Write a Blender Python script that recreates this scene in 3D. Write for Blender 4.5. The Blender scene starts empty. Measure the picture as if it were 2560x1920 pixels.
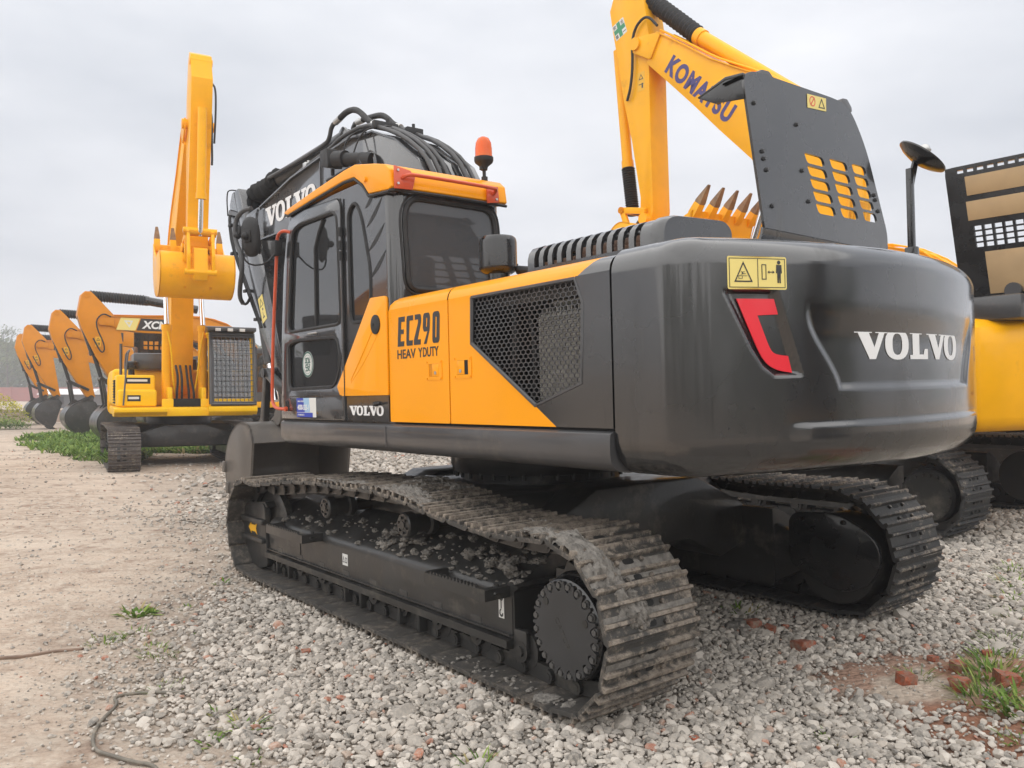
import bpy, bmesh, math, random
import numpy as np
from mathutils import Matrix, Vector, noise
random.seed(7); rng = np.random.default_rng(11)
PI = math.pi; R = math.radians
S = bpy.context.scene; C = S.collection

# ------------------------------------------------------------------ camera, sky, sun, exposure
cam_d = bpy.data.cameras.new('camera'); cam = bpy.data.objects.new('camera', cam_d); C.objects.link(cam)
cam.location = (0, 0, 1.62); cam.rotation_euler = (R(90.606), 0, 0)
cam_d.sensor_width = 36; cam_d.lens = 36 * 2079.0 / 2560; cam_d.clip_start = .05; cam_d.clip_end = 3000
S.camera = cam
SUN_EL, SUN_AZ = 52, 200          # azimuth of the sun measured clockwise from +Y
W = bpy.data.worlds.new('World'); S.world = W; W.use_nodes = True
nt = W.node_tree; nt.nodes.clear()
def N(nt, t, **k):
    n = nt.nodes.new(t)
    for a, b in k.items(): setattr(n, a, b)
    return n
out = N(nt, 'ShaderNodeOutputWorld'); bg = N(nt, 'ShaderNodeBackground'); nt.links.new(bg.outputs[0], out.inputs[0])
sky = N(nt, 'ShaderNodeTexSky', sky_type='NISHITA', sun_disc=False, sun_elevation=R(SUN_EL), sun_rotation=R(SUN_AZ))
tc = N(nt, 'ShaderNodeTexCoord'); sp = N(nt, 'ShaderNodeSeparateXYZ'); nt.links.new(tc.outputs['Generated'], sp.inputs[0])
mp = N(nt, 'ShaderNodeMapping'); mp.inputs['Scale'].default_value = (1.0, 1.0, 2.6); nt.links.new(tc.outputs['Generated'], mp.inputs[0])
n1 = N(nt, 'ShaderNodeTexNoise'); n1.inputs['Scale'].default_value = 2.2; n1.inputs['Detail'].default_value = 5; n1.inputs['Roughness'].default_value = .5
nt.links.new(mp.outputs[0], n1.inputs['Vector'])
cr = N(nt, 'ShaderNodeValToRGB'); cr.color_ramp.elements[0].position = .3; cr.color_ramp.elements[1].position = .72
cr.color_ramp.elements[0].color = (5.8, 6.1, 6.65, 1); cr.color_ramp.elements[1].color = (9.3, 9.35, 9.65, 1)
nt.links.new(n1.outputs[0], cr.inputs[0])
# an overcast layer: grey towards the horizon, brighter up high
hz = N(nt, 'ShaderNodeMapRange'); hz.inputs[1].default_value = -.02; hz.inputs[2].default_value = .5; hz.inputs[3].default_value = .83; hz.inputs[4].default_value = 1.08
nt.links.new(sp.outputs[2], hz.inputs[0])
mu = N(nt, 'ShaderNodeVectorMath', operation='SCALE'); nt.links.new(cr.outputs[0], mu.inputs[0]); nt.links.new(hz.outputs[0], mu.inputs[3])
mx = N(nt, 'ShaderNodeMix', data_type='RGBA'); mx.inputs[0].default_value = .95
nt.links.new(sky.outputs[0], mx.inputs[6]); nt.links.new(mu.outputs[0], mx.inputs[7]); nt.links.new(mx.outputs[2], bg.inputs[0])
bg.inputs[1].default_value = .090
sd = bpy.data.lights.new('sun', 'SUN'); sun = bpy.data.objects.new('sun', sd); C.objects.link(sun)
sd.energy = 2.3; sd.angle = R(150); sd.color = (1, .95, .87)
az = R(SUN_AZ); el = R(SUN_EL)
dv = Vector((math.sin(az) * math.cos(el), math.cos(az) * math.cos(el), math.sin(el)))
sun.rotation_euler = dv.to_track_quat('Z', 'Y').to_euler(); sun.location = dv * 60
S.view_settings.view_transform = 'Standard'; S.view_settings.look = 'None'; S.view_settings.exposure = .38; S.view_settings.gamma = 1
try:
    S.cycles.max_bounces = 8; S.cycles.transparent_max_bounces = 12; S.cycles.volume_bounces = 1
except Exception: pass

# ------------------------------------------------------------------ materials
def mat(name, col, rough=.5, metal=0, coat=0, noise_amt=0, nscale=6, dirt=None, dirt_amt=0, dscale=3, bump=0, bscale=40, zdirt=None, spec=.5, streak=0, coat_ior=1.5):
    m = bpy.data.materials.new(name); m.use_nodes = True; t = m.node_tree; p = t.nodes['Principled BSDF']
    p.inputs['Base Color'].default_value = (*col, 1); p.inputs['Roughness'].default_value = rough; p.inputs['Metallic'].default_value = metal
    p.inputs['Coat Weight'].default_value = coat; p.inputs['Coat Roughness'].default_value = .06; p.inputs['Coat IOR'].default_value = coat_ior; p.inputs['Specular IOR Level'].default_value = spec
    co = N(t, 'ShaderNodeTexCoord'); cur = None
    if noise_amt or dirt:
        rgb = N(t, 'ShaderNodeRGB'); rgb.outputs[0].default_value = (*col, 1); cur = rgb.outputs[0]
    if noise_amt:
        n = N(t, 'ShaderNodeTexNoise'); n.inputs['Scale'].default_value = nscale; n.inputs['Detail'].default_value = 6; t.links.new(co.outputs['Object'], n.inputs['Vector'])
        r = N(t, 'ShaderNodeMapRange'); r.inputs[1].default_value = .3; r.inputs[2].default_value = .7; r.inputs[3].default_value = 1 - noise_amt; r.inputs[4].default_value = 1 + noise_amt
        t.links.new(n.outputs[0], r.inputs[0])
        v = N(t, 'ShaderNodeVectorMath', operation='SCALE'); t.links.new(cur, v.inputs[0]); t.links.new(r.outputs[0], v.inputs[3]); cur = v.outputs[0]
        r2 = N(t, 'ShaderNodeMapRange'); r2.inputs[1].default_value = .3; r2.inputs[2].default_value = .7; r2.inputs[3].default_value = max(.03, rough - .1); r2.inputs[4].default_value = rough + .1
        t.links.new(n.outputs[0], r2.inputs[0]); t.links.new(r2.outputs[0], p.inputs['Roughness'])
    if dirt:
        n = N(t, 'ShaderNodeTexNoise'); n.inputs['Scale'].default_value = dscale; n.inputs['Detail'].default_value = 9; n.inputs['Roughness'].default_value = .68
        if streak:
            mpp = N(t, 'ShaderNodeMapping'); mpp.inputs['Scale'].default_value = (streak, streak, .35); t.links.new(co.outputs['Object'], mpp.inputs[0]); t.links.new(mpp.outputs[0], n.inputs['Vector'])
        else: t.links.new(co.outputs['Object'], n.inputs['Vector'])
        r = N(t, 'ShaderNodeMapRange'); r.inputs[1].default_value = .62 - dirt_amt * .35; r.inputs[2].default_value = .72 - dirt_amt * .1; r.inputs[4].default_value = min(1, .35 + dirt_amt)
        t.links.new(n.outputs[0], r.inputs[0])
        x = N(t, 'ShaderNodeMix', data_type='RGBA'); t.links.new(r.outputs[0], x.inputs[0]); t.links.new(cur, x.inputs[6]); x.inputs[7].default_value = (*dirt, 1); cur = x.outputs[2]
        if coat:
            r3 = N(t, 'ShaderNodeMapRange'); r3.inputs[3].default_value = coat; r3.inputs[4].default_value = 0; t.links.new(r.outputs[0], r3.inputs[0]); t.links.new(r3.outputs[0], p.inputs['Coat Weight'])
    if cur: t.links.new(cur, p.inputs['Base Color'])
    if bump:
        n = N(t, 'ShaderNodeTexNoise'); n.inputs['Scale'].default_value = bscale; n.inputs['Detail'].default_value = 6; t.links.new(co.outputs['Object'], n.inputs['Vector'])
        b = N(t, 'ShaderNodeBump'); b.inputs['Strength'].default_value = bump; b.inputs['Distance'].default_value = .01; t.links.new(n.outputs[0], b.inputs['Height']); t.links.new(b.outputs[0], p.inputs['Normal'])
    return m
M = {}
M['grey'] = mat('charcoal_paint', (.021, .0215, .0235), .28, coat=1, coat_ior=1.62, noise_amt=.10, nscale=3, dirt=(.11, .108, .10), dirt_amt=.08, dscale=1.6, streak=2.2, bump=.03, bscale=9)
M['cwpaint'] = mat('counterweight_paint', (.013, .0132, .0145), .24, coat=1, coat_ior=1.65, noise_amt=.15, nscale=2, dirt=(.042, .041, .038), dirt_amt=.14, dscale=1.5, streak=2.4, bump=.16, bscale=3.5)
M['cwpaint'].node_tree.nodes['Principled BSDF'].inputs['Coat Roughness'].default_value = .11
M['greyflat'] = mat('grey_metal_paint', (.058, .058, .061), .38, coat=.4, noise_amt=.12, nscale=4, dirt=(.16, .14, .12), dirt_amt=.15, dscale=2.5)
M['frame'] = mat('dusty_black_paint', (.026, .0255, .0245), .42, coat=.25, noise_amt=.2, nscale=5, dirt=(.15, .135, .11), dirt_amt=.20, dscale=3.2, bump=.1, bscale=30)
M['hubpaint'] = mat('hub_paint', (.042, .042, .043), .45, noise_amt=.12, nscale=6)
M['boltpaint'] = mat('bolt_paint', (.085, .083, .08), .45)
M['black'] = mat('black_paint', (.012, .012, .013), .28, coat=.5, noise_amt=.1)
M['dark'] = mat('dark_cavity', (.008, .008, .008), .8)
M['rubber'] = mat('black_rubber', (.018, .018, .019), .62, noise_amt=.15, nscale=20)
M['hose'] = mat('hydraulic_hose', (.06, .06, .062), .5, noise_amt=.15, nscale=12)
M['cloth'] = mat('black_cloth', (.010, .010, .010), .95, noise_amt=.3, nscale=30, bump=1, bscale=60)
M['chrome'] = mat('chrome', (.75, .76, .78), .14, metal=1)
M['zinc'] = mat('zinc_fitting', (.55, .55, .54), .35, metal=.8)
M['yellow'] = mat('amber_yellow_paint', (.98, .368, .0), .36, coat=.22, spec=.25, noise_amt=.03, nscale=2, bump=.02, bscale=8)
M['kyellow'] = mat('yellow_machine_paint', (.96, .45, .0), .40, coat=.15, spec=.25, noise_amt=.06, nscale=3, dirt=(.50, .22, .03), dirt_amt=.08, dscale=3)
M['ayellow'] = mat('bright_yellow_paint', (.97, .56, .0), .42, coat=.1, spec=.25, noise_amt=.06, nscale=3, dirt=(.48, .26, .06), dirt_amt=.08, dscale=3)
M['orange'] = mat('orange_machine_paint', (.66, .235, .0), .45, coat=.1, spec=.25, noise_amt=.06, nscale=3, dirt=(.42, .2, .08), dirt_amt=.06, dscale=2)
M['red'] = mat('orange_red_paint', (.62, .085, .025), .38, coat=.4, noise_amt=.05)
M['redref'] = mat('red_reflector', (.80, .018, .035), .3, coat=.3)
M['white'] = mat('white_lettering', (.80, .80, .80), .45)
M['ink'] = mat('black_lettering', (.016, .016, .017), .35, coat=.3)
M['navy'] = mat('navy_lettering', (.055, .04, .18), .4)
M['labyel'] = mat('warning_label_yellow', (.83, .68, .22), .42)
M['laborange'] = mat('warning_label_orange', (.85, .45, .02), .42)
M['labwhite'] = mat('white_label', (.72, .72, .70), .45)
M['blue'] = mat('blue_label', (.03, .06, .42), .4)
M['skyblue'] = mat('light_blue_label', (.35, .55, .75), .4)
M['green'] = mat('green_cross', (.03, .26, .12), .4)
M['dkgreen'] = mat('dark_green_print', (.01, .09, .07), .4)
M['radiator'] = mat('radiator_core', (.36, .35, .32), .6, metal=.3, noise_amt=.3, nscale=30, bump=.5, bscale=150)
M['dusty'] = mat('dusty_bucket_steel', (.11, .098, .086), .5, coat=.1, noise_amt=.15, nscale=3, dirt=(.20, .165, .13), dirt_amt=.15, dscale=3)
M['seat'] = mat('seat_fabric', (.03, .03, .034), .8)
M['card'] = mat('cardboard_panel', (.46, .31, .16), .6, noise_amt=.12, nscale=3)
M['rust'] = mat('rusty_steel', (.16, .085, .05), .6, noise_amt=.3, nscale=8, dirt=(.06, .045, .04), dirt_amt=.3, dscale=6)
M['lamp'] = mat('lamp_glass', (.7, .7, .68), .1, coat=1)
M['bark'] = mat('bark', (.09, .075, .06), .9)
M['brickwall'] = mat('red_wall', (.30, .10, .085), .9, noise_amt=.12, nscale=.6, dirt=(.25, .17, .14), dirt_amt=.2, dscale=.4)
M['brick'] = mat('broken_brick', (.33, .085, .04), .9, noise_amt=.35, nscale=30, dirt=(.26, .20, .155), dirt_amt=.6, dscale=25, bump=.6, bscale=60)
M['roofwhite'] = mat('white_sheet', (.7, .7, .7), .6)
M['toothsteel'] = mat('worn_tooth_steel', (.27, .165, .085), .6, noise_amt=.3, nscale=9, dirt=(.12, .08, .055), dirt_amt=.35, dscale=7)
M['mud'] = mat('dried_mud', (.175, .162, .145), .95, noise_amt=.4, nscale=25, dirt=(.29, .27, .245), dirt_amt=.35, dscale=14, bump=1, bscale=70)
M['strap'] = mat('dusty_strap', (.16, .145, .12), .7, noise_amt=.25, nscale=15, dirt=(.34, .29, .23), dirt_amt=.3, dscale=9)
M['wood'] = mat('weathered_wood', (.22, .15, .11), .9, noise_amt=.3, nscale=12)
# tinted glass, with a flat grey mixed in to stand for mirrored sky
def glass(name, tint, refl=1.0, sky_grey=.14):
    m = bpy.data.materials.new(name); m.use_nodes = True; t = m.node_tree; t.nodes.clear()
    o = N(t, 'ShaderNodeOutputMaterial'); a = N(t, 'ShaderNodeBsdfTransparent'); a.inputs[0].default_value = (*tint, 1)
    g = N(t, 'ShaderNodeBsdfGlossy'); g.inputs['Roughness'].default_value = .02; g.inputs[0].default_value = (refl, refl, refl, 1)
    f = N(t, 'ShaderNodeFresnel'); f.inputs[0].default_value = 2.1
    x = N(t, 'ShaderNodeMixShader'); t.links.new(f.outputs[0], x.inputs[0]); t.links.new(a.outputs[0], x.inputs[1]); t.links.new(g.outputs[0], x.inputs[2]); df = N(t, 'ShaderNodeBsdfDiffuse'); df.inputs[0].default_value = (.16, .165, .175, 1); y = N(t, 'ShaderNodeMixShader'); y.inputs[0].default_value = sky_grey; t.links.new(x.outputs[0], y.inputs[1]); t.links.new(df.outputs[0], y.inputs[2]); t.links.new(y.outputs[0], o.inputs[0])
    return m
M['glassr'] = glass('sky_grey_rear_glass', (.42, .44, .46), .7, .42)  # strong grey mix paints the pale sky reflection onto the pane
M['glass'] = glass('tinted_glass', (.50, .53, .55)); M['glassd'] = glass('dark_tinted_glass', (.24, .25, .27))
# amber lens
m = bpy.data.materials.new('amber_lens'); m.use_nodes = True; p = m.node_tree.nodes['Principled BSDF']
p.inputs['Base Color'].default_value = (.95, .16, .005, 1); p.inputs['Roughness'].default_value = .12; p.inputs['Transmission Weight'].default_value = .35; p.inputs['Subsurface Weight'].default_value = .3; M['amber'] = m
# track shoe steel: dark, with tan mud and rust gathered unevenly and worn bars
def shoe_mat(name, amt, base=(.030, .029, .028), local=True):
    m = bpy.data.materials.new(name); m.use_nodes = True; t = m.node_tree; p = t.nodes['Principled BSDF']
    g = N(t, 'ShaderNodeNewGeometry'); p.inputs['Roughness'].default_value = .6
    a = N(t, 'ShaderNodeTexNoise'); a.inputs['Scale'].default_value = 3.0; a.inputs['Detail'].default_value = 9; a.inputs['Roughness'].default_value = .7; t.links.new(g.outputs['Position'], a.inputs['Vector'])
    b = N(t, 'ShaderNodeTexNoise'); b.inputs['Scale'].default_value = 22; b.inputs['Detail'].default_value = 8; b.inputs['Roughness'].default_value = .75; t.links.new(g.outputs['Position'], b.inputs['Vector'])
    co = N(t, 'ShaderNodeTexCoord'); sx = N(t, 'ShaderNodeSeparateXYZ'); t.links.new(co.outputs['Object'], sx.inputs[0])
    barh = N(t, 'ShaderNodeMapRange'); barh.inputs[1].default_value = .018; barh.inputs[2].default_value = .036; barh.inputs[4].default_value = .16; t.links.new(sx.outputs[2], barh.inputs[0])
    s = N(t, 'ShaderNodeMath', operation='ADD'); t.links.new(a.outputs[0], s.inputs[0]); t.links.new(b.outputs[0], s.inputs[1])
    s2 = N(t, 'ShaderNodeMath', operation='ADD'); t.links.new(s.outputs[0], s2.inputs[0]); t.links.new(barh.outputs[0], s2.inputs[1])
    r = N(t, 'ShaderNodeMapRange'); r.inputs[1].default_value = 1.16 - amt * .3; r.inputs[2].default_value = 1.30 - amt * .2; t.links.new(s2.outputs[0], r.inputs[0])
    cr = N(t, 'ShaderNodeValToRGB'); cr.color_ramp.elements[0].position = .35; cr.color_ramp.elements[1].position = .65
    cr.color_ramp.elements[0].color = (.10, .076, .058, 1); cr.color_ramp.elements[1].color = (.29, .25, .205, 1); t.links.new(b.outputs[0], cr.inputs[0])
    x = N(t, 'ShaderNodeMix', data_type='RGBA'); x.inputs[6].default_value = (*base, 1); 
    if local:
        zt = N(t, 'ShaderNodeMapRange'); zt.inputs[1].default_value = .006; zt.inputs[2].default_value = .011; zt.inputs[3].default_value = .45; t.links.new(sx.outputs[2], zt.inputs[0]); rm = N(t, 'ShaderNodeMath', operation='MULTIPLY'); t.links.new(r.outputs[0], rm.inputs[0]); t.links.new(zt.outputs[0], rm.inputs[1]); r = rm
    else: barh.inputs[4].default_value = 0
    t.links.new(r.outputs[0], x.inputs[0]); t.links.new(cr.outputs[0], x.inputs[7]); t.links.new(x.outputs[2], p.inputs['Base Color'])
    bp = N(t, 'ShaderNodeBump'); bp.inputs['Strength'].default_value = .6; bp.inputs['Distance'].default_value = .008; t.links.new(b.outputs[0], bp.inputs['Height']); t.links.new(bp.outputs[0], p.inputs['Normal'])
    return m
M['shoe'] = shoe_mat('muddy_track_steel', .62, (.046, .043, .039)); M['shoe2'] = shoe_mat('worn_track_steel', .12); M['shoe3'] = shoe_mat('brown_track_steel', .5, (.075, .064, .058), False); M['shoe4'] = shoe_mat('far_track_steel', .25, (.03, .03, .03), False)

# ------------------------------------------------------------------ geometry helpers
def sharp(me, ang=35):
    me.polygons.foreach_set('use_smooth', [True] * len(me.polygons))
    try: me.set_sharp_from_angle(angle=R(ang))
    except Exception: pass
class MB:
    def __init__(s): s.bm = bmesh.new()
    def _add(s, tmp, bev=0, seg=2, mtx=None):
        if bev:
            es = [e for e in tmp.edges if len(e.link_faces) == 2 and e.calc_face_angle(0) > R(28)]
            try: bmesh.ops.bevel(tmp, geom=es, offset=bev, segments=seg, profile=.5, affect='EDGES', clamp_overlap=True)
            except Exception: pass
        if mtx is not None: tmp.transform(mtx)
        me = bpy.data.meshes.new('t'); tmp.to_mesh(me); tmp.free(); s.bm.from_mesh(me); bpy.data.meshes.remove(me); return s
    def box(s, x0, x1, y0, y1, z0, z1, bev=0, seg=2, mtx=None):
        t = bmesh.new(); bmesh.ops.create_cube(t, size=1)
        for v in t.verts: v.co = Vector((x0 + (v.co.x + .5) * (x1 - x0), y0 + (v.co.y + .5) * (y1 - y0), z0 + (v.co.z + .5) * (z1 - z0)))
        return s._add(t, bev, seg, mtx)
    def prism(s, pts, a, b, ax='y', bev=0, seg=2, mtx=None):
        """outline pts in the two other axes, extruded from a to b along ax"""
        t = bmesh.new()
        def P(p, h): return Vector((h, p[0], p[1])) if ax == 'x' else Vector((p[0], h, p[1])) if ax == 'y' else Vector((p[0], p[1], h))
        A = [t.verts.new(P(p, a)) for p in pts]; B = [t.verts.new(P(p, b)) for p in pts]; n = len(pts)
        t.faces.new(A); t.faces.new(B[::-1])
        for i in range(n): t.faces.new((A[i], B[i], B[(i + 1) % n], A[(i + 1) % n]))
        bmesh.ops.recalc_face_normals(t, faces=t.faces)
        return s._add(t, bev, seg, mtx)
    def cyl(s, p0, p1, r0, r1=None, n=20, cap=True, bev=0):
        p0 = Vector(p0); p1 = Vector(p1); r1 = r0 if r1 is None else r1; d = p1 - p0
        t = bmesh.new(); bmesh.ops.create_cone(t, cap_ends=cap, segments=n, radius1=r0, radius2=r1, depth=d.length)
        q = d.to_track_quat('Z', 'Y').to_matrix().to_4x4(); q.translation = (p0 + p1) / 2
        return s._add(t, bev, 2, q)
    def sph(s, c, r, n=12, sc=(1, 1, 1)):
        t = bmesh.new(); bmesh.ops.create_uvsphere(t, u_segments=n, v_segments=max(6, n * 2 // 3), radius=r)
        return s._add(t, 0, 2, Matrix.Translation(c) @ Matrix.Diagonal((*sc, 1)))
    def tube(s, pts, r, n=8, smooth=0, rf=None):
        P = [Vector(p) for p in pts]
        for _ in range(smooth):
            Q = [P[0]]
            for a, b in zip(P[:-1], P[1:]): Q += [a * .75 + b * .25, a * .25 + b * .75]
            P = Q + [P[-1]]
        up = Vector((0, 0, 1)); rings = []; bm = s.bm; prev = None
        for i, p in enumerate(P):
            d = (P[min(i + 1, len(P) - 1)] - P[max(i - 1, 0)]).normalized()
            if prev is None:
                u = d.cross(up)
                if u.length < .1: u = d.cross(Vector((0, 1, 0)))
            else: u = prev - d * prev.dot(d)
            u.normalize(); prev = u; w = d.cross(u); rr = rf(i) if rf else r
            rings.append([bm.verts.new(p + (u * math.cos(2 * PI * k / n) + w * math.sin(2 * PI * k / n)) * rr) for k in range(n)])
        for a, b in zip(rings[:-1], rings[1:]):
            for k in range(n): bm.faces.new((a[k], a[(k + 1) % n], b[(k + 1) % n], b[k]))
        bm.faces.new(rings[0][::-1]); bm.faces.new(rings[-1]); return s
    def loft(s, rings, cap=True, closed=True):
        bm = s.bm; V = [[bm.verts.new(p) for p in r] for r in rings]; n = len(V[0])
        for a, b in zip(V[:-1], V[1:]):
            for k in range(n if closed else n - 1): bm.faces.new((a[k], a[(k + 1) % n], b[(k + 1) % n], b[k]))
        if cap and closed: bm.faces.new(V[0][::-1]); bm.faces.new(V[-1])
        return s
    def lathe(s, prof, c=(0, 0, 0), axis='z', n=24):
        rings = []
        for r, h in prof:
            ring = []
            for k in range(n):
                a = 2 * PI * k / n; x, y = r * math.cos(a), r * math.sin(a)
                ring.append(Vector(c) + (Vector((x, y, h)) if axis == 'z' else Vector((x, h, y)) if axis == 'y' else Vector((h, x, y))))
            rings.append(ring)
        return s.loft(rings)
    def mesh(s, name, m, ang=35):
        bmesh.ops.recalc_face_normals(s.bm, faces=s.bm.faces)
        me = bpy.data.meshes.new(name); s.bm.to_mesh(me); s.bm.free(); sharp(me, ang)
        if m: me.materials.append(m if not isinstance(m, str) else M[m])
        return me
    def build(s, name, m, parent=None, ang=35, label=None):
        return link(name, s.mesh(name, m, ang), parent, label)
def link(name, me, parent=None, label=None):
    o = bpy.data.objects.new(name, me); C.objects.link(o)
    if parent is not None: o.parent = parent
    if label: o['label'] = label
    return o
def tag(o, label=None, cat=None, group=None, kind=None):
    if label: o['label'] = label
    if cat: o['category'] = cat
    if group: o['group'] = group
    if kind: o['kind'] = kind
    return o
def empty(name, mtx, label=None, cat=None, group=None):
    o = bpy.data.objects.new(name, None); C.objects.link(o); o.matrix_world = mtx; o.empty_display_size = .2
    return tag(o, label, cat, group)
def rnd(pts, r, n=5):
    """round a polygon's corners; r a number or a list"""
    out = []; L = len(pts)
    for i in range(L):
        p = Vector(pts[i]); a = Vector(pts[i - 1]); b = Vector(pts[(i + 1) % L]); rr = r[i] if isinstance(r, (list, tuple)) else r
        if rr <= 0: out.append(tuple(p)); continue
        da = min(rr, (a - p).length * .49); db = min(rr, (b - p).length * .49)
        A = p + (a - p).normalized() * da; B = p + (b - p).normalized() * db
        for k in range(n + 1):
            t = k / n; out.append(tuple(A * (1 - t) ** 2 + p * 2 * t * (1 - t) + B * t * t))
    return out
def fill2d(outer, holes=(), ext=.01, bevel=0):
    """flat plate with holes in XY, thickness +-ext, as a bmesh"""
    cu = bpy.data.curves.new('f', 'CURVE'); cu.dimensions = '2D'; cu.fill_mode = 'BOTH'; cu.extrude = ext; cu.bevel_depth = bevel; cu.bevel_resolution = 1
    for pl in [*( [outer] if outer else []), *holes]:
        sp = cu.splines.new('POLY'); sp.points.add(len(pl) - 1)
        for q, p in zip(sp.points, pl): q.co = (p[0], p[1], 0, 1)
        sp.use_cyclic_u = True
    o = bpy.data.objects.new('f', cu); C.objects.link(o)
    me = bpy.data.meshes.new_from_object(o.evaluated_get(bpy.context.evaluated_depsgraph_get()))
    bpy.data.objects.remove(o); bpy.data.curves.remove(cu)
    bm = bmesh.new(); bm.from_mesh(me); bpy.data.meshes.remove(me); bmesh.ops.remove_doubles(bm, verts=bm.verts, dist=1e-6)
    return bm
def frame3(o, u, v):
    u = Vector(u).normalized(); v = Vector(v).normalized(); w = u.cross(v)
    m = Matrix((u, v, w)).transposed().to_4x4(); m.translation = Vector(o); return m
def plate(mb, outer, holes, mtx, ext=.01, bevel=0):
    t = fill2d(outer, holes, ext, bevel); t.transform(mtx); me = bpy.data.meshes.new('t'); t.to_mesh(me); t.free(); mb.bm.from_mesh(me); bpy.data.meshes.remove(me); return mb
# plates lying in a machine's side (+y face seen from outside: u runs to -x) -> mtx maps (x,z) straight
XZ = lambda y: Matrix(((1, 0, 0, 0), (0, 0, -1, y), (0, 1, 0, 0), (0, 0, 0, 1)))      # (x,z,h)->(x, y-h, z)
TX = lambda x0, y, z0: Matrix(((-1, 0, 0, x0), (0, 0, 1, y), (0, 1, 0, z0), (0, 0, 0, 1)))     # lettering on the left side: reads towards the rear
YZ = lambda x: Matrix(((0, 0, -1, x), (1, 0, 0, 0), (0, 1, 0, 0), (0, 0, 0, 1)))      # (y,z,h)->(x-h, y, z)
def text_bm(body, size=1.0, bold=0, ext=.001, sx=1, shear=0, spacing=1.0):
    cu = bpy.data.curves.new('t', 'FONT'); cu.body = body; cu.size = size; cu.offset = bold; cu.extrude = ext; cu.align_x = 'LEFT'; cu.space_character = spacing; cu.shear = shear; cu.resolution_u = 4
    o = bpy.data.objects.new('t', cu); C.objects.link(o)
    me = bpy.data.meshes.new_from_object(o.evaluated_get(bpy.context.evaluated_depsgraph_get())); bpy.data.objects.remove(o)
    bm = bmesh.new(); bm.from_mesh(me); bpy.data.meshes.remove(me); return bm
def fit_text(bm, w, h):
    xs = [v.co.x for v in bm.verts]; ys = [v.co.y for v in bm.verts]; x0, x1, y0, y1 = min(xs), max(xs), min(ys), max(ys)
    for v in bm.verts: v.co.x = (v.co.x - x0) / (x1 - x0) * w; v.co.y = (v.co.y - y0) / (y1 - y0) * h
    return bm
def bm_obj(name, bm, m, parent, mtx=None, label=None):
    if mtx is not None: bm.transform(mtx)
    me = bpy.data.meshes.new(name); bm.to_mesh(me); bm.free(); me.materials.append(M[m]); return link(name, me, parent, label)
def merge(dst, src, mtx=None):
    if mtx is not None: src.transform(mtx)
    me = bpy.data.meshes.new('t'); src.to_mesh(me); src.free(); dst.from_mesh(me); bpy.data.meshes.remove(me)
def oval(cx, cy, rx, ry, n=20, sq=1.0):
    o = []
    for k in range(n):
        a = 2 * PI * k / n; c, s_ = math.cos(a), math.sin(a)
        o.append((cx + rx * math.copysign(abs(c) ** sq, c), cy + ry * math.copysign(abs(s_) ** sq, s_)))
    return o
def slab_word():
    """bold slab-serif V O L V O in a box 1 high; returns a list of (outer, holes)"""
    G = []; x = 0
    def V(x):
        return [[(x, 1), (x, .86), (x + .10, .86), (x + .42, 0), (x + .60, 0), (x + .88, .86), (x + .98, .86), (x + .98, 1), (x + .60, 1), (x + .60, .86), (x + .71, .86), (x + .57, .38), (x + .41, .86), (x + .50, .86), (x + .50, 1)]]
    def O(x): return [oval(x + .40, .5, .40, .52, 28, .85), oval(x + .40, .5, .17, .36, 20, .8)]
    def Lt(x): return [[(x, 1), (x, .86), (x + .10, .86), (x + .10, .14), (x, .14), (x, 0), (x + .72, 0), (x + .72, .36), (x + .60, .36), (x + .54, .16), (x + .36, .16), (x + .36, .86), (x + .47, .86), (x + .47, 1)]]
    G += V(0); G += O(.90); G += Lt(1.76); G += V(2.44); G += O(3.32)
    return G, 4.12
def slab_bm(w, h, ext=.001):
    G, L = slab_word(); bm = bmesh.new()
    for grp in ([G[0]], [G[1], G[2]], [G[3]], [G[4]], [G[5], G[6]]):
        merge(bm, fill2d(None, [[(p[0] / L * w, p[1] * h) for p in g] for g in grp], ext))
    return bm

# ------------------------------------------------------------------ frames
RM = Matrix(((-0.61214, -0.79036, -0.02471, .259), (0.79066, -0.61224, -0.00404, 6.6524), (-0.01194, -0.02201, 0.99969, .0295), (0, 0, 0, 1)))
def smooth(t): t = max(0., min(1., t)); return t * t * (3 - 2 * t)
def ss(x, a, b): return smooth((x - a) / (b - a)) if a != b else float(x > a)
def gh(x, y):
    """height of the yard's ground: level, with a gravel rise under the two near machines"""
    px = x - .259; py = y - 6.6524
    mx_ = -.61214 * px + .79066 * py; my = -.79036 * px - .61224 * py
    pl = .0295 - .01194 * mx_ - .02201 * my
    d = math.hypot(x - 1.8, y - 6.6)
    w = 1 - smooth((d - 7.5) / 7)
    return pl * w + .02 * math.sin(x * .7 + 1) * math.sin(y * .5) * (1 - w) 

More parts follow.
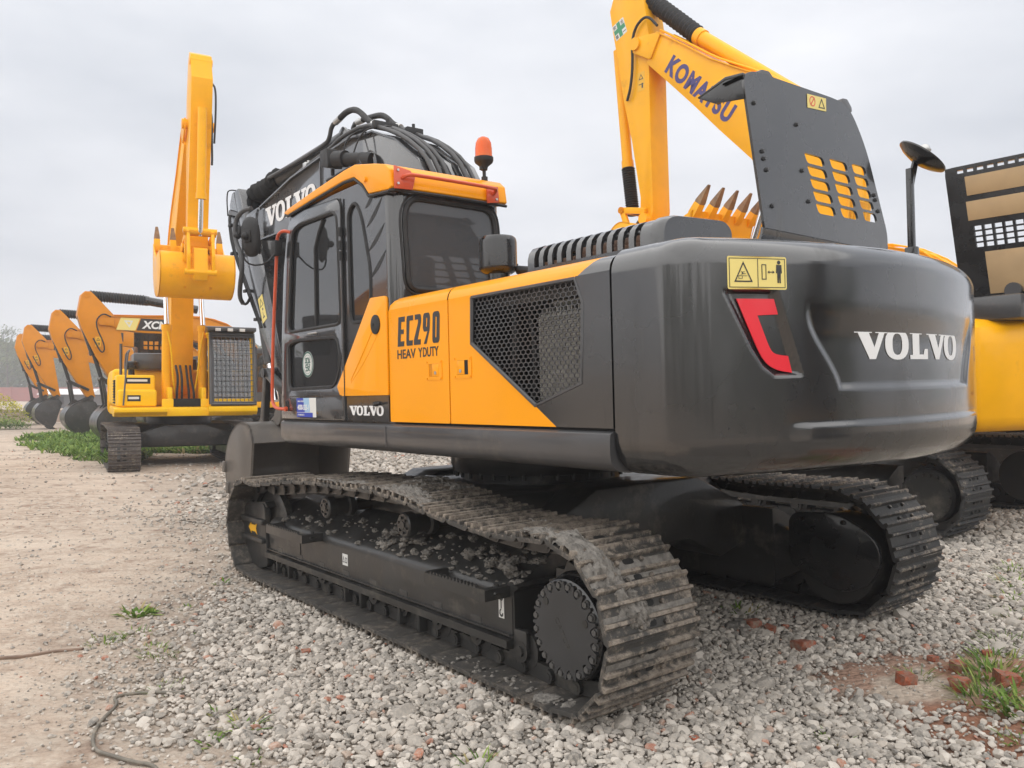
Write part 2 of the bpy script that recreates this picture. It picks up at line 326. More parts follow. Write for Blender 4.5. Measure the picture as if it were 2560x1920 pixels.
# ------------------------------------------------------------------ tracks
def track_path(a0, a1, r, zc, top, n_arc=14):
    """closed side profile of a track: rear wheel centre x=a0, front wheel centre x=a1"""
    P = []
    for k in range(n_arc + 1):
        a = PI * 1.5 - PI * k / n_arc; P.append((a0 + r * math.cos(a), zc + r * math.sin(a)))
    P += list(top)
    for k in range(n_arc + 1):
        a = PI * .5 - PI * k / n_arc; P.append((a1 + r * math.cos(a), zc + r * math.sin(a)))
    return P
def resample(P, n):
    P = [Vector(p) for p in P]; P.append(P[0]); L = [0]
    for a, b in zip(P[:-1], P[1:]): L.append(L[-1] + (b - a).length)
    out = []; j = 0
    for i in range(n):
        s = L[-1] * i / n
        while L[j + 1] < s: j += 1
        t = (s - L[j]) / max(1e-9, L[j + 1] - L[j]); out.append(P[j].lerp(P[j + 1], t))
    return out, L[-1]
def shoe_mb(w, pitch, detail=2):
    """one track shoe: X along the track, Y across, Z outward, origin on the chain side of the plate"""
    b = MB(); h = w / 2; p = pitch * .5
    prof = [(-p - .002, .014), (-p * .93, .004), (-p * .80, -.009), (p * .78, -.005), (p * .90, .003), (p * .97, .014), (p + .001, .018), (p * .74, .018), (p * .70, .044), (p * .56, .046), (p * .50, .018), (-p * .06, .016), (-p * .10, .040), (-p * .26, .040), (-p * .32, .016), (-p * .68, .016), (-p * .72, .042), (-p * .90, .042), (-p * .96, .017), (-p - .006, .016)]
    b.prism(prof, -h, h, 'y', bev=.002 if detail > 1 else 0, seg=1)
    if detail > 0:
        for sx in (-1, 1):
            for sy in (-1, 1):
                b.cyl((sx * p * .44 - .012, sy * .085, .012), (sx * p * .44 - .012, sy * .085, .034), .014, .012, n=6)
    return b
def hole_shade_mb(pitch):  # thin dark ovals laid on the plate, the slots' shade as colour
    b = MB()
    for cx, w in ((pitch * .18, .036), (-pitch * .24, .026)):
        t = fill2d(oval(cx, 0, .0165, w, 14, .6), (), .0006); t.transform(Matrix.Translation((0, 0, .0185))); me = bpy.data.meshes.new('t'); t.to_mesh(me); t.free(); b.bm.from_mesh(me); bpy.data.meshes.remove(me)
    return b
def link_mb(pitch, detail=1):
    b = MB(); p = pitch / 2
    for s in (-1, 1):
        y = s * .075
        out = [(-p - .02, -.035), (-p + .03, -.015), (p - .02, -.005), (p + .02, -.02), (p + .03, -.06), (p - .01, -.095), (-p + .03, -.10), (-p - .03, -.075)]
        b.prism(out, y - .018, y + .018, 'y')
        b.cyl((p - .005, y - .03, -.055), (p - .005, y + .03 + s * .012, -.055), .036, n=10)
        b.cyl((p - .005, y + s * .02, -.055), (p - .005, y + s * .045, -.055), .02, n=8)
    b.cyl((p, -.08, -.055), (p, .08, -.055), .028, n=8)
    return b
def place(P, i, y):
    n = len(P); a = P[i]; b_ = P[(i + 1) % n]; d = (b_ - a).normalized(); m_ = (a + b_) / 2
    t = Vector((d.x, 0, d.y)); o = Vector((-d.y, 0, d.x))
    # the path runs rear bottom -> rear top -> front top -> front bottom, so outward is to the left of travel
    mtx = Matrix((t, o.cross(t), o)).transposed().to_4x4(); mtx.translation = Vector((m_.x, y, m_.y)); return mtx
def make_track(root, path, y, w, n, sm, individual, detail=2, lab=None):
    P, L = resample(path, n); pitch = L / n
    ch = MB(); lm = link_mb(pitch).mesh('l', 'frame')
    for i in range(n):
        t = bmesh.new(); t.from_mesh(lm); t.transform(place(P, i, y)); me = bpy.data.meshes.new('t'); t.to_mesh(me); t.free(); ch.bm.from_mesh(me); bpy.data.meshes.remove(me)
    tr = ch.build('crawler_track', 'frame', root, label=lab)
    sme = shoe_mb(w, pitch, detail).mesh('track_shoe', sm)
    sme.materials.append(M['dark'])
    if detail > 0:
        b = bmesh.new(); b.from_mesh(sme); hm = hole_shade_mb(pitch); k0 = len(b.faces); me = bpy.data.meshes.new('t'); hm.bm.to_mesh(me); b.from_mesh(me); b.faces.ensure_lookup_table()
        for f in b.faces[k0:]: f.material_index = 1
        b.to_mesh(sme); b.free()
    if individual:
        for i in range(n):
            o = link('track_shoe', sme, tr); mt = place(P, i, y); e = .5 * (noise.noise(Vector((i * 1.7, y, 0))))
            o.matrix_local = mt @ Matrix.Rotation(R(e * 1.2), 4, 'Y')
    else:
        b = bmesh.new()
        for i in range(n):
            t = bmesh.new(); t.from_mesh(sme); t.transform(place(P, i, y)); me = bpy.data.meshes.new('t'); t.to_mesh(me); t.free(); b.from_mesh(me); bpy.data.meshes.remove(me)
        me = bpy.data.meshes.new('track_shoes'); b.to_mesh(me); b.free(); me.materials.append(M[sm]); me.materials.append(M['dark']); link('shoe_belt', me, tr)
    return tr, P, pitch
def clump_mb(mb, c, r, sq=.6, seed=0):
    t = bmesh.new(); bmesh.ops.create_icosphere(t, subdivisions=3 if r > .02 else 2, radius=r)
    off = Vector((seed * 3.1, seed * 1.7, seed))
    for v in t.verts:
        n = noise.noise(v.co / r * 1.3 + off) * .55 + noise.noise(v.co / r * 3.5 + off) * .4 + noise.noise(v.co / r * 8 + off) * .22
        v.co *= max(.25, 1 + n); v.co.z *= sq
    mb._add(t, 0, 2, Matrix.Translation(c))
def running_gear(root, s, P, pitch, x0, x1, zc, yc, gen=False):
    """rollers, sprocket, idler and frame of one side; s = +1 for the machine's left"""
    yo = yc + s * .13; yi = yc - s * .13
    n = 9 if not gen else 7
    for k in range(n):
        x = x0 + .42 + (x1 - x0 - .80) * k / (n - 1)
        b = MB(); b.lathe([(.05, -.13), (.06, -.13), (.06, -.10), (.112, -.095), (.112, -.075), (.085, -.07), (.085, .07), (.112, .075), (.112, .095), (.06, .10), (.06, .13), (.05, .13)], (x, yc, .185), 'y', 20)
        b.prism(rnd([(x - .055, .30), (x + .055, .30), (x + .055, .17), (x + .03, .13), (x - .03, .13), (x - .055, .17)], .015), yc + s * .10, yc + s * .128, 'y', bev=.004)
        b.cyl((x, yc + s * .125, .185), (x, yc + s * .142, .185), .03, n=8)
        b.build('track_roller', 'frame', root)
    for k, x in enumerate((.93, -.27) if not gen else (.9, -.4)):
        b = MB(); z = .735
        b.lathe([(.0, -.12), (.07, -.12), (.085, -.10), (.085, -.06), (.065, -.05), (.065, .05), (.085, .06), (.085, .12), (.075, .13), (0, .13)], (x, yc, z), 'y', 24)
        for j in range(6):
            a = j * PI / 3 + .3; b.cyl((x + .05 * math.cos(a), yc + s * .13, z + .05 * math.sin(a)), (x + .05 * math.cos(a), yc + s * .143, z + .05 * math.sin(a)), .010, n=6)
        b.lathe([(.018, .13), (.030, .13), (.030, .14), (.018, .14)], (x, yc, z), 'y', 12) if s > 0 else None
        b.cyl((x, yc - s * .12, z), (x, yc - s * .34, z), .05, n=10)
        b.build('carrier_roller', 'frame', root)
    # sprocket with teeth, and final drive
    b = MB(); t = []
    for k in range(42):
        a = 2 * PI * k / 42; r = (.335, .30, .30)[k % 2 if k % 2 == 0 else 1]; t.append((x0 + r * math.cos(a), zc + r * math.sin(a)))
    b.prism(t, yc - .03, yc + .03, 'y'); b.lathe([(0, 0), (.27, 0), (.27, s * .10), (.25, s * .12)], (x0, yc - s * .02, zc), 'y', 32)
    b.build('sprocket', 'frame', root)
    b = MB(); b.lathe([(.30, -.30), (.31, -.28), (.31, -.06), (.0, -.06)], (x0, yc, zc), 'y', 32) if s > 0 else b.lathe([(.0, .06), (.31, .06), (.31, .28), (.30, .30)], (x0, yc, zc), 'y', 32)
    b.build('travel_motor', 'frame', root)
    b = MB(); b.lathe([(.0, -.06), (.20, -.06), (.33, -.04), (.36, -.03), (.36, .03), (.33, .04), (.20, .06), (.0, .06)], (x1, yc, zc), 'y', 36)
    b.build('idler_wheel', 'frame', root)

# ------------------------------------------------------------------ the near machine (its own axes: x ahead, y to its left, z up)
root = empty('excavator', RM, 'large dark grey and amber excavator in the foreground, seen from its left rear', 'excavator')
yc = 1.305; ZT = .405
TOP = [(-1.6, .835), (-1.26, .845), (-.83, .89), (-.5, .945), (-.13, .963), (.28, .95), (.74, .95), (1.2, .925), (1.55, .885), (2.0, .835)]
path = track_path(-1.95, 2.24, .425, .435, TOP)
path = [(x, z - .0) for x, z in path]
path[0] = (-1.95, .012); 
path = [(x, max(z, .044)) for x, z in path]
trk, P1, pitch = make_track(root, path, yc, .62, 50, 'shoe', True, lab='track crusted with dried mud')
running_gear(root, 1, P1, pitch, -1.93, 2.24, .40, yc)
path2 = [(x, max(z, .044)) for x, z in track_path(-1.93, 2.24, .425, .435, [(-1.2, .85), (-.5, .885), (.3, .89), (1.2, .87)])]
trk2, P2, _ = make_track(root, path2, -1.305, .62, 50, 'shoe2', True)
running_gear(root, -1, P2, pitch, -1.93, 2.24, .40, -1.305)
# final drive cover, bolted round its rim
yb = 1.46
b = MB(); b.lathe([(0, -.30), (.285, -.30), (.285, -.10), (.262, -.06), (.255, -.012), (.235, -.0), (0, .0)], (-1.925, yb, .395), 'y', 48)
hub = b.build('hub_cover', 'black', root, 25)
def scallop():
    o = []
    for k in range(20):
        for j in range(12):
            u = j / 12; a = 2 * PI * (k + u) / 20; d = abs(u - .5) * 2; r = .247 if d > .78 else .247 - .050 * math.sqrt(max(0, 1 - (d / .78) ** 2)); o.append((-1.925 + r * math.cos(a), .395 + r * math.sin(a)))
    return o
b = MB(); plate(b, scallop(), (), XZ(yb + .005), .009, 0); b.build('hub_plate', 'hubpaint', hub, 15)
for k in range(20):
    a = 2 * PI * (k + .5) / 20; x = -1.925 + .226 * math.cos(a); z = .395 + .226 * math.sin(a)
    b = MB(); b.cyl((x, yb - .006, z), (x, yb + .018, z), .0165, n=6); b.cyl((x, yb - .006, z), (x, yb + .006, z), .022, n=14); b.build('bolt', 'boltpaint', hub)
b = MB()
for a, rr in ((.75, .185), (2.75, .175)):
    x = -1.925 + rr * math.cos(a); z = .395 + rr * math.sin(a); b.lathe([(.014, 0), (.02, 0), (.02, .016), (.014, .016)], (x, yb + .002, z), 'y', 14); b.cyl((x, yb, z), (x, yb + .015, z), .009, n=6)
b.build('drain_plug', 'frame', hub)
bm = fit_text(text_bm('CATOP', 1, 0, .001), .17, .030); bm_obj('casting_letters', bm, 'frame', hub, TX(-1.90, yb + .014, .37) @ Matrix.Rotation(R(-58), 4, 'Z') @ Matrix.Translation((-.085, 0, 0)))
# track frame: flat face, flange below, rounded shoulder sloping up to the middle
def side_frame(s, name='track_frame'):
    prof = [(1.20, .14), (1.475, .19), (1.475, .235), (1.43, .24), (1.43, .455), (1.42, .49), (1.395, .518), (1.36, .535), (1.15, .66), (1.04, .70), (1.0, .70), (1.0, .14)]
    rings = []
    for x in (-1.44, 2.10):
        rings.append([Vector((x, s * y, z)) for y, z in prof])
    b = MB(); b.loft(rings)
    # raised flange line and end plate
    b.prism(rnd([(-1.455, .14), (-1.455, .50), (-1.50, .53), (-1.40, .545), (-1.40, .14)], .01), s * 1.05, s * 1.425, 'y')
    b.box(-1.44, 2.1, s * 1.40, s * 1.455, .255, .262)
    b.prism([(-1.40, .14), (-1.7, .30), (-1.7, .50), (-1.40, .60)], s * 1.02, s * 1.10, 'y', bev=.01)
    f = b.build(name, 'frame', root)
    g = MB()    # idler guard at the front end
    g.prism(rnd([(2.10, .10), (2.14, .62), (2.18, .655), (2.66, .60), (2.70, .54), (2.70, .30), (2.50, .09), (2.3, .055)], .03), s * 1.40, s * 1.455, 'y', bev=.006)
    g.prism(rnd([(2.10, .62), (2.16, .67), (2.66, .62), (2.66, .585), (2.16, .63)], .01), s * 1.05, s * 1.44, 'y')
    for z0, z1 in ((.465, .515), (.30, .345)):
        g.box(2.12, 2.68, s * 1.44, s * 1.495, z0, z1, .012)
    gd = g.build('idler_guard', 'frame', f)
    return f, gd
fr, gd = side_frame(1); side_frame(-1)
b = MB(); plate(b, [(0, 0), (.07, .055), (.07, .03), (.16, .03), (.21, .055), (.18, 0), (.21, -.055), (.16, -.03), (.07, -.03), (.07, -.055)], (), Matrix.Translation((0, 0, 0)), .001)
t = b.bm; bm_obj('arrow_decal', t, 'laborange', gd, XZ(1.457) @ Matrix.Translation((2.53, .41, 0)) @ Matrix.Diagonal((-1, 1, 1, 1)) @ Matrix.Rotation(0, 4, 'Z'))
for x0, x1 in ((1.00, 1.78), (-1.42, -.76)):    # toothed steps
    b = MB(); z = .50
    b.tube([(x0 + .02, 1.42, z), (x0, 1.53, z), (x0 + .07, 1.585, z), (x1 - .05, 1.585, z), (x1, 1.54, z), (x1, 1.42, z)], .012, 4)
    b2 = MB(); o = [(x0 + .05, 1.575), (x1 - .04, 1.575), (x1 - .04, 1.60), (x0 + .05, 1.60)]
    b.prism(rnd(o, .004), z - .035, z + .03, 'z')
    for i in range(int((x1 - x0 - .15) / .035)):
        xx = x0 + .09 + i * .035; b.prism([(xx, z + .03), (xx + .028, z + .03), (xx + .014, z + .048)], 1.578, 1.597, 'y')
    b.prism(rnd([(x0, z - .035), (x0, z + .03), (x0 + .05, z + .03), (x0 + .05, z - .035)], .003), 1.42, 1.60, 'y'); b.prism(rnd([(x1 - .03, z - .035), (x1 - .03, z + .03), (x1, z + .03), (x1, z - .035)], .003), 1.42, 1.58, 'y')
    b.cyl((x0 + .03, 1.50, z + .01), (x0 + .03, 1.50, z + .045), .015, n=8)
    b.build('step', 'frame', fr)
for xx in (-.35, .45, 1.75):      # guide guards between the rollers
    b = MB(); b.box(xx - .14, xx + .14, 1.36, 1.40, .07, .20, .01); b.box(xx - .14, xx - .11, 1.30, 1.46, .07, .24, .006); b.box(xx + .11, xx + .14, 1.30, 1.46, .07, .24, .006); b.build('roller_guard', 'frame', root)
b = MB(); b.prism([(1.42, .30), (1.62, .30), (1.62, .45), (1.42, .45)], 1.428, 1.436, 'y'); b.cyl((1.47, 1.43, .43), (1.47, 1.446, .43), .012, n=6); b.cyl((1.58, 1.43, .43), (1.58, 1.446, .43), .012, n=6); b.build('access_plate', 'frame', fr)
lb = MB(); plate(lb, [(0, 0), (.085, 0), (.085, .085), (0, .085)], (), XZ(1.4325) @ Matrix.Translation((.56, .335, 0)), .001); l = lb.build('warning_label', 'labwhite', fr)
ib = MB(); plate(ib, [(.05, .02), (.08, .02), (.065, .07)], [[(.056, .026), (.074, .026), (.065, .056)]], XZ(1.4335) @ Matrix.Translation((.56, .335, 0)), .001)
plate(ib, [(.01, .02), (.04, .02), (.04, .06), (.01, .06)], [[(.016, .026), (.034, .026), (.034, .054), (.016, .054)]], XZ(1.4335) @ Matrix.Translation((.56, .335, 0)), .001); ib.build('label_print', 'ink', fr)
lb = MB(); plate(lb, [(0, 0), (.05, 0), (.05, .15), (0, .15)], (), XZ(1.4325) @ Matrix.Translation((-1.37, .335, 0)), .001); lb.build('hook_label', 'labwhite', fr)
ib = MB(); plate(ib, oval(.025, .12, .018, .024, 16), [oval(.025, .12, .010, .014, 12)], XZ(1.4335) @ Matrix.Translation((-1.37, .335, 0)), .001)
plate(ib, [(.022, .055), (.030, .055), (.030, .10), (.022, .10)], (), XZ(1.4335) @ Matrix.Translation((-1.37, .335, 0)), .001)
plate(ib, [(.045 - .0, .045)] and [(.008, .03), (.015, .03), (.018, .022), (.025, .018), (.034, .024), (.034, .036), (.026, .046), (.026, .056), (.042, .042), (.044, .022), (.034, .008), (.02, .006), (.01, .014)], (), XZ(1.4335) @ Matrix.Translation((-1.37, .335, 0)), .001); ib.build('label_print', 'ink', fr)
# carbody between the tracks
b = MB(); b.prism(rnd([(-1.15, .55), (-.85, .93), (.85, .93), (1.15, .55), (.9, .42), (-.9, .42)], .06), -1.05, 1.05, 'y', bev=.03)
for sx in (-1, 1):
    b.prism([(-1.02, .72), (-.5, .96), (.5, .96), (1.02, .72), (1.02, .42), (.75, .34), (.4, .52), (-.4, .52), (-.75, .34), (-1.02, .42)], sx * .95 - .22, sx * .95 + .22, 'x', bev=.02)
b.build('carbody', 'frame', root)
b = MB(); b.lathe([(.0, .90), (.62, .90), (.62, .99), (.70, 1.0), (.72, 1.06), (.72, 1.12), (.66, 1.13), (.66, 1.25), (0, 1.25)], (0, 0, 0), 'z', 48)
for k in range(36):
    a = 2 * PI * k / 36; b.cyl((.69 * math.cos(a), .69 * math.sin(a), .965), (.69 * math.cos(a), .69 * math.sin(a), 1.01), .016, n=6)
b.build('slewing_ring', 'frame', root)
# dust cover on the inside of the far track's motor
b = MB(); b.prism(rnd([(-1.6, .70), (-1.98, .73), (-2.24, .60), (-2.30, .44), (-2.20, .26), (-1.98, .18), (-1.6, .32)], .1), -.99, -.955, 'y', bev=.01)
for x, z in ((-1.72, .66), (-2.03, .67), (-1.70, .36), (-2.08, .24)): b.cyl((x, -.96, z), (x, -.935, z), .016, n=6)
b.build('motor_guard', 'black', root)
# dried mud on the near track and its frame
b = MB(); q = random.Random(5)
for i in range(210):
    x = q.triangular(-1.9, 2.0, -.9) if i % 3 else q.uniform(-1.5, 1.9); u = q.random() ** 1.3; y = 1.40 - .25 * u; z = .515 + .145 * u
    r = q.choice((.008, .010, .013, .017, .024, .036 if q.random() < .5 else .01)); x = max(-1.42, x); clump_mb(b, (x, y, z + r * .2), r, .55, i)
for x, y, z, r in ((-1.30, 1.33, .59, .06), (-1.22, 1.24, .62, .07), (-1.05, 1.3, .6, .045), (-.85, 1.28, .61, .05), (-.62, 1.34, .56, .04), (-.1, 1.30, .60, .045), (.18, 1.27, .61, .06), (-.98, 1.22, .64, .05)):
    for k in range(7): clump_mb(b, (x + q.uniform(-.07, .07), y + q.uniform(-.05, .04), z + q.uniform(-.01, .02) - .01), r * q.uniform(.3, .6), .7, k + x * 9)
tag(b.build('dried_mud', 'mud', fr, 60), kind='stuff')
def mud_sheet():
    """a crust following the track's outside, thick in patches and sunk below the bars elsewhere"""
    pts, _ = resample(path, 900); b = MB(); bm = b.bm; cols = 150; grid = []
    for i in range(900):
        p = pts[i]
        if p.y < .30: continue
        if p.x > 2.2 and p.y < .8: continue
        d = (pts[(i + 3) % 900] - pts[i - 3]).normalized(); o = Vector((-d.y, d.x)); row = []
        for k in range(cols):
            y = .998 + .614 * k / (cols - 1); P = Vector((p.x, y, p.y))
            big = noise.noise(P * 1.6 + Vector((3, 9, 1))) + .5 * noise.noise(P * 5 + Vector((1, 2, 8))); fine = noise.noise(P * 22) * .5 + noise.noise(P * 55) * .35 + noise.noise(P * 120) * .3
            if p.x < -1.95:           # rear bend: one smear from the outer edge to the middle
                am = .30 * math.exp(-((y - (1.50 - .5 * max(0, .78 - p.y))) / .13) ** 2) * ss(p.y, .42, .56) - .22 + big * .22
            else: am = .34 * math.exp(-((p.x + .25) / 1.0) ** 2) - .22 + big * .42 + .10 * ss(y, 1.35, 1.55)
            h = .004 + .040 * ss(am + fine * .16, -.06, .16) + fine * .022 * ss(am, -.15, .1) 
            q = p + o * h; row.append(bm.verts.new((q.x, y + .006 * fine, q.y)))
        grid.append((p, row))
    for (pa, A), (pb, B_) in zip(grid[:-1], grid[1:]):
        if (pb - pa).length > .05: continue
        for k in range(cols - 1): bm.faces.new((A[k], A[k + 1], B_[k + 1], B_[k]))
    return b
tag(mud_sheet().build('caked_mud', 'mud', trk, 60), kind='stuff')
b = MB()
for i in range(70):           # crumbs on the lower run
    x = q.uniform(-2.0, -.9); clump_mb(b, (x, q.uniform(1.45, 1.6), .05), q.choice((.006, .009, .014)), .6, i)
clump_mb(b, (-1.86, 1.545, .05), .06, .25, 3); clump_mb(b, (-2.02, 1.54, .055), .04, .4, 9)
tag(b.build('mud_crumbs', 'mud', trk, 60), kind='stuff')

# ------------------------------------------------------------------ upper structure
RY = 3.05
def cw_outline(n=110):
    """plan of the counterweight from the left front seam round the tail to the right: (x, y, outward normal)"""
    P = [(-2.275, 1.42), (-2.36, 1.42), (-2.47, 1.42)]
    r = .22; cy = 1.42 - r; cx = -math.sqrt((RY - r) ** 2 - cy ** 2); a0 = math.atan2(cy, -cx)
    P += [(cx + r * math.cos(a), cy + r * math.sin(a)) for a in np.linspace(PI / 2, PI - a0, 14)]
    P += [(-RY * math.cos(a), RY * math.sin(a)) for a in np.linspace(a0 * .98, -a0 * .98, n)]
    P += [(cx + r * math.cos(a), -cy - r * math.sin(a)) for a in np.linspace(PI - a0, PI / 2, 14)]
    P += [(-2.47, -1.42), (-2.36, -1.42), (-2.275, -1.42)]; return P
def seg_in(y, z):
    """how deep the tail's moulded recesses lie at (y, z)"""
    yl = .66 + .19 * ss(z, 1.56, 1.95)
    d = min(yl - abs(y + .02), z - 1.585); dd = ss(d, -.006, .03) * (1 - ss(z, 1.80, 2.02)) if z > 1.8 else ss(d, -.006, .03)
    return dd
EM = [(1.235, 2.045), (.985, 2.045), (.865, 1.655), (1.00, 1.655), (1.06, 1.70), (1.11, 1.78)]
def in_poly(p, poly):
    c = False; n = len(poly)
    for i in range(n):
        a, b = poly[i], poly[(i + 1) % n]
        if (a[1] > p[1]) != (b[1] > p[1]) and p[0] < (b[0] - a[0]) * (p[1] - a[1]) / (b[1] - a[1]) + a[0]: c = not c
    return c
def edge_d(p, poly):
    m_ = 9; P = Vector(p)
    for i in range(len(poly)):
        a, b = Vector(poly[i]), Vector(poly[(i + 1) % len(poly)]); t = max(0, min(1, (P - a).dot(b - a) / (b - a).length_squared)); m_ = min(m_, (P - a.lerp(b, t)).length)
    return m_ if in_poly(p, poly) else -m_
O0 = cw_outline(); Z = [1.20, 1.203, 1.215, 1.235, 1.27, 1.31, 1.36] + list(np.linspace(1.385, 2.17, 84)) + [2.195, 2.22, 2.245, 2.265, 2.28, 2.292, 2.298, 2.30]
def zin(z):
    i = 0
    if z < 1.36: i += .16 * (1 - math.sqrt(max(0, 1 - ((1.36 - z) / .16) ** 2)))
    if z > 2.17: i += .15 * (1 - math.sqrt(max(0, 1 - ((z - 2.17) / .13) ** 2)))
    return i
# resample evenly and finely near the emblem
PP = [Vector(p) for p in O0]; L = [0]
for a, b_ in zip(PP[:-1], PP[1:]): L.append(L[-1] + (b_ - a).length)
Sx = list(np.linspace(0, L[-1], 330)); OUT = [Vector((np.interp(s_, L, [p.x for p in PP]), np.interp(s_, L, [p.y for p in PP]))) for s_ in Sx]
NRM = []
for i in range(len(OUT)):
    d = (OUT[min(i + 1, len(OUT) - 1)] - OUT[max(i - 1, 0)]).normalized(); NRM.append(Vector((d.y, -d.x)) if True else 0)
if NRM[0].y < 0: NRM = [-n_ for n_ in NRM]
b = MB(); rings = []
for z in Z:
    ring = []
    for p, n_ in zip(OUT, NRM):
        i = zin(z); y = p.y
        if p.x < -2.5:
            i += .020 * seg_in(y, z)
            e = edge_d((y, z), EM); i += .030 * ss(e, -.004, .018)
            lo = (1 - ss(abs(y + .02), .84, .96)); i -= .016 * lo * (1 - ss(z, 1.418, 1.434)) * ss(z, 1.25, 1.33)
        i = min(i, .2) if p.x < -2.5 else i * .98
        ring.append(Vector((p.x - n_.x * i, p.y - n_.y * i, z)))
    # fade the inset to a clean vertical seam at the front
    rings.append(ring)
V = [[b.bm.verts.new(p) for p in r] for r in rings]
for A, B in zip(V[:-1], V[1:]):
    for k in range(len(A) - 1): b.bm.faces.new((A[k], A[k + 1], B[k + 1], B[k]))
b.bm.faces.new(V[-1]); b.bm.faces.new(V[0][::-1]); b.bm.faces.new([r[0] for r in V] + [r[-1] for r in V][::-1])
cw = b.build('counterweight', 'cwpaint', root, 50)
def on_arc(bm, y0, z0, off, Rr=RY, sub=True):
    """wrap a flat (u,v) mesh (u to the viewer's right) round the tail: u=0 at y=y0"""
    if sub: bmesh.ops.triangulate(bm, faces=bm.faces[:]); bmesh.ops.subdivide_edges(bm, edges=[e for e in bm.edges if e.calc_length() > .06], cuts=3, use_grid_fill=True)
    for v in bm.verts:
        y = y0 - v.co.x; a = y / Rr; rr = Rr + off + v.co.z; v.co = Vector((-rr * math.cos(a), rr * math.sin(a), z0 + v.co.y))
    return bm
VO = slab_bm(1.06, .148, .001); bm_obj('lettering', on_arc(VO, .525, 1.727, -.0175), 'white', cw)
def warn_sign(parent, wrapf, w, h, col='labyel'):
    """two-field pictogram plate: crushed-hand triangle, keep-away person; wrapf places a flat (u,v) mesh at an offset"""
    t = fill2d(rnd([(0, 0), (w, 0), (w, h), (0, h)], .01), (), .0008); p = bm_obj('warning_sign', wrapf(t, .001), col, parent)
    def add(o, hl=()):
        if not hl: merge(ink, fill2d(o, (), .0004)); return
        A_, B_ = list(o), list(hl[0]); n_ = len(A_)
        if len(A_) != len(B_): merge(ink, fill2d(o, hl, .0004)); return
        for i_ in range(n_): j_ = (i_ + 1) % n_; merge(ink, fill2d([A_[i_], A_[j_], B_[j_], B_[i_]], (), .0004))
    ink = bmesh.new(); k = w / .31
    add([(.008 * k, .008 * k), (w - .008 * k, .008 * k), (w - .008 * k, h - .008 * k), (.008 * k, h - .008 * k)], [[(.011 * k, .011 * k), (w - .011 * k, .011 * k), (w - .011 * k, h - .011 * k), (.011 * k, h - .011 * k)]])
    add([(w * .495, .01 * k), (w * .505, .01 * k), (w * .505, h - .01 * k), (w * .495, h - .01 * k)])
    add([(.033 * k, .033 * k), (.127 * k, .033 * k), (.08 * k, .127 * k)], [[(.042 * k, .039 * k), (.118 * k, .039 * k), (.08 * k, .114 * k)]])
    add([(.055 * k, .048 * k), (.075 * k, .048 * k), (.075 * k, .062 * k), (.055 * k, .062 * k)], [[(.057 * k, .050 * k), (.073 * k, .050 * k), (.073 * k, .060 * k), (.057 * k, .060 * k)]])
    for dy in (0, .009, .018): add([(.075 * k, (.060 + dy) * k), (.099 * k - dy * .6 * k, (.060 + dy) * k), (.099 * k - dy * .6 * k, (.062 + dy) * k), (.075 * k, (.062 + dy) * k)])
    add([(.064 * k, .064 * k), (.080 * k, .070 * k), (.080 * k, .074 * k), (.066 * k, .084 * k), (.074 * k, .072 * k)])
    add([(.175 * k, .045 * k), (.20 * k, .045 * k), (.20 * k, .115 * k), (.175 * k, .115 * k)], [[(.179 * k, .049 * k), (.196 * k, .049 * k), (.196 * k, .111 * k), (.179 * k, .111 * k)]])
    add([(.206 * k, .08 * k), (.216 * k, .087 * k), (.216 * k, .082 * k), (.234 * k, .082 * k), (.234 * k, .087 * k), (.244 * k, .08 * k), (.234 * k, .073 * k), (.234 * k, .078 * k), (.216 * k, .078 * k), (.216 * k, .073 * k)])
    add(oval(.268 * k, .125 * k, .009 * k, .009 * k, 14)); add(rnd([(.254 * k, .114 * k), (.282 * k, .114 * k), (.284 * k, .075 * k), (.279 * k, .075 * k), (.278 * k, .10 * k), (.277 * k, .03 * k), (.270 * k, .03 * k), (.268 * k, .07 * k), (.266 * k, .03 * k), (.259 * k, .03 * k), (.258 * k, .10 * k), (.257 * k, .075 * k), (.252 * k, .075 * k)], .002))
    bm_obj('sign_print', wrapf(ink, .003), 'ink', p) if False else bm_obj('sign_print', wrapf(ink, .003), 'ink', parent)
warn_sign(cw, lambda t, o: on_arc(t, 1.253, 2.045, o), .305, .148)
# red reflector: a bent bar in its recess
sh = rnd([(1.200, 2.005), (1.005, 2.005), (.985, 1.935), (1.095, 1.93), (1.03, 1.77), (1.00, 1.752), (.935, 1.745), (.915, 1.668), (1.00, 1.680), (1.062, 1.715), (1.105, 1.79)], [0, 0, 0, 0, .05, .03, 0, 0, .05, .06, .08])
t = fill2d([(-y, z) for y, z in sh], (), .004)
bm_obj('reflector', on_arc(t, 0, 0, -.022), 'redref', cw)
# side doors: flat face, rolled top
YS = 1.42; ROLL = [(1.42, 2.185), (1.413, 2.215), (1.395, 2.243), (1.365, 2.262), (1.32, 2.274), (1.15, 2.285), (.8, 2.29)]
def rolled(mb, xa, xb, dxa=(0,) * 7, dxb=(0,) * 7):
    A = [Vector((xa + d, y, z)) for d, (y, z) in zip(dxa, ROLL)]; B = [Vector((xb + d, y, z)) for d, (y, z) in zip(dxb, ROLL)]
    bm = mb.bm; a = [bm.verts.new(v) for v in A]; c = [bm.verts.new(v) for v in B]
    for i in range(6): bm.faces.new((a[i], c[i], c[i + 1], a[i + 1]))
b = MB(); plate(b, rnd([(-.115, 1.423), (-.115, 2.185), (-.848, 2.185), (-.848, 1.423)], .012, 3), (), XZ(YS - .008), .008, 0); rolled(b, -.13, -.846)
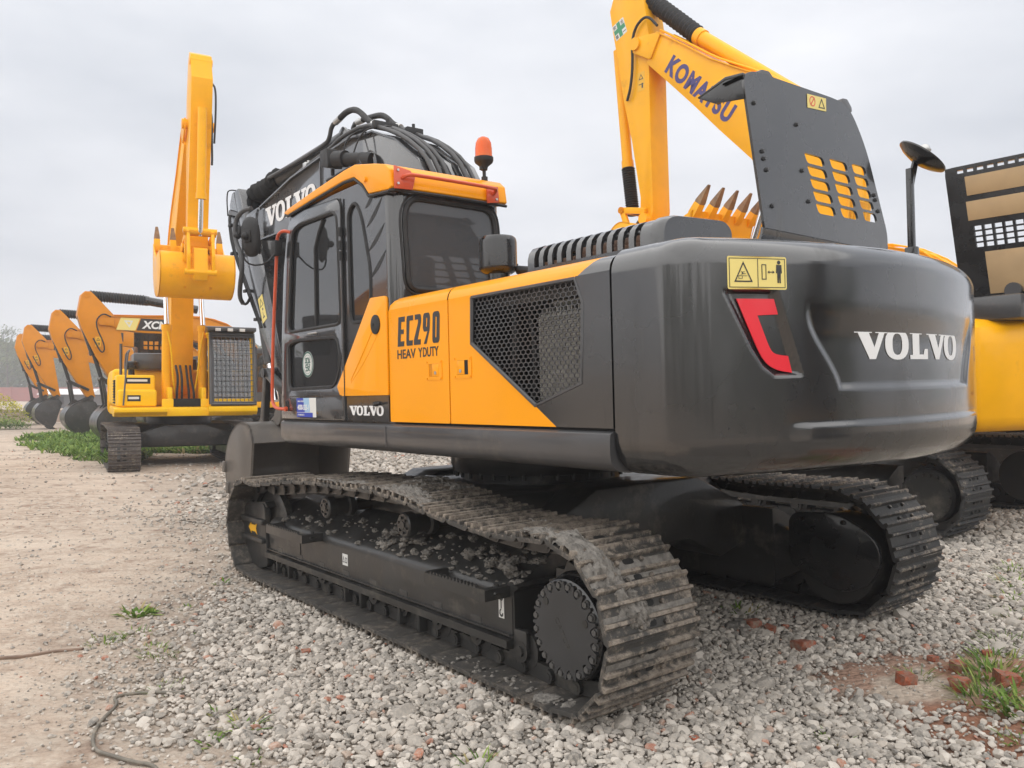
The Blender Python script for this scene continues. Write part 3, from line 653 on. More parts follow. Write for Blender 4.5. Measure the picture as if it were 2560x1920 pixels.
# rolled front edge of the door
b.loft([[Vector((-.115 - .0, YS - .004, z)), Vector((-.098, YS - .03, z)), Vector((-.098, YS - .25, z)), Vector((-.13, YS - .25, z))] for z in (1.423, 2.15, 2.24)])
d1 = b.build('engine_door', 'yellow', root, 30, 'amber door with model number')
Gr = [(-1.105, 2.172), (-1.092, 1.90), (-1.675, 1.533), (-2.043, 1.645), (-2.066, 2.05), (-2.010, 2.175)]
Y2 = [(-.860, 1.423), (-.860, 2.185), (-2.02, 2.185), (-2.010, 2.175), (-1.105, 2.172), (-1.092, 1.90), (-1.675, 1.533), (-1.845, 1.423)]
K2 = [(-1.845, 1.423), (-1.675, 1.533), (-2.043, 1.645), (-2.066, 2.05), (-2.010, 2.175), (-2.02, 2.185), (-2.262, 2.185), (-2.262, 1.423)]
b = MB(); plate(b, Y2, (), XZ(YS - .008), .008); dd = [0, -.05, -.09, -.115, -.13, -.14, -.15]; rolled(b, -.858, -2.035, dxb=dd)
d2 = b.build('engine_door', 'yellow', root, 30, 'amber door framing a honeycomb grille')
b = MB(); plate(b, K2, (), XZ(YS - .008), .008); rolled(b, -2.035, -2.262, dxa=dd); b.build('rear_side_panel', 'cwpaint', root, 30)
# honeycomb grille
def hexgrid(poly, a, kx):
    bm = bmesh.new(); w = a * math.sqrt(3) * kx; y = 1.50; row = 0; t = .0026
    while y < 2.2:
        x = -2.12 + (w / 2 if row % 2 else 0)
        while x < -1.05:
            if in_poly((x, y), poly) or edge_d((x, y), poly) > -.006:
                A = []; B = []
                for k in range(6):
                    an = PI / 6 + k * PI / 3; A.append((x + a * kx * math.cos(an), y + a * math.sin(an))); B.append((x + (a - t) * kx * math.cos(an), y + (a - t) * math.sin(an)))
                fa = [bm.verts.new((p[0], YS - .016, p[1])) for p in A]; fb = [bm.verts.new((p[0], YS - .016, p[1])) for p in B]; fc = [bm.verts.new((p[0], YS - .022, p[1])) for p in B]
                for k in range(6):
                    j = (k + 1) % 6; bm.faces.new((fa[k], fa[j], fb[j], fb[k])); bm.faces.new((fb[k], fb[j], fc[j], fc[k]))
            x += w
        y += a * 1.5; row += 1
    return bm
gb = hexgrid(Gr, .0155, 1.6)
gr = bm_obj('grille', gb, 'greyflat', d2)
b = MB(); b.tube([(p[0], YS - .006, p[1]) for p in Gr + [Gr[0]]], .013, 6)
b.build('grille_frame', 'greyflat', d2)
# what is seen through the grille: cooler, hoses, dark bay
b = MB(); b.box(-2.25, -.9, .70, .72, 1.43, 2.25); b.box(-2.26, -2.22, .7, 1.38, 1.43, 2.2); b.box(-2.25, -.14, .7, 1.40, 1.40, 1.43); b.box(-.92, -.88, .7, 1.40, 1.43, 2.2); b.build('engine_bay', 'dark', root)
b = MB(); b.box(-2.19, -1.62, 1.24, 1.34, 1.47, 2.02, .01)
for i in range(44): b.box(-2.18, -1.63, 1.34, 1.348, 1.49 + i * .012, 1.494 + i * .012)
b.box(-2.20, -1.60, 1.18, 1.31, 2.00, 2.03, .004)
for i in range(20): b.box(-2.19 + i * .029, -2.18 + i * .029, 1.305, 1.315, 2.03, 2.06)
b.build('radiator', 'radiator', root)
b = MB(); b.cyl((-2.15, 1.22, 2.12), (-1.66, 1.22, 2.12), .05, n=18); b.sph((-1.66, 1.22, 2.12), .05); b.tube([(-1.62, 1.24, 1.95), (-1.56, 1.26, 1.90), (-1.55, 1.26, 1.78), (-1.60, 1.25, 1.72)], .018, 8, 2); b.build('coolant_pipe', 'radiator', root)
b = MB(); b.tube([(-1.2, 1.2, 1.5), (-1.3, 1.25, 1.8), (-1.25, 1.2, 2.15)], .022, 8, 2); b.tube([(-1.4, 1.2, 1.5), (-1.45, 1.22, 1.9), (-1.35, 1.2, 2.15)], .014, 8, 2); b.build('bay_hose', 'rubber', root)
# latches: riveted plate, pocket and paddle with a key barrel
def latch(x0, x1, z0, z1, par, flip):
    b = MB(); w = x0 - x1; iw = .033
    xa, xb = x0 - iw, x1 + iw; za, zb = z1 - .022, z0 + .022
    plate(b, rnd([(x0, z0), (x1, z0), (x1, z1), (x0, z1)], .006, 2), [[(xa, zb), (xb, zb), (xb, za), (xa, za)]], XZ(YS + .002), .0015)
    for x in (x0 - .012, x1 + .012):
        for z in (z0 + .011, z1 - .011): b.cyl((x, YS, z), (x, YS + .008, z), .006, n=8)
    lt = b.build('door_latch', 'yellow', par)
    b = MB(); pw = (xa - xb)
    if flip: a_, c_ = xa - .001, xa - pw * .66
    else: a_, c_ = xa - pw * .34, xb + .001
    b.box(c_, a_, YS - .004, YS + .0045, zb + .001, za - .001, .002); b.build('paddle', 'yellow', lt) 
    b = MB(); xm = (a_ + c_) / 2; b.cyl((xm, YS, z0 + .045), (xm, YS + .008, z0 + .045), .011, n=14); b.build('key_barrel', 'zinc', lt)
    b = MB(); b.box(xb - .002, xa + .002, YS - .0005, YS + .0008, zb - .002, za + .002); b.build('pocket', 'dark' if flip else 'orange', lt)
latch(-.590, -.772, 1.694, 1.819, d1, False); latch(-.908, -1.092, 1.697, 1.828, d2, True)
# model number: condensed heavy slanted figures
def strokes(pl, t):
    bm = bmesh.new()
    for p in pl: merge(bm, fill2d(p[0], p[1:], .0008))
    return bm
Ef = [[(0, 0), (.9, 0), (.94, .17), (.42, .17), (.48, .42), (.88, .42), (.91, .57), (.51, .57), (.56, .83), (1.06, .83), (1.1, 1), (.2, 1)]]
Cf = [rnd([(1.0, .17), (.96, 0), (.1, 0), (.22, 1), (1.12, 1), (1.10, .83), (.60, .83), (.46, .17)], [0, 0, .12, .16, 0, 0, .05, .05])]
Tf = [rnd([(0, 0), (0, .16), (.62, .72), (.64, .83), (.2, .83), (.2, 1), (.9, 1), (1.04, .92), (1.02, .74), (.50, .17), (.92, .17), (.9, 0)], [0, 0, .05, .04, 0, 0, .05, .08, .05, 0, 0, 0])]
Nf = [rnd([(.2, 0), (.72, .4), (.25, .4), (.12, .52), (.2, .92), (.34, 1), (.95, 1), (1.08, .9), (1.0, .45), (.55, 0)], [0, .02, .06, .08, .08, .08, .08, .08, .05, 0]), rnd([(.52, .55), (.66, .55), (.74, .84), (.58, .84)], .03)]
Zf = [rnd([(.1, .1), (.22, .93), (.4, 1), (.95, 1), (1.1, .9), (1.0, .08), (.85, 0), (.2, 0)], [.06, .06, .08, .08, .08, .08, .08, .08]), rnd([(.47, .17), (.62, .17), (.72, .83), (.56, .83)], .05)]
bm = bmesh.new(); x = 0
for g, wd in ((Ef, 1.0), (Cf, 1.02), (Tf, .98), (Nf, 1.08), (Zf, 1.1)):
    t = strokes([g], 0); bmesh.ops.translate(t, verts=t.verts, vec=(x, 0, 0)); merge(bm, t); x += wd + .14
fit_text(bm, .525, .197); bm_obj('model_number', bm, 'ink', d1, TX(-.235, YS + .0012, 1.928))
bm = bmesh.new()
for w_, u in (('HEAV', 0), ('Y', .268), ('DUTY', .325)): merge(bm, fit_text(text_bm(w_, 1, .018, .0008), {'HEAV': .235, 'Y': .050, 'DUTY': .185}[w_], .062), Matrix.Translation((u, 0, 0)))
bm_obj('lettering', bm, 'ink', d1, TX(-.228, YS + .0012, 1.845))
# deck: rounded side beam, floor and rear house top
b = MB(); prof = [(1.36, 1.408), (1.425, 1.408), (1.445, 1.396), (1.45, 1.37), (1.45, 1.30), (1.442, 1.26), (1.42, 1.232), (1.385, 1.214), (1.33, 1.205), (1.0, 1.205), (1.0, 1.408)]
xs = [(1.80, .10, .05), (1.79, .045, .02), (1.765, .012, .004), (1.73, 0, 0), (-2.266, 0, 0)]
b.loft([[Vector((x, 1.20 + (y - 1.20) * (1 - i / .25) if y > 1.2 else y, 1.31 + (z - 1.31) * (1 - j / .1))) for y, z in prof] for x, i, j in xs])
b.box(-.098, -.092, 1.449, 1.4525, 1.25, 1.395)
b.build('side_beam', 'greyflat', root, 40)
b = MB(); b.box(-2.26, 1.65, -1.40, 1.05, 1.22, 1.405, .02); b.build('deck', 'frame', root)
b = MB(); b.box(-2.27, -.22, -1.40, 1.30, 2.10, 2.284, .03); b.box(-.24, -.16, .45, 1.38, 1.42, 2.2, .01); b.box(-2.27, 1.3, -1.42, -.45, 1.41, 2.05, .04); b.build('house_top', 'greyflat', root)
# louvred engine cover on the roof
def lprof(y0=1.175, dz=0): return [(y0, 2.285), (y0, 2.375), (y0 - .012, 2.415), (y0 - .04, 2.445), (y0 - .085, 2.462), (y0 - .16, 2.468)]
b = MB(); T = .012
def shell(xa, xb, pr, thick=.014):
    n = len(pr); A = [Vector((xa, *p)) for p in pr]; A2 = [Vector((xa, p[0] - thick, p[1] - thick * (p[1] > 2.3))) for p in pr]
    B = [Vector((xb, *p)) for p in pr]; B2 = [Vector((xb, p[0] - thick, p[1] - thick * (p[1] > 2.3))) for p in pr]
    bm = b.bm; a = [bm.verts.new(v) for v in A + A2[::-1]]; c = [bm.verts.new(v) for v in B + B2[::-1]]; m_ = len(a)
    for i in range(m_): bm.faces.new((a[i], a[(i + 1) % m_], c[(i + 1) % m_], c[i]))
    bm.faces.new(a[::-1]); bm.faces.new(c)
NS = 11; x = -1.40; pit = .0795
shell(-1.34, x, lprof())
for i in range(NS):
    shell(x - pit + .038, x - pit, lprof()) if True else 0; x -= pit
shell(x - .0, -2.31, lprof())
b.box(-2.31, -1.34, 1.160, 1.177, 2.285, 2.325); b.box(-2.31, -1.34, .62, 1.03, 2.40, 2.469, .004)
b.prism(rnd([(1.17, 2.285), (1.17, 2.40), (1.09, 2.468), (.64, 2.468), (.60, 2.285)], [0, .05, .06, .05, 0]), -1.36, -1.335, 'x')
b.loft([[Vector((-2.305 - d, .60 + (y - .60), z)) if False else Vector((-2.305 - d * min(1, 1), .88 + (y - .88) * (1 - e), 2.285 + (z - 2.285) * (1 - e * .5))) for y, z in rnd([(1.175, 2.285), (1.175, 2.42), (1.10, 2.472), (.66, 2.485), (.60, 2.44), (.60, 2.285)], [0, .08, .06, .05, .03, 0])] for d, e in ((0, 0), (.03, .005), (.055, .03), (.07, .08))])
b.build('engine_cover', 'grey', root, 40)
b = MB(); b.box(-2.27, -1.38, .95, 1.12, 2.286, 2.36, .01); b.cyl((-1.7, 1.05, 2.37), (-2.2, 1.05, 2.37), .04); b.build('engine_block', 'rust', root)
# raised bonnet: a pressed lid with slots, standing open on the tail
def bonnet():
    xb = -2.30
    out = rnd([(.235, 2.50), (-1.115, 2.47), (-1.11, 2.60), (-.875, 3.12), (-.70, 3.345), (-.56, 3.375), (.30, 3.372), (.40, 3.33), (.375, 3.20)], [.0, .0, .05, .12, .14, .12, .06, .08, .05])
    out = [(y, z) for y, z in out]
    holes = []
    for r_ in range(5):
        for c_, (y0, w_) in enumerate(((-.172, .222), (-.440, .212), (-.692, .18))):
            if r_ == 4 and c_ == 2: y0 -= .01
            y = y0 - r_ * .027; z = 2.955 - r_ * .0725 + (c_ * .006); holes.append(rnd([(y, z + .030), (y - w_ * .90, z + .030), (y - w_, z - .026), (y - w_ * .14, z - .026)], [.012, .03, .02, .025], 4))
    b = MB(); plate(b, out, holes, YZ(xb), .008, 0)
    # bottom edge sweeps back towards the tail
    rows = []
    for t in np.linspace(0, 1, 8):
        a = t * PI / 2; dx = .20 * (1 - math.cos(a)); dz = -.165 * math.sin(a)
        rows.append([Vector((xb + dx + .008 * s_, y + (y + .44) * .03 * t * t, zz + dz)) for y, zz, s_ in ((.24, 2.505, 0), (-.2, 2.497, 0), (-.7, 2.484, 0), (-1.118, 2.475, 0), (-1.118, 2.475, 2), (-.7, 2.484, 2), (-.2, 2.497, 2), (.24, 2.505, 2))])
    b.loft(rows)
    # top and side rims turned forward
    for pts, w_ in (([(.40, 3.33), (.30, 3.372), (-.56, 3.375), (-.70, 3.345)], .13), ([(-.70, 3.345), (-.875, 3.12), (-1.11, 2.60)], .025)):
        P = rnd(pts, [0] + [.05] * (len(pts) - 2) + [0]); A = [Vector((xb, *p)) for p in P]; B = [Vector((xb + w_, p[0], p[1] - .01)) for p in P]
        bm = b.bm; va = [bm.verts.new(v) for v in A]; vb = [bm.verts.new(v) for v in B]; vc = [bm.verts.new(v + Vector((0, .0, -.012))) for v in B]; vd = [bm.verts.new(v + Vector((0, .0, -.012))) for v in A]
        for q0, q1 in ((va, vb), (vb, vc), (vc, vd)):
            for i in range(len(P) - 1): bm.faces.new((q0[i], q0[i + 1], q1[i + 1], q1[i]))
    return b
hood = bonnet().build('raised_bonnet', 'grey', root, 40)
b = MB()      # dark flared corner that shows its inside at upper left
b.prism([(-2.30, 3.345), (-2.18, 3.355), (-1.98, 3.30), (-2.0, 3.285), (-2.10, 3.23), (-2.30, 3.20)], .375, .387, 'y', bev=.003); b.prism([(-2.30, 3.345), (-2.18, 3.358), (-1.98, 3.30), (-1.985, 3.29), (-2.18, 3.34), (-2.30, 3.325)], .20, .39, 'y', bev=.003)
b.build('bonnet_lip', 'black', hood)
b = MB()
for y, z in ((.305, 3.19), (.24, 2.93), (.228, 2.89), (.205, 2.83), (.16, 2.63), (-.10, 3.14), (-.145, 2.875), (-.205, 2.70), (-.955, 2.83), (-.97, 2.80), (-1.0, 2.73)): b.cyl((-2.309, y, z), (-2.322, y, z), .0115, n=6); b.cyl((-2.309, y, z), (-2.311, y, z), .015, n=12)
b.build('bolt_heads', 'greyflat', hood)
for y0, w_ in ((.24, .16), (-.60, .13)):
    b = MB(); b.prism(rnd([(y0, 3.35), (y0 - .02, 3.40), (y0 - w_ * .6, 3.405), (y0 - w_, 3.36), (y0 - w_, 3.33), (y0, 3.335)], .012), -2.30, -2.26, 'x', bev=.003); b.build('hinge_cover', 'greyflat', hood)
t = fill2d([(0, 0), (.20, .012), (.20, .092), (0, .082)], (), .0006); bm_obj('warning_sign', t, 'labyel', hood, Matrix(((0, 0, -1, -2.311), (-1, 0, 0, -.215), (0, 1, 0, 3.262), (0, 0, 0, 1))))
t = bmesh.new(); merge(t, fill2d(oval(.052, .046, .030, .030, 20), [oval(.052, .046, .025, .025, 20)], .0004)); merge(t, fill2d([(.03, .024), (.034, .020), (.075, .068), (.071, .072)], (), .0004)); bm_obj('prohibition_print', t, 'redref', hood, Matrix(((0, 0, -1, -2.313), (-1, 0, 0, -.215), (0, 1, 0, 3.262), (0, 0, 0, 1))))
t = fill2d([(.115, .020), (.185, .024), (.150, .082)], [[(.125, .026), (.175, .029), (.150, .070)]], .0004); bm_obj('triangle_print', t, 'ink', hood, Matrix(((0, 0, -1, -2.313), (-1, 0, 0, -.215), (0, 1, 0, 3.262), (0, 0, 0, 1))))
# air pre-cleaner
px_, py_ = -.69, .90
b = MB(); b.lathe([(.0, 2.26), (.075, 2.26), (.075, 2.42), (.0, 2.42)], (px_, py_, 0), 'z', 24); b.lathe([(.09, 2.395), (.122, 2.415), (.132, 2.43), (.132, 2.438), (.126, 2.440), (.126, 2.605), (.122, 2.628), (.108, 2.642), (0, 2.646)], (px_, py_, 0), 'z', 40)
for k in range(6): b.cyl((px_ + .125 * math.cos(k), py_ + .125 * math.sin(k), 2.455), (px_ + .132 * math.cos(k), py_ + .132 * math.sin(k), 2.455), .006, n=6)
b.build('air_precleaner', 'black', root, 40)
b = MB(); b.tube([(px_ - .08, py_ - .1, 2.42), (px_ - .2, py_ - .15, 2.40), (px_ - .28, py_ - .18, 2.28)], .03, 10, 2); b.build('intake_hose', 'rubber', root)
# mirror pole on the far rear corner
b = MB(); b.box(-2.37, -2.33, -1.37, -1.33, 2.28, 3.05, .004); b.prism([(-1.35, 2.85), (-1.35, 3.02), (-1.44, 3.19), (-1.48, 3.17)], -2.36, -2.345, 'x'); b.prism([(-1.30, 2.28), (-1.40, 2.28), (-1.375, 2.52), (-1.325, 2.52)], -2.39, -2.31, 'x', bev=.01)
mp_ = b.build('mirror_post', 'black', root)
b = MB(); c = Vector((-2.41, -1.40, 3.12)); ax = Vector((-.52, -.35, .77)).normalized()
q = ax.to_track_quat('Z', 'Y').to_matrix().to_4x4(); q.translation = c
t = MB(); t.lathe([(0, -.045), (.08, -.038), (.14, -.018), (.172, .0), (.172, .010), (.16, .012), (0, .012)], (0, 0, 0), 'z', 32); t.bm.transform(q); t.build('mirror', 'black', mp_)
b = MB(); b.sph(c + Vector((-.02, 0, .05)), .035); b.cyl(c, c + ax * .07, .02); b.build('mirror_bracket', 'zinc', mp_)

# ------------------------------------------------------------------ cab
GU = rnd([(1.572, 2.148), (1.452, 2.985), (1.30, 3.018), (.62, 3.005), (.588, 2.148)], [.08, .10, .06, .10, .08]); GL = rnd([(1.575, 2.05), (1.40, 2.075), (.655, 2.055), (.60, 1.86), (.70, 1.675), (1.57, 1.668)], [.06, .05, .07, .08, .10, .06])
GS = rnd([(.452, 2.30), (.458, 2.96), (.34, 3.03), (.245, 2.90), (.128, 2.50), (.135, 2.25), (.25, 2.14), (.44, 2.14)], [.1, .06, .07, .08, .1, .08, .06, .05])
DOOR = rnd([(.562, 1.425), (.562, 3.085), (1.27, 3.115), (1.525, 3.075), (1.64, 2.66), (1.715, 2.10), (1.75, 1.425)], [.01, .08, .03, .10, .03, .03, .01])
SIDE = [(-.10, 1.415), (-.10, 3.14), (1.50, 3.14), (1.665, 2.66), (1.735, 2.10), (1.775, 1.415)]
def grow(p, d):
    P = [Vector(q) for q in p]; n = len(P); area = sum(P[i - 1].x * P[i].y - P[i].x * P[i - 1].y for i in range(n)); s = 1 if area > 0 else -1; o = []
    for i in range(n):
        t = (P[(i + 1) % n] - P[i - 1]).normalized(); o.append(tuple(P[i] + Vector((t.y, -t.x)) * d * s))
    return o
b = MB(); plate(b, SIDE, [grow(GU, .02), grow(GL, .02), GS], XZ(1.404), .012)
for x0, z0, x1, z1 in ((-.095, 2.93, .05, 2.87),): pass
xr = -.19; cr_ = .09
def corner(z0, z1, sgn, yc_):
    b.loft([[Vector((-.10 - cr_ * math.sin(a), yc_ + sgn * cr_ * math.cos(a), z)) for a in np.linspace(0, PI / 2, 8)] + [Vector((-.10 - (cr_ - .03) * math.sin(a), yc_ + sgn * (cr_ - .03) * math.cos(a), z)) for a in np.linspace(PI / 2, 0, 8)] for z in (z0, z1)])
corner(1.415, 3.12, 1, 1.326); corner(1.415, 3.12, -1, .57)
RW = rnd([(1.295, 2.33), (1.325, 2.86), (1.25, 2.965), (.60, 2.955), (.545, 2.87), (.545, 2.33)], [.08, .10, .09, .08, .12, .08])
plate(b, [(1.33, 1.415), (1.33, 3.12), (.56, 3.12), (.56, 1.415)] and [(1.327, 1.415), (1.327, 3.12), (.545, 3.12), (.545, 1.415)], [RW], YZ(xr + .012), .010)
plate(b, [(-.10, 1.415), (-.10, 3.14), (1.50, 3.14), (1.665, 2.66), (1.735, 2.10), (1.775, 1.415)], [rnd([(.02, 2.2), (.02, 2.98), (1.40, 2.98), (1.52, 2.66), (1.56, 2.2)], .08)], XZ(.50), .012)
for y0, y1 in ((.49, .55), (1.345, 1.416)):
    b.prism([(1.47, 3.14), (1.52, 3.14), (1.68, 2.66), (1.75, 2.10), (1.79, 1.415), (1.74, 1.415), (1.70, 2.10), (1.62, 2.66)], y0, y1, 'y', bev=.008)
b.box(1.74, 1.78, .5, 1.41, 1.415, 1.65); b.box(-.15, 1.75, .5, 1.40, 1.40, 1.44); b.box(1.42, 1.50, .5, 1.41, 3.06, 3.14); b.box(-.15, 1.5, .5, 1.41, 3.10, 3.14)
cab = b.build('cab', 'grey', root, 30)
b = MB(); b.box(-.17, 1.48, .515, 1.385, 3.04, 3.09); b.box(-.17, 1.70, .52, 1.385, 1.44, 1.46); b.build('cab_lining', 'seat', cab)
# gills on the rear pillar: flat dark lens shapes painting the shade of pressed grooves
b = MB()
for x0, z0, x1, z1 in ((-.060, 2.975, .175, 2.80), (-.085, 2.79, .16, 2.625), (-.10, 2.605, .14, 2.43), (.02, 3.03, .18, 2.93)):
    if x0 == .02: x0, z0, x1, z1 = .055, 3.035, .19, 2.94
    A = Vector((x0, z0)); B_ = Vector((x1, z1)); d = (B_ - A); nn = Vector((-d.y, d.x)).normalized(); up_ = []; lo = []
    for t in np.linspace(0, 1, 10): w_ = .030 * math.sin(PI * t) ** .8; p = A + d * t; up_.append(tuple(p + nn * w_ * .25)); lo.append(tuple(p - nn * w_))
    plate(b, up_ + lo[::-1][1:-1], (), XZ(1.4165), .0012)
b.build('pillar_gill_shade', 'rubber', cab)
# door
b = MB(); plate(b, DOOR, [GU, GL], XZ(1.421), .008, .002); b.box(.60, 1.735, 1.4285, 1.4325, 1.606, 1.612)
door = b.build('cab_door', 'grey', cab, 30)
def gasket(mb, pl, y, r, n=6, yz=None):
    P = [(p[0], y, p[1]) if yz is None else (yz, p[0], p[1]) for p in pl]; mb.tube(P + [P[0], P[1]], r, n); return mb
b = MB(); gasket(b, GU, 1.424, .016); gasket(b, GL, 1.424, .016); gasket(b, GS, 1.414, .014); gasket(b, grow(DOOR, .007), 1.412, .008); gasket(b, RW, 0, .022, 6, xr); gasket(b, grow(RW, .035), 0, .008, 6, xr); b.tube([(.545, 1.43, 1.43), (.547, 1.43, 3.08)], .007, 6)
b.build('window_rubber', 'rubber', cab)
b = MB(); b.tube([(.875, 1.417, 2.985), (.955, 1.417, 2.90), (1.035, 1.417, 2.78), (1.045, 1.417, 2.15)], .014, 6); b.build('sliding_pane_bar', 'rubber', cab)
for nm, pl, y, g in (('side_window', GU, 1.408, 'glass'), ('lower_window', GL, 1.408, 'glassd'), ('quarter_window', GS, 1.405, 'glass')):
    b = MB(); plate(b, pl, (), XZ(y), .0015); b.build(nm, g, cab)
b = MB(); plate(b, RW, (), YZ(xr + .008), .0015); b.build('rear_window', 'glassr', cab)
b = MB(); b.loft([[Vector((1.72, .54, 1.65)), Vector((1.72, 1.36, 1.65)), Vector((1.724, 1.36, 1.65)), Vector((1.724, .54, 1.65))], [Vector((1.62, .54, 2.66)), Vector((1.62, 1.36, 2.66)), Vector((1.624, 1.36, 2.66)), Vector((1.624, .54, 2.66))], [Vector((1.47, .54, 3.08)), Vector((1.47, 1.36, 3.08)), Vector((1.474, 1.36, 3.08)), Vector((1.474, .54, 3.08))]]); b.build('windscreen', 'glass', cab)
b = MB(); plate(b, rnd([(.03, 2.2), (.03, 2.98), (1.40, 2.98), (1.52, 2.66), (1.56, 2.2)], .08), (), XZ(.50), .0015); b.build('inner_window', 'glass', cab)
b = MB(); b.box(.30, .85, .72, 1.20, 1.72, 1.88, .05); b.prism(rnd([(.30, 1.86), (.42, 1.86), (.30, 2.50), (.18, 2.50)], .05), .74, 1.18, 'y', bev=.03); b.prism(rnd([(.20, 2.52), (.28, 2.52), (.25, 2.70), (.17, 2.70)], .02), .84, 1.08, 'y', bev=.02)
b.box(.35, .8, .78, 1.15, 1.45, 1.72, .02); b.box(.45, .95, .60, .70, 1.7, 2.0, .02); b.box(.45, .95, 1.22, 1.30, 1.7, 2.0, .02); b.cyl((.92, .65, 2.0), (.95, .65, 2.2), .015); b.cyl((.92, 1.26, 2.0), (.95, 1.26, 2.2), .015); b.box(1.3, 1.5, .6, .8, 1.5, 2.1, .03); b.build('seat', 'seat', cab, 40)
b = MB(); b.box(-.165, -.155, .56, 1.31, 2.14, 2.585); b.tube([(-.14, 1.24, 2.58), (-.14, 1.22, 2.66), (-.14, 1.18, 2.675), (-.14, .98, 2.66), (-.14, .955, 2.64), (-.14, .95, 2.57)], .010, 8, 1); b.build('rear_shelf', 'seat', cab)
# roof: yellow pressed cap with a rubber edge
RF = [(1.575, 3.150), (1.50, 3.130), (1.0, 3.165), (.47, 3.192), (.30, 3.185), (.165, 3.105), (.085, 3.022), (-.20, 2.995), (-.235, 3.01), (-.215, 3.13), (-.16, 3.175), (.0, 3.215), (.28, 3.272), (.45, 3.268), (1.0, 3.225), (1.50, 3.178), (1.57, 3.165)]
b = MB(); b.prism(RF, .46, 1.445, 'y', bev=.018, seg=3); b.cyl((.12, 1.40, 3.13), (.12, 1.46, 3.13), .028, .02, n=16)
roof = b.build('cab_roof', 'yellow', cab, 50)
b = MB(); b.tube([(p[0], 1.438, p[1] - .006) for p in ((1.56, 3.142), (1.50, 3.126), (1.0, 3.158), (.47, 3.186), (.30, 3.178), (.17, 3.10), (.09, 3.012), (-.20, 2.988))] , .011, 6); b.tube([(-.20, 1.438, 2.988), (-.232, 1.42, 2.99), (-.238, .98, 2.992), (-.235, .47, 2.985)], .011, 6); b.build('roof_rubber', 'rubber', cab)
# rear roof bracket plates and their rail
b = MB(); b.prism([(1.425, 3.150), (1.30, 3.130), (1.262, 3.085), (1.285, 3.0), (1.425, 2.995)], -.252, -.240, 'x', bev=.002); b.prism([(.655, 3.105), (.555, 3.115), (.545, 3.0), (.655, 2.985)], -.252, -.240, 'x', bev=.002)
b.tube([(-.25, 1.365, 3.07), (-.29, 1.35, 3.085), (-.31, 1.30, 3.088), (-.31, .63, 3.085), (-.29, .60, 3.08), (-.255, .60, 3.055)], .013, 10, 2); rl = b.build('rear_grab_rail', 'red', cab)
b = MB()
for y, z in ((1.40, 3.12), (1.40, 3.03), (.575, 3.09), (.575, 3.02)): b.cyl((-.25, y, z), (-.262, y, z), .009, n=8)
b.build('bolt_heads', 'zinc', rl)
b = MB(); b.tube([(1.50, 1.42, 2.985), (1.53, 1.47, 3.0), (1.60, 1.485, 2.985), (1.64, 1.485, 2.93), (1.655, 1.485, 2.78), (1.775, 1.485, 2.10), (1.82, 1.485, 1.63), (1.812, 1.485, 1.56), (1.765, 1.48, 1.515), (1.70, 1.46, 1.505), (1.62, 1.43, 1.505)], .0145, 10, 2); b.cyl((1.625, 1.42, 1.505), (1.625, 1.455, 1.505), .02, n=10); b.build('grab_rail', 'red', cab)
b = MB(); b.box(1.60, 1.70, 1.455, 1.52, 2.80, 2.93, .008); b.tube([(1.62, 1.50, 2.83), (1.60, 1.60, 2.72), (1.62, 1.72, 2.70), (1.64, 1.78, 2.76), (1.64, 1.78, 2.90)], .008, 6, 1); ma = b.build('mirror_arm', 'rubber', cab)
b = MB(); t = bmesh.new()
mm = frame3((1.60, 1.72, 2.935), (-.80, -.60, 0), (0, .05, 1)); b2 = MB(); b2.loft([[Vector((x * k_, y * k_, z_)) for x, y in oval(0, 0, .085, .165, 28, .75)] for k_, z_ in ((.9, -.012), (1, 0), (1, .01), (.80, .04), (.4, .052))]); b2.box(-.03, .03, -.05, .05, .04, .065, .006); b2.bm.transform(mm); b2.build('mirror', 'rubber', cab, 50)
b = MB(); b.cyl(Vector((1.60, 1.72, 2.93)), Vector((1.56, 1.78, 2.93)), .022); b.sph((1.56, 1.79, 2.93), .03); b.build('mirror_joint', 'rubber', cab)
# yellow cab flank, its vent, the black sill panel
b = MB(); plate(b, rnd([(.118, 2.291), (-.105, 2.285), (-.105, 1.607), (.622, 1.607), (.672, 1.675), (.525, 1.835)], [.01, .03, .005, .005, .01, .02]), (), XZ(1.424), .006, .002)
b.tube([(.10, 1.430, 2.05), (.30, 1.431, 1.85), (.44, 1.430, 1.72)], .006, 4, 1); b.tube([(.02, 1.430, 2.03), (.20, 1.431, 1.86), (.44, 1.430, 1.70)], .004, 4, 1)
fl = b.build('cab_flank', 'yellow', cab, 30)
b = MB(); plate(b, oval(.042, 2.10, .060, .066, 28), (), XZ(1.434), .006, .002); b.lathe([(.0, 0), (.012, 0), (.012, .006), (0, .008)], (.07, 1.440, 2.10), 'y', 12); b.build('breather_cap', 'rubber', fl)
b = MB(); plate(b, [(.548, 1.425), (-.105, 1.425), (-.105, 1.60), (.548, 1.60)], (), XZ(1.423), .004); sl = b.build('sill_panel', 'grey', cab)
b = MB(); b.cyl((.06, 1.42, 1.545), (.06, 1.455, 1.545), .018, n=12); b.tube([(.06, 1.45, 1.545), (.0, 1.46, 1.55), (-.03, 1.455, 1.552)], .008, 6); b.build('sill_catch', 'rubber', cab)
bm_obj('lettering', slab_bm(.512, .069, .0008), 'white', sl, TX(.478, 1.429, 1.463))
b = MB()
for i in range(9): b.box(.535, .55, 1.428, 1.434, 1.64 + i * .022, 1.645 + i * .022)
b.build('flank_gills', 'ink', fl)
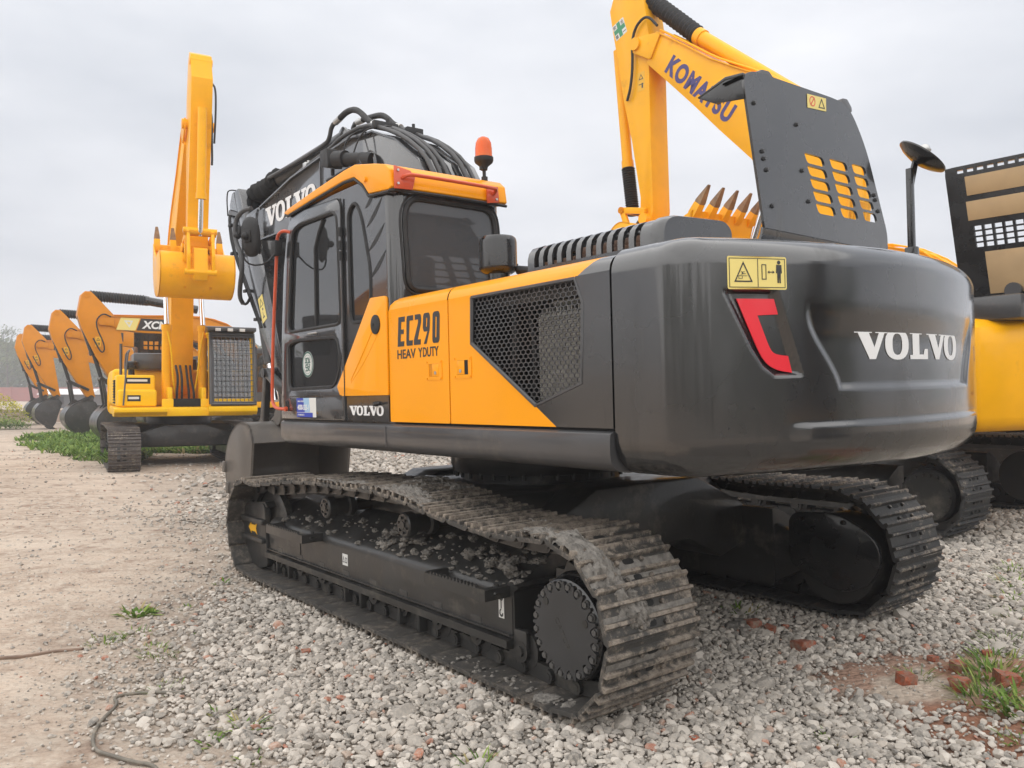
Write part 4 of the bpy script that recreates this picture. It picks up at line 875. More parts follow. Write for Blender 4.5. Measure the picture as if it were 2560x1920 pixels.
# stickers on the door: phone plate, round good-luck sign
t = fill2d([(0, 0), (.375, 0), (.375, .155), (0, .155)], (), .0006); st = bm_obj('phone_sticker', t, 'labwhite', door, TX(1.43, 1.4305, 1.440))
bm_obj('sticker_field', fill2d([(0, .04), (.16, .04), (.13, .155), (0, .155)], (), .0004), 'blue', door, TX(1.43, 1.4318, 1.440)); bm_obj('sticker_field', fill2d([(.135, .04), (.26, .04), (.24, .155), (.13, .155)], (), .0004), 'skyblue', door, TX(1.43, 1.4317, 1.440)); bm_obj('sticker_field', fill2d([(0, 0), (.31, 0), (.31, .036), (0, .036)], (), .0004), 'blue', door, TX(1.43, 1.4318, 1.440))
bm_obj('sticker_print', fit_text(text_bm('4000-525-1', 1, .03, .0004), .22, .045), 'white', door, TX(1.41, 1.4332, 1.497)); bm_obj('sticker_print', fit_text(text_bm('全国统一服务热线', 1, .01, .0004), .12, .014), 'white', door, TX(1.41, 1.4332, 1.562)); bm_obj('sticker_print', fit_text(text_bm('海归机械有限公司', 1, .01, .0004), .13, .014), 'white', door, TX(1.41, 1.4332, 1.451))
bm_obj('qr_blank', fill2d([(.325, .004), (.355, .004), (.355, .034), (.325, .034)], [[(.330, .009), (.350, .009), (.350, .029), (.330, .029)]], .0004), 'skyblue', door, TX(1.43, 1.4318, 1.440)) if False else None
bm_obj('round_sticker', fill2d(oval(0, 0, .108, .106, 40), (), .0006), 'labwhite', cab, TX(1.238, 1.4115, 1.868)); bm_obj('sticker_ring', fill2d(oval(0, 0, .106, .104, 40), [oval(0, 0, .092, .090, 40)], .0004), 'dkgreen', cab, TX(1.238, 1.4128, 1.868))
bm_obj('sticker_ring', fill2d(oval(0, 0, .080, .078, 40), [oval(0, 0, .077, .075, 40)], .0004), 'dkgreen', cab, TX(1.238, 1.4128, 1.868)); bm_obj('sticker_character', fit_text(text_bm('發', 1, .012, .0004), .112, .118), 'dkgreen', cab, TX(1.238 + .056, 1.4128, 1.868 - .059))
b = MB(); b.box(1.60, 1.66, 1.428, 1.436, 1.49, 1.58, .004); b.build('door_lock', 'rubber', door); b = MB(); b.box(1.612, 1.648, 1.4355, 1.437, 1.505, 1.57); b.build('lock_pocket', 'dark', door)
b = MB(); b.box(1.00, 1.16, 1.428, 1.444, 2.104, 2.116, .004); b.build('window_catch', 'zinc', door)
b = MB()
for z in (2.80, 2.70, 2.62): b.cyl((.556, 1.436, z), (.556, 1.436, z + .065), .013, n=10)
b.build('door_hinge', 'rubber', door)
# beacon
b = MB(); b.cyl((-.10, .565, 3.12), (-.10, .568, 3.30), .013, n=10); b.cyl((-.10, .565, 3.12), (-.10, .565, 3.22), .024, n=8); b.box(-.115, -.085, .585, .60, 3.27, 3.30); b.lathe([(.0, 3.265), (.025, 3.27), (.030, 3.295), (.066, 3.325), (.072, 3.34), (.072, 3.365), (0, 3.365)], (-.10, .568, 0), 'z', 28)
bc = b.build('beacon', 'rubber', cab, 40)
b = MB(); b.lathe([(.069, 3.365), (.064, 3.378), (.063, 3.43), (.058, 3.475), (.042, 3.507), (.018, 3.520), (0, 3.521)], (-.10, .568, 0), 'z', 32); b.build('beacon_lens', 'amber', cab, 60)

# ------------------------------------------------------------------ boom, stick, bucket
BT = [(.96, 1.75), (.965, 2.6), (.985, 3.1), (1.06, 3.42), (1.25, 3.70), (1.66, 3.99), (2.10, 4.175), (2.60, 4.235), (3.30, 4.20), (4.09, 4.145), (5.06, 3.99)]
BB = [(5.04, 3.60), (4.12, 3.585), (3.2, 3.52), (2.5, 3.30), (2.0, 2.85), (1.7, 2.2), (1.55, 1.65), (1.1, 1.6)]
b = MB(); b.prism(BT + BB, -.27, .27, 'y', bev=.004)
def strip(mb, top, y0, y1, t=.02):
    mb.loft([[Vector((x, y0, z + .0)), Vector((x, y1, z)), Vector((x, y1, z + t)), Vector((x, y0, z + t))] for x, z in top])
strip(b, BT, -.31, .31, .018); strip(b, [(x, z - .018) for x, z in BB[::-1]], -.31, .31, .018)
for s in (-1, 1): b.prism(rnd([(4.95, 3.98), (5.35, 3.98), (5.72, 3.90), (5.72, 3.80), (5.40, 3.62), (4.95, 3.60)], .05), s * .27, s * .235, 'y', bev=.01)
b.prism(rnd([(3.05, 4.18), (3.12, 4.50), (3.22, 4.58), (3.32, 4.53), (3.42, 4.19)], .04), -.14, -.10, 'y', bev=.006); b.prism(rnd([(3.05, 4.18), (3.12, 4.50), (3.22, 4.58), (3.32, 4.53), (3.42, 4.19)], .04), .02, .06, 'y', bev=.006)
b.cyl((5.60, -.30, 3.85), (5.60, .30, 3.85), .09, n=20); b.lathe([(.16, .27), (.17, .275), (.15, .30), (.05, .305), (0, .305)], (2.24, 0, 3.86), 'y', 32)
b.box(3.335, 3.35, .27, .285, 3.5, 4.19)
boom = b.build('boom', 'grey', root, 30)
t = slab_bm(1.47, .235, .001); mt = frame3((4.945, .274, 3.722), (-1, 0, .018), (0, 0, 1)); bm_obj('lettering', t, 'white', boom, mt)
def hose(pts, r, mtl='hose', nm='hydraulic_pipe', sm=2, par=None):
    b = MB(); b.tube(pts, r, 8, sm); return b.build(nm, mtl, par or boom, 60)
topz = lambda x: np.interp(x, [p[0] for p in BT], [p[1] for p in BT])
def top_run(y, dz, x0, x1, end=()):
    xs_ = [x for x in (1.0, 1.08, 1.25, 1.6, 2.0, 2.4, 2.8, 3.3, 4.0, 4.9) if x0 <= x <= x1]; return [(x, y, topz(x) + dz) for x in xs_]
for y, dz in ((.24, .07), (.17, .085)): hose(top_run(y, dz, .4, 2.0) + [(2.35, y, 4.33), (2.9, y, 4.34), (3.15, y, 4.28), (4.0, y, 4.215), (4.9, y - .0, 4.06)], .022, sm=1)
hose(top_run(.09, .075, .4, 1.6) + [(2.1, .10, 4.26), (2.34, .11, 4.34)], .024, sm=1); hose([(2.34, .11, 4.34), (2.50, .12, 4.42), (2.68, .12, 4.57), (2.83, .12, 4.64), (3.0, .12, 4.655), (3.12, .12, 4.635), (3.22, .12, 4.62)], .033, 'rubber', 'hydraulic_hose'); hose([(3.22, .12, 4.62), (3.36, .12, 4.60), (3.42, .12, 4.48), (3.5, .12, 4.44), (4.2, .12, 4.42), (5.2, .12, 4.42)], .026, sm=1)
hose(top_run(-.12, .08, .4, 1.6) + [(2.07, -.2, 4.22), (2.44, -.2, 4.40)], .024, sm=1); hose([(2.44, -.2, 4.40), (2.58, -.2, 4.48), (2.70, -.2, 4.58), (2.84, -.2, 4.64), (3.08, -.2, 4.675), (3.3, -.2, 4.70)], .033, 'rubber', 'hydraulic_hose'); hose([(3.3, -.2, 4.70), (3.46, -.2, 4.70), (3.5, -.2, 4.55)], .026, sm=1)
hose(top_run(-.20, .07, .4, 2.0) + [(2.5, -.22, 4.30), (4.0, -.22, 4.22)], .020, sm=1); hose(top_run(-.05, .03, .4, 2.8), .010, 'rubber', 'electric_cable', 1); hose(top_run(.03, .035, .4, 2.8), .010, 'rubber', 'electric_cable', 1)
b = MB()
for p, q in (((2.30, .11, 4.325), (2.42, .115, 4.375)), ((3.14, .12, 4.63), (3.26, .12, 4.615)), ((2.40, -.2, 4.385), (2.52, -.2, 4.435)), ((3.22, -.2, 4.69), (3.36, -.2, 4.70))): b.cyl(p, q, .036, n=12)
b.box(3.74, 3.82, .16, .27, 4.215, 4.27, .005); b.cyl((3.78, .21, 4.2), (3.78, .21, 4.30), .018, n=6)
b.build('hose_fitting', 'zinc', boom)
b = MB()
for x in (.95, 2.1): z = topz(x); b.box(x - .03, x + .03, .02, .29, z + .04, z + .12, .008); b.cyl((x, .13, z + .1), (x, .13, z + .16), .018, n=6); b.box(x - .03, x + .03, -.27, -.08, z + .04, z + .12, .008); b.cyl((x, -.17, z + .1), (x, -.17, z + .16), .018, n=6)
b.build('pipe_clamp', 'rubber', boom)
# arm cylinder on top of the boom: barrel, cloth-wrapped rod
b = MB(); b.cyl((3.25, -.03, 4.46), (5.22, -.03, 4.42), .105, n=28); b.build('arm_cylinder', 'frame', root, 40)
sh_ = MB(); q = random.Random(3); P = [Vector((5.16 + i * .052, -.02 + .008 * math.sin(i * 1.3), 4.42 - .0000 * i - .0028 * i + .018 * math.sin(i * .5))) for i in range(25)]
sh_.tube(P, .1, 20, 0, lambda i: .122 + .018 * math.sin(i * 1.9) + .012 * noise.noise(Vector((i * 1.1, 0, 0)))); 
for v in sh_.bm.verts: v.co += Vector((0, 1, 1)) * .022 * noise.noise(v.co * 11) + Vector((0, -1, 1)) * .014 * noise.noise(v.co * 25 + Vector((5, 1, 1)))
sh_.build('rod_cover', 'cloth', root, 80)
b = MB(); b.cyl((6.35, -.03, 4.36), (6.15, -.03, 4.375), .05, .05, n=16); b.build('cylinder_rod', 'chrome', root)
ST = [(6.34, 4.44), (6.10, 4.46), (5.98, 4.30), (5.86, 4.02), (5.46, 3.78), (5.30, 3.45), (4.90, 2.53), (4.68, 1.98), (4.52, 1.52), (4.54, 1.36), (4.68, 1.30), (4.82, 1.38), (4.88, 1.70), (5.06, 2.07), (5.62, 2.73), (6.08, 3.30), (6.36, 3.68), (6.45, 4.05), (6.44, 4.30)]
b = MB(); b.prism(ST, -.20, .20, 'y', bev=.004); b.lathe([(.15, .20), (.16, .215), (.15, .24), (.06, .25), (0, .25)], (5.60, 0, 3.85), 'y', 28)
for s in (-1, 1): b.prism(rnd([(5.25, 4.05), (5.72, 4.02), (5.80, 3.75), (5.40, 3.45), (5.22, 3.62)], .06), s * .205, s * .24, 'y', bev=.008)
stick = b.build('stick', 'grey', root, 30)
b = MB(); b.prism(rnd([(6.40, 4.22), (6.05, 4.10), (6.03, 4.06), (6.42, 4.16)], .01), .20, .225, 'y'); b.build('stick_rib', 'greyflat', stick)
for k, dy in enumerate((.0, .03, .06)):
    hose([(6.44 - .03 * k, .205 + .0 * dy, 4.22), (6.46 - k * .035, .215, 4.05), (6.37 - k * .04, .215, 3.72 - .01 * k), (6.06 - k * .035, .215, 3.32 + k * .02), (5.60 - k * .03, .215, 2.77 + .02 * k), (5.36 - k * .03, .215, 2.50)], .010, 'rubber', 'stick_pipe', 1, stick)
hose([(6.30, .0, 4.46), (6.42, .22, 4.52), (6.50, .22, 4.42), (6.47, .22, 4.15)], .009, 'rubber', 'stick_pipe', 2, stick)
b = MB()
for x, z in ((6.38, 4.0), (6.32, 3.60), (5.86, 3.03), (5.50, 2.62)): b.box(x - .06, x + .04, .20, .24, z - .02, z + .02, .005)
b.build('pipe_clamp', 'rubber', stick)
hose([(5.36, .30, 4.04), (5.50, .36, 4.03), (5.63, .40, 3.95), (5.66, .42, 3.78), (5.61, .42, 3.62), (5.44, .42, 3.46), (5.40, .42, 3.25), (5.55, .40, 3.07), (5.69, .36, 2.92), (5.74, .30, 2.85)], .030, 'hose', 'hydraulic_hose'); hose([(5.74, .30, 2.85), (5.68, .27, 2.83), (5.58, .25, 2.93)], .018, 'rubber', 'hydraulic_hose')
b = MB(); b.tube([(5.60, .30, 3.70), (5.62, .36, 3.80)], .05, 8); b.cyl((5.58, .27, 3.78), (5.58, .40, 3.78), .06, n=14); b.sph((5.62, .40, 3.72), .05); b.build('swivel_joint', 'rubber', boom)
t = fill2d([(0, 0), (.16, 0), (.16, .36), (0, .36)], (), .0006); mt = frame3((5.305, .2035, 2.55), (-.93, 0, .37), (.42, 0, .9)); bm_obj('warning_label', t, 'labyel', stick, mt)
t = bmesh.new(); merge(t, fill2d([(.02, .22), (.14, .22), (.08, .33)], [[(.036, .23), (.124, .23), (.08, .312)]], .0004)); merge(t, fill2d([(.05, .05), (.11, .05), (.11, .07), (.08, .07), (.08, .14), (.07, .14), (.07, .07), (.05, .07)], (), .0004)); merge(t, fill2d(oval(.09, .17, .018, .018, 12), (), .0004)); mt = frame3((5.305, .205, 2.55), (-.93, 0, .37), (.42, 0, .9)); bm_obj('label_print', t, 'ink', stick, mt)
# boom work lamp and camera on the boom's left cheek
b = MB(); b.cyl((2.20, .37, 3.92), (2.38, .46, 3.95), .065, n=20); b.cyl((2.36, .46, 3.95), (2.50, .50, 3.97), .082, n=24); b.cyl((2.12, .30, 3.89), (2.22, .36, 3.91), .085, n=20); b.cyl((2.49, .50, 3.97), (2.51, .505, 3.972), .06, n=20); b.build('lamp_bracket', 'rubber', boom, 40)
b = MB(); b.prism(rnd([(2.56, 3.90), (2.74, 3.94), (2.74, 4.10), (2.58, 4.10)], .02), .40, .56, 'y', bev=.012); b.cyl((2.62, .48, 3.84), (2.62, .48, 3.90), .02); b.tube([(2.70, .5, 3.80), (2.55, .5, 3.80), (2.35, .45, 3.84), (2.25, .40, 3.86)], .02, 6); b.build('work_lamp', 'rubber', boom)
hose([(2.3, .42, 3.96), (2.28, .36, 4.15), (2.2, .29, 4.25), (1.9, .2, 4.2)], .008, 'rubber', 'electric_cable'); hose([(2.45, .45, 4.0), (2.50, .38, 4.2), (2.4, .29, 4.27)], .008, 'rubber', 'electric_cable')
# boom cylinders
for s in (-1, 1):
    b = MB(); b.cyl((.95, s * .40, 1.55), (1.9, s * .37, 2.75), .10, n=20); b.cyl((.95, s * .48, 1.55), (.95, s * .32, 1.55), .12, n=16); b.build('boom_cylinder', 'grey', root)
    b = MB(); b.cyl((1.9, s * .37, 2.75), (2.24, s * .34, 3.85), .055, n=16); b.cyl((2.24, s * .27, 3.85), (2.24, s * .42, 3.85), .10, n=16); b.build('cylinder_rod', 'chrome', root)
# bucket cylinder, links
b = MB(); b.cyl((6.10, 0, 3.62), (5.60, 0, 2.05), .08, n=18); b.build('bucket_cylinder', 'frame', root); b = MB(); b.cyl((5.60, 0, 2.05), (5.42, 0, 1.55), .05, n=14); b.build('cylinder_rod', 'chrome', root)
b = MB()
for s in (-1, 1): b.prism(rnd([(5.02, 1.98), (5.10, 1.88), (4.55, 1.62), (4.48, 1.74)], .05), s * .24, s * .30, 'y', bev=.012); b.prism(rnd([(5.10, 1.96), (5.02, 1.84), (5.14, 1.18), (5.28, 1.2)], .05), s * .22, s * .29, 'y', bev=.012)
b.cyl((5.06, -.32, 1.91), (5.06, .32, 1.91), .06, n=16); b.build('bucket_link', 'frame', root)
BO = [(4.58, 1.06), (4.66, 1.27), (4.90, 1.315), (5.15, 1.26), (5.38, 1.12), (5.52, .92), (5.56, .72), (5.50, .50), (5.36, .28), (5.15, .10), (4.92, .0)]
def bucket(parent, outer, lip, hw, mtl, ears, teeth_dir, nteeth=5, tm='rust', lab=None, pins=None):
    """outer: back plate profile from the top lip round to the cutting edge"""
    O_ = [Vector(p) for p in outer]
    for _ in range(2):
        Q_ = [O_[0]]
        for a_, c_ in zip(O_[:-1], O_[1:]): Q_ += [a_ * .75 + c_ * .25, a_ * .25 + c_ * .75]
        O_ = Q_ + [O_[-1]]
    o_raw = outer; outer = [tuple(p) for p in O_]
    b = MB(); n = len(outer); cen = Vector((sum(p[0] for p in outer) / n, sum(p[1] for p in outer) / n))
    inner = [tuple(Vector(p) + (cen - Vector(p)).normalized() * .03) for p in outer]
    b.prism(list(outer) + inner[::-1], -hw, hw, 'y')
    for s in (-1, 1): b.prism(list(outer) + list(lip), s * hw, s * (hw - .03), 'y', bev=.003)
    for k in (.3, .5, .7): pass
    for px, pz, r in ears:
        for s in (-1, 1):
            b.cyl((px, s * .20, pz), (px, s * .30, pz), r, n=20); b.prism([(px - r * .7, pz + r * .4), (px + r * .7, pz + r * .6), tuple(o_raw[4]), tuple(o_raw[2]), tuple(o_raw[1])], s * .22, s * .27, 'y')
    e = Vector(outer[-1]); d = Vector(teeth_dir).normalized(); nn = Vector((-d.y, d.x))
    for i in range(nteeth):
        y = -hw + .08 + (2 * hw - .16) * i / (nteeth - 1); rings = []
        for u, hh, wy in ((-.16, .03, .05), (-.06, .065, .065), (.10, .055, .06), (.13, .04, .05)):
            c_ = e + d * u; rings.append([Vector((c_.x + nn.x * s1 * hh, y + s2 * wy, c_.y + nn.y * s1 * hh)) for s1, s2 in ((-1, -1), (1, -1), (1, 1), (-1, 1))])
        b.loft(rings)
    bk = b.build('bucket', mtl, parent, 30, lab)
    e = Vector(outer[-1]); d = Vector(teeth_dir).normalized(); nn = Vector((-d.y, d.x))
    for i in range(nteeth):
        y = -hw + .08 + (2 * hw - .16) * i / (nteeth - 1); t = MB()
        A = e - d * .10; rings = []
        for u, hh, wy in ((.21, .052, .056), (.24, .055, .058), (.34, .035, .048), (.50, .006, .026)):
            c_ = A + d * u; rings.append([Vector((c_.x + nn.x * s1 * hh, y + s2 * wy, c_.y + nn.y * s1 * hh)) for s1, s2 in ((-1, -1), (1, -1), (1, 1), (-1, 1))])
        t.loft(rings); t.build('tooth', tm, bk)
    return bk
bk = bucket(root, BO, [(4.72, .30), (4.67, .62)], .65, 'dusty', [(4.66, 1.36, .10), (5.20, 1.25, .085)], (-.85, -.25), 5, 'frame')
b = MB()
for z0 in (.66, .40, .18): x = np.interp(z0, [.0, .10, .28, .50, .72, .92], [4.92, 5.15, 5.36, 5.50, 5.56, 5.52]); b.box(x - .06, x + .03, .60, .68, z0, z0 + .14, .01)
b.build('wear_block', 'dusty', bk)

# ------------------------------------------------------------------ other machines, built to one pattern
def rect_bm(w, h, x=0, y=0): return fill2d([(x, y), (x + w, y), (x + w, y + h), (x, y + h)], (), .0008)
def make_exc(mtx, label, group, body, boomc, shoe='shoe4', pose='down', bucketm='frame', guard=False, dark_body=False, text=None, teeth='toothsteel', openhood=False, side='kyellow', rods='chrome', boots=False, drop=0, curl=0):
    r = empty('excavator', mtx, label, 'excavator', group)
    pth = [(x, max(z, .044)) for x, z in track_path(-1.95, 2.2, .43, .44, [(-1.0, .87), (0, .90), (1.2, .885)], 9)]
    for s in (1, -1):
        make_track(r, pth, s * 1.3, .6, 48, shoe, False, 1)
        running_gear(r, s, None, .2, -1.95, 2.2, .42, s * 1.3, True)
        b = MB(); b.lathe([(0, -.25), (.28, -.25), (.28, -.03), (.25, 0), (0, 0)] if s > 0 else [(0, 0), (.25, 0), (.28, .03), (.28, .25), (0, .25)], (-1.95, s * 1.46, .42), 'y', 32)
        for k in range(18): a = k * PI / 9; b.cyl((-1.95 + .225 * math.cos(a), s * 1.45, .42 + .225 * math.sin(a)), (-1.95 + .225 * math.cos(a), s * 1.475, .42 + .225 * math.sin(a)), .018, n=6)
        b.build('hub_cover', 'frame', r)
        b = MB(); b.loft([[Vector((x, s * y, z)) for y, z in [(1.15, .18), (1.44, .20), (1.44, .50), (1.38, .55), (1.15, .68), (1.04, .68), (1.04, .18)]] for x in (-1.5, 2.15)]); b.prism([(2.15, .1), (2.2, .62), (2.62, .60), (2.66, .3), (2.4, .08)], s * 1.38, s * 1.44, 'y'); b.build('track_frame', 'frame', r)
    b = MB(); b.prism([(-1.1, .55), (-.8, .93), (.8, .93), (1.1, .55), (.9, .42), (-.9, .42)], -1.05, 1.05, 'y', bev=.03); b.prism([(-1.02, .72), (-.4, .92), (.4, .92), (1.02, .72), (1.02, .45), (-1.02, .45)], .75, 1.1, 'x', bev=.02); b.prism([(-1.02, .72), (-.4, .92), (.4, .92), (1.02, .72), (1.02, .45), (-1.02, .45)], -1.1, -.75, 'x', bev=.02); b.lathe([(0, .9), (.70, .9), (.72, 1.05), (.68, 1.2), (0, 1.2)], (0, 0, 0), 'z', 36); b.build('carbody', 'frame', r)
    # house
    b = MB(); b.box(-2.2, 1.6, -1.4, 1.4, 1.12, 1.32, .03); b.prism([(1.2, 1.14), (1.65, 1.14), (1.75, 1.22), (1.75, 1.33), (1.2, 1.33)], .42, 1.46, 'y', bev=.015); b.prism([(.9, 1.12), (1.55, 1.12), (1.75, 1.22), (1.75, 1.30), (.9, 1.33)], -1.46, -.42, 'y', bev=.015); b.build('deck', side, r, 30)
    b = MB(); b.box(-2.25, -.12, -1.42, 1.42, 1.33, 2.18, .09, 4); b.build('engine_housing', body, r, 40)
    b = MB(); b.box(-2.252, -.14, 1.415, 1.43, 1.36, 2.10, .004); b.box(-1.21, -1.20, 1.42, 1.436, 1.36, 2.10); b.build('side_door', body, r)
    b = MB(); b.box(.0, 1.15, -1.40, -.62, 1.33, 2.02, .05, 3); b.box(1.17, 1.55, -1.38, -.62, 1.33, 1.70, .05, 3); b.build('tool_box', body, r, 40)
    b = MB()
    for i in range(8): b.box(.02, .08, -1.404, -1.41, 1.5, 1.9) if False else b.box(.15 + i * .07, .18 + i * .07, -1.412, -1.40, 1.5, 1.9)
    b.build('side_louvre', 'dark', r)
    rings = []
    for z, i in ((1.08, .16), (1.10, .07), (1.16, .02), (1.24, 0), (1.95, 0), (2.12, .03), (2.20, .12), (2.22, .2)):
        rings.append([Vector((-2.26, (1.44 - i), z))] + [Vector((-(2.88 - i) * math.cos(a) if abs(a) < .45 else -(2.88 - i) * math.cos(.45) + (abs(a) - .45) * .8, (2.88 - i) * math.sin(a) * 1.0 if abs(a) < .45 else math.copysign(min(1.44 - i, (2.88 - i) * math.sin(.45) + (abs(a) - .45) * 1.2), a), z)) for a in np.linspace(.62, -.62, 31)] + [Vector((-2.26, -(1.44 - i), z))])
    b = MB(); b.loft(rings); cwt = b.build('counterweight', body, r, 40)
    # engine cover, pre-cleaner, muffler
    b = MB(); b.box(-2.1, -.8, -.75, .75, 2.17, 2.42, .06, 3)
    b.build('engine_cover', 'grey' if body != 'grey' else 'greyflat', r, 40)
    b = MB(); b.lathe([(0, 2.0), (.07, 2.0), (.07, 2.14), (.14, 2.16), (.15, 2.19), (.15, 2.32), (.12, 2.35), (0, 2.35)], (.3, -1.05, 0), 'z', 24); b.build('air_precleaner', 'black', r, 40)
    b = MB(); b.cyl((-.7, -.9, 2.15), (-.7, -.9, 2.55), .06, n=16); b.tube([(-.7, -.9, 2.5), (-.7, -.9, 2.62), (-.76, -.9, 2.70)], .045, 10, 1); b.build('exhaust_pipe', 'rust', r, 40)
    # cab
    cabm = 'ayellow' if guard else body
    b = MB(); G1 = rnd([(1.50, 1.62), (1.46, 2.2), (1.32, 2.86), (.55, 2.88), (.55, 1.62)], .08); G2 = rnd([(.42, 2.2), (.42, 2.85), (.0, 2.80), (-.02, 2.2)], .08)
    plate(b, [(-.1, 1.33), (-.1, 2.95), (1.38, 2.95), (1.52, 2.4), (1.62, 1.33)], [G1, G2], XZ(1.39), .02); plate(b, [(-.1, 1.33), (-.1, 2.95), (1.38, 2.95), (1.52, 2.4), (1.62, 1.33)], [G1], XZ(.46), .02)
    b.prism([(.46, 1.33), (1.39, 1.33), (1.39, 2.0), (.46, 2.0)], -.12, -.08, 'x'); b.box(-.12, -.08, .46, .54, 2.0, 2.95); b.box(-.12, -.08, 1.31, 1.39, 2.0, 2.95); b.box(-.12, -.08, .46, 1.39, 2.82, 2.95)
    b.box(-.1, 1.6, .46, 1.39, 1.32, 1.36)
    for y0, y1 in ((.44, .51), (1.34, 1.41)): b.prism([(1.33, 2.95), (1.38, 2.95), (1.54, 2.4), (1.64, 1.33), (1.57, 1.33), (1.48, 2.4)], y0, y1, 'y', bev=.01)
    b.box(1.55, 1.63, .46, 1.39, 1.33, 1.50, .01)
    cb = b.build('cab', cabm, r, 30)
    b = MB(); b.prism(rnd([(-.14, 2.93), (1.42, 2.93), (1.42, 2.98), (1.2, 3.03), (.2, 3.06), (-.12, 3.02)], .03), .42, 1.43, 'y', bev=.02); b.build('cab_roof', cabm if not dark_body else 'greyflat', cb, 40)
    b = MB(); b.loft([[Vector((1.60, y, 1.50)) for y in (.5, 1.36)] + [Vector((1.604, y, 1.50)) for y in (1.36, .5)], [Vector((1.51, y, 2.4)) for y in (.5, 1.36)] + [Vector((1.514, y, 2.4)) for y in (1.36, .5)], [Vector((1.36, y, 2.93)) for y in (.5, 1.36)] + [Vector((1.364, y, 2.93)) for y in (1.36, .5)]]); b.build('windscreen', 'glass', cb)
    b = MB(); plate(b, G1, (), XZ(1.385), .002); plate(b, G2, (), XZ(1.385), .002); b.build('side_window', 'glassd', cb)
    b = MB(); b.box(.25, .75, .7, 1.15, 1.6, 1.8, .04); b.prism(rnd([(.25, 1.78), (.37, 1.78), (.28, 2.5), (.16, 2.5)], .05), .72, 1.13, 'y', bev=.03); b.build('seat', 'seat', cb, 40)
    b = MB(); b.tube([(1.50, 1.42, 2.7), (1.62, 1.46, 2.65), (1.66, 1.46, 1.6), (1.60, 1.42, 1.5)], .014, 6, 1); b.build('grab_rail', 'black', cb)
    if guard:
        b = MB()
        for y in np.linspace(.53, 1.37, 10): b.tube([(1.70, y, 1.40), (1.62, y, 2.4), (1.47, y, 2.90)], .008, 5)
        for k in range(13):
            z = 1.42 + k * .122; x = np.interp(z, [1.4, 2.4, 2.9], [1.70, 1.62, 1.47]); b.tube([(x, .50, z), (x, 1.40, z)], .008, 5)
        b.tube([(1.70, .50, 1.42), (1.62, .50, 2.4), (1.47, .50, 2.90), (1.47, 1.40, 2.90), (1.62, 1.40, 2.4), (1.70, 1.40, 1.42), (1.70, .50, 1.42)], .024, 6); b.build('windscreen_guard', 'greyflat', cb)
        b = MB(); b.prism([(1.2, 2.98), (1.62, 3.02), (1.62, 3.10), (1.2, 3.14)], .40, 1.45, 'y', bev=.01); b.build('sun_visor', 'greyflat', cb)
        for y in (.62, .88, 1.14): b = MB(); b.box(1.58, 1.66, y - .06, y + .06, 3.0, 3.07, .01); b.build('roof_lamp', 'lamp', cb)
        b = MB(); b.tube([(.75, -1.2, 2.0), (.75, -1.2, 2.45), (.75, -1.15, 2.55), (1.45, -1.15, 2.55), (1.5, -1.2, 2.45), (1.62, -1.28, 1.36)], .018, 8, 1); b.tube([(1.0, -1.3, 2.0), (1.0, -1.3, 2.7)], .03, 4); b.build('handrail', 'greyflat', r)
        t = rect_bm(.50, .13); bm_obj('name_plate', t, 'ink', r, frame3((1.1535, -1.0, 1.80), (0, 1, 0), (0, 0, 1))) if False else None
    # pose of the working arm, side profile in the machine's x-z plane
    if pose == 'down':
        piv = (5.45, 3.75); bt = [(.1, 2.0), (.7, 3.1), (1.5, 3.75), (2.3, 4.0), (3.2, 4.0), (4.2, 3.95), (5.2, 3.92)]; bb = [(5.2, 3.62), (4.2, 3.45), (3.0, 3.35), (2.2, 3.15), (1.4, 2.6), (.7, 1.9), (.3, 1.65)]
        st = [(6.0, 4.55), (5.90, 4.66), (5.74, 4.66), (5.62, 4.54), (5.14, 4.02), (4.96, 3.78), (4.88, 3.3), (4.62, 1.72), (4.56, 1.46), (4.70, 1.38), (4.86, 1.46), (5.62, 2.75), (5.98, 3.55), (6.10, 3.95)]
        acyl = ((2.6, 4.30), (4.2, 4.50), (5.76, 4.55)); bcyl = ((6.0, 3.95), (5.62, 2.75), (5.42, 2.05)); bcf = ((.85, 1.45), (1.75, 2.75), (2.3, 3.6)); lk = [((5.44, 2.03), (4.78, 1.70)), ((5.42, 2.02), (5.30, 1.25))]
        bo = [(4.55, 1.10), (4.62, 1.28), (4.90, 1.32), (5.18, 1.27), (5.44, 1.12), (5.62, .88), (5.66, .62), (5.56, .38), (5.34, .18), (5.10, .06), (4.95, .0)]; lip = [(4.80, .25), (4.70, .65)]; ears = [(4.70, 1.42, .09), (5.25, 1.28, .075)]; td = (-.8, -.3)
    else:
        piv = (3.05, 7.08); bt = [(-.20, 2.1), (-.42, 3.1), (-.50, 3.9), (-.46, 4.45), (-.22, 4.95), (.15, 5.38), (.55, 5.72), (.92, 5.96), (1.26, 6.16), (1.62, 6.38), (2.05, 6.71), (2.62, 7.12)]; bb = [(2.86, 6.72), (2.43, 6.29), (1.95, 5.80), (1.5, 5.32), (.95, 4.76), (.72, 4.4), (.56, 3.8), (.5, 2.9), (.45, 1.8), (.2, 1.6)]
        st = [(3.56, 8.10), (3.50, 8.36), (3.30, 8.46), (3.10, 8.30), (2.90, 7.60), (2.84, 7.2), (2.85, 6.70), (2.85, 5.80), (2.84, 4.4), (2.92, 4.16), (3.04, 4.14), (3.12, 4.30), (3.10, 4.65), (3.26, 5.60), (3.42, 6.30), (3.55, 7.08), (3.65, 7.65), (3.68, 7.85)]
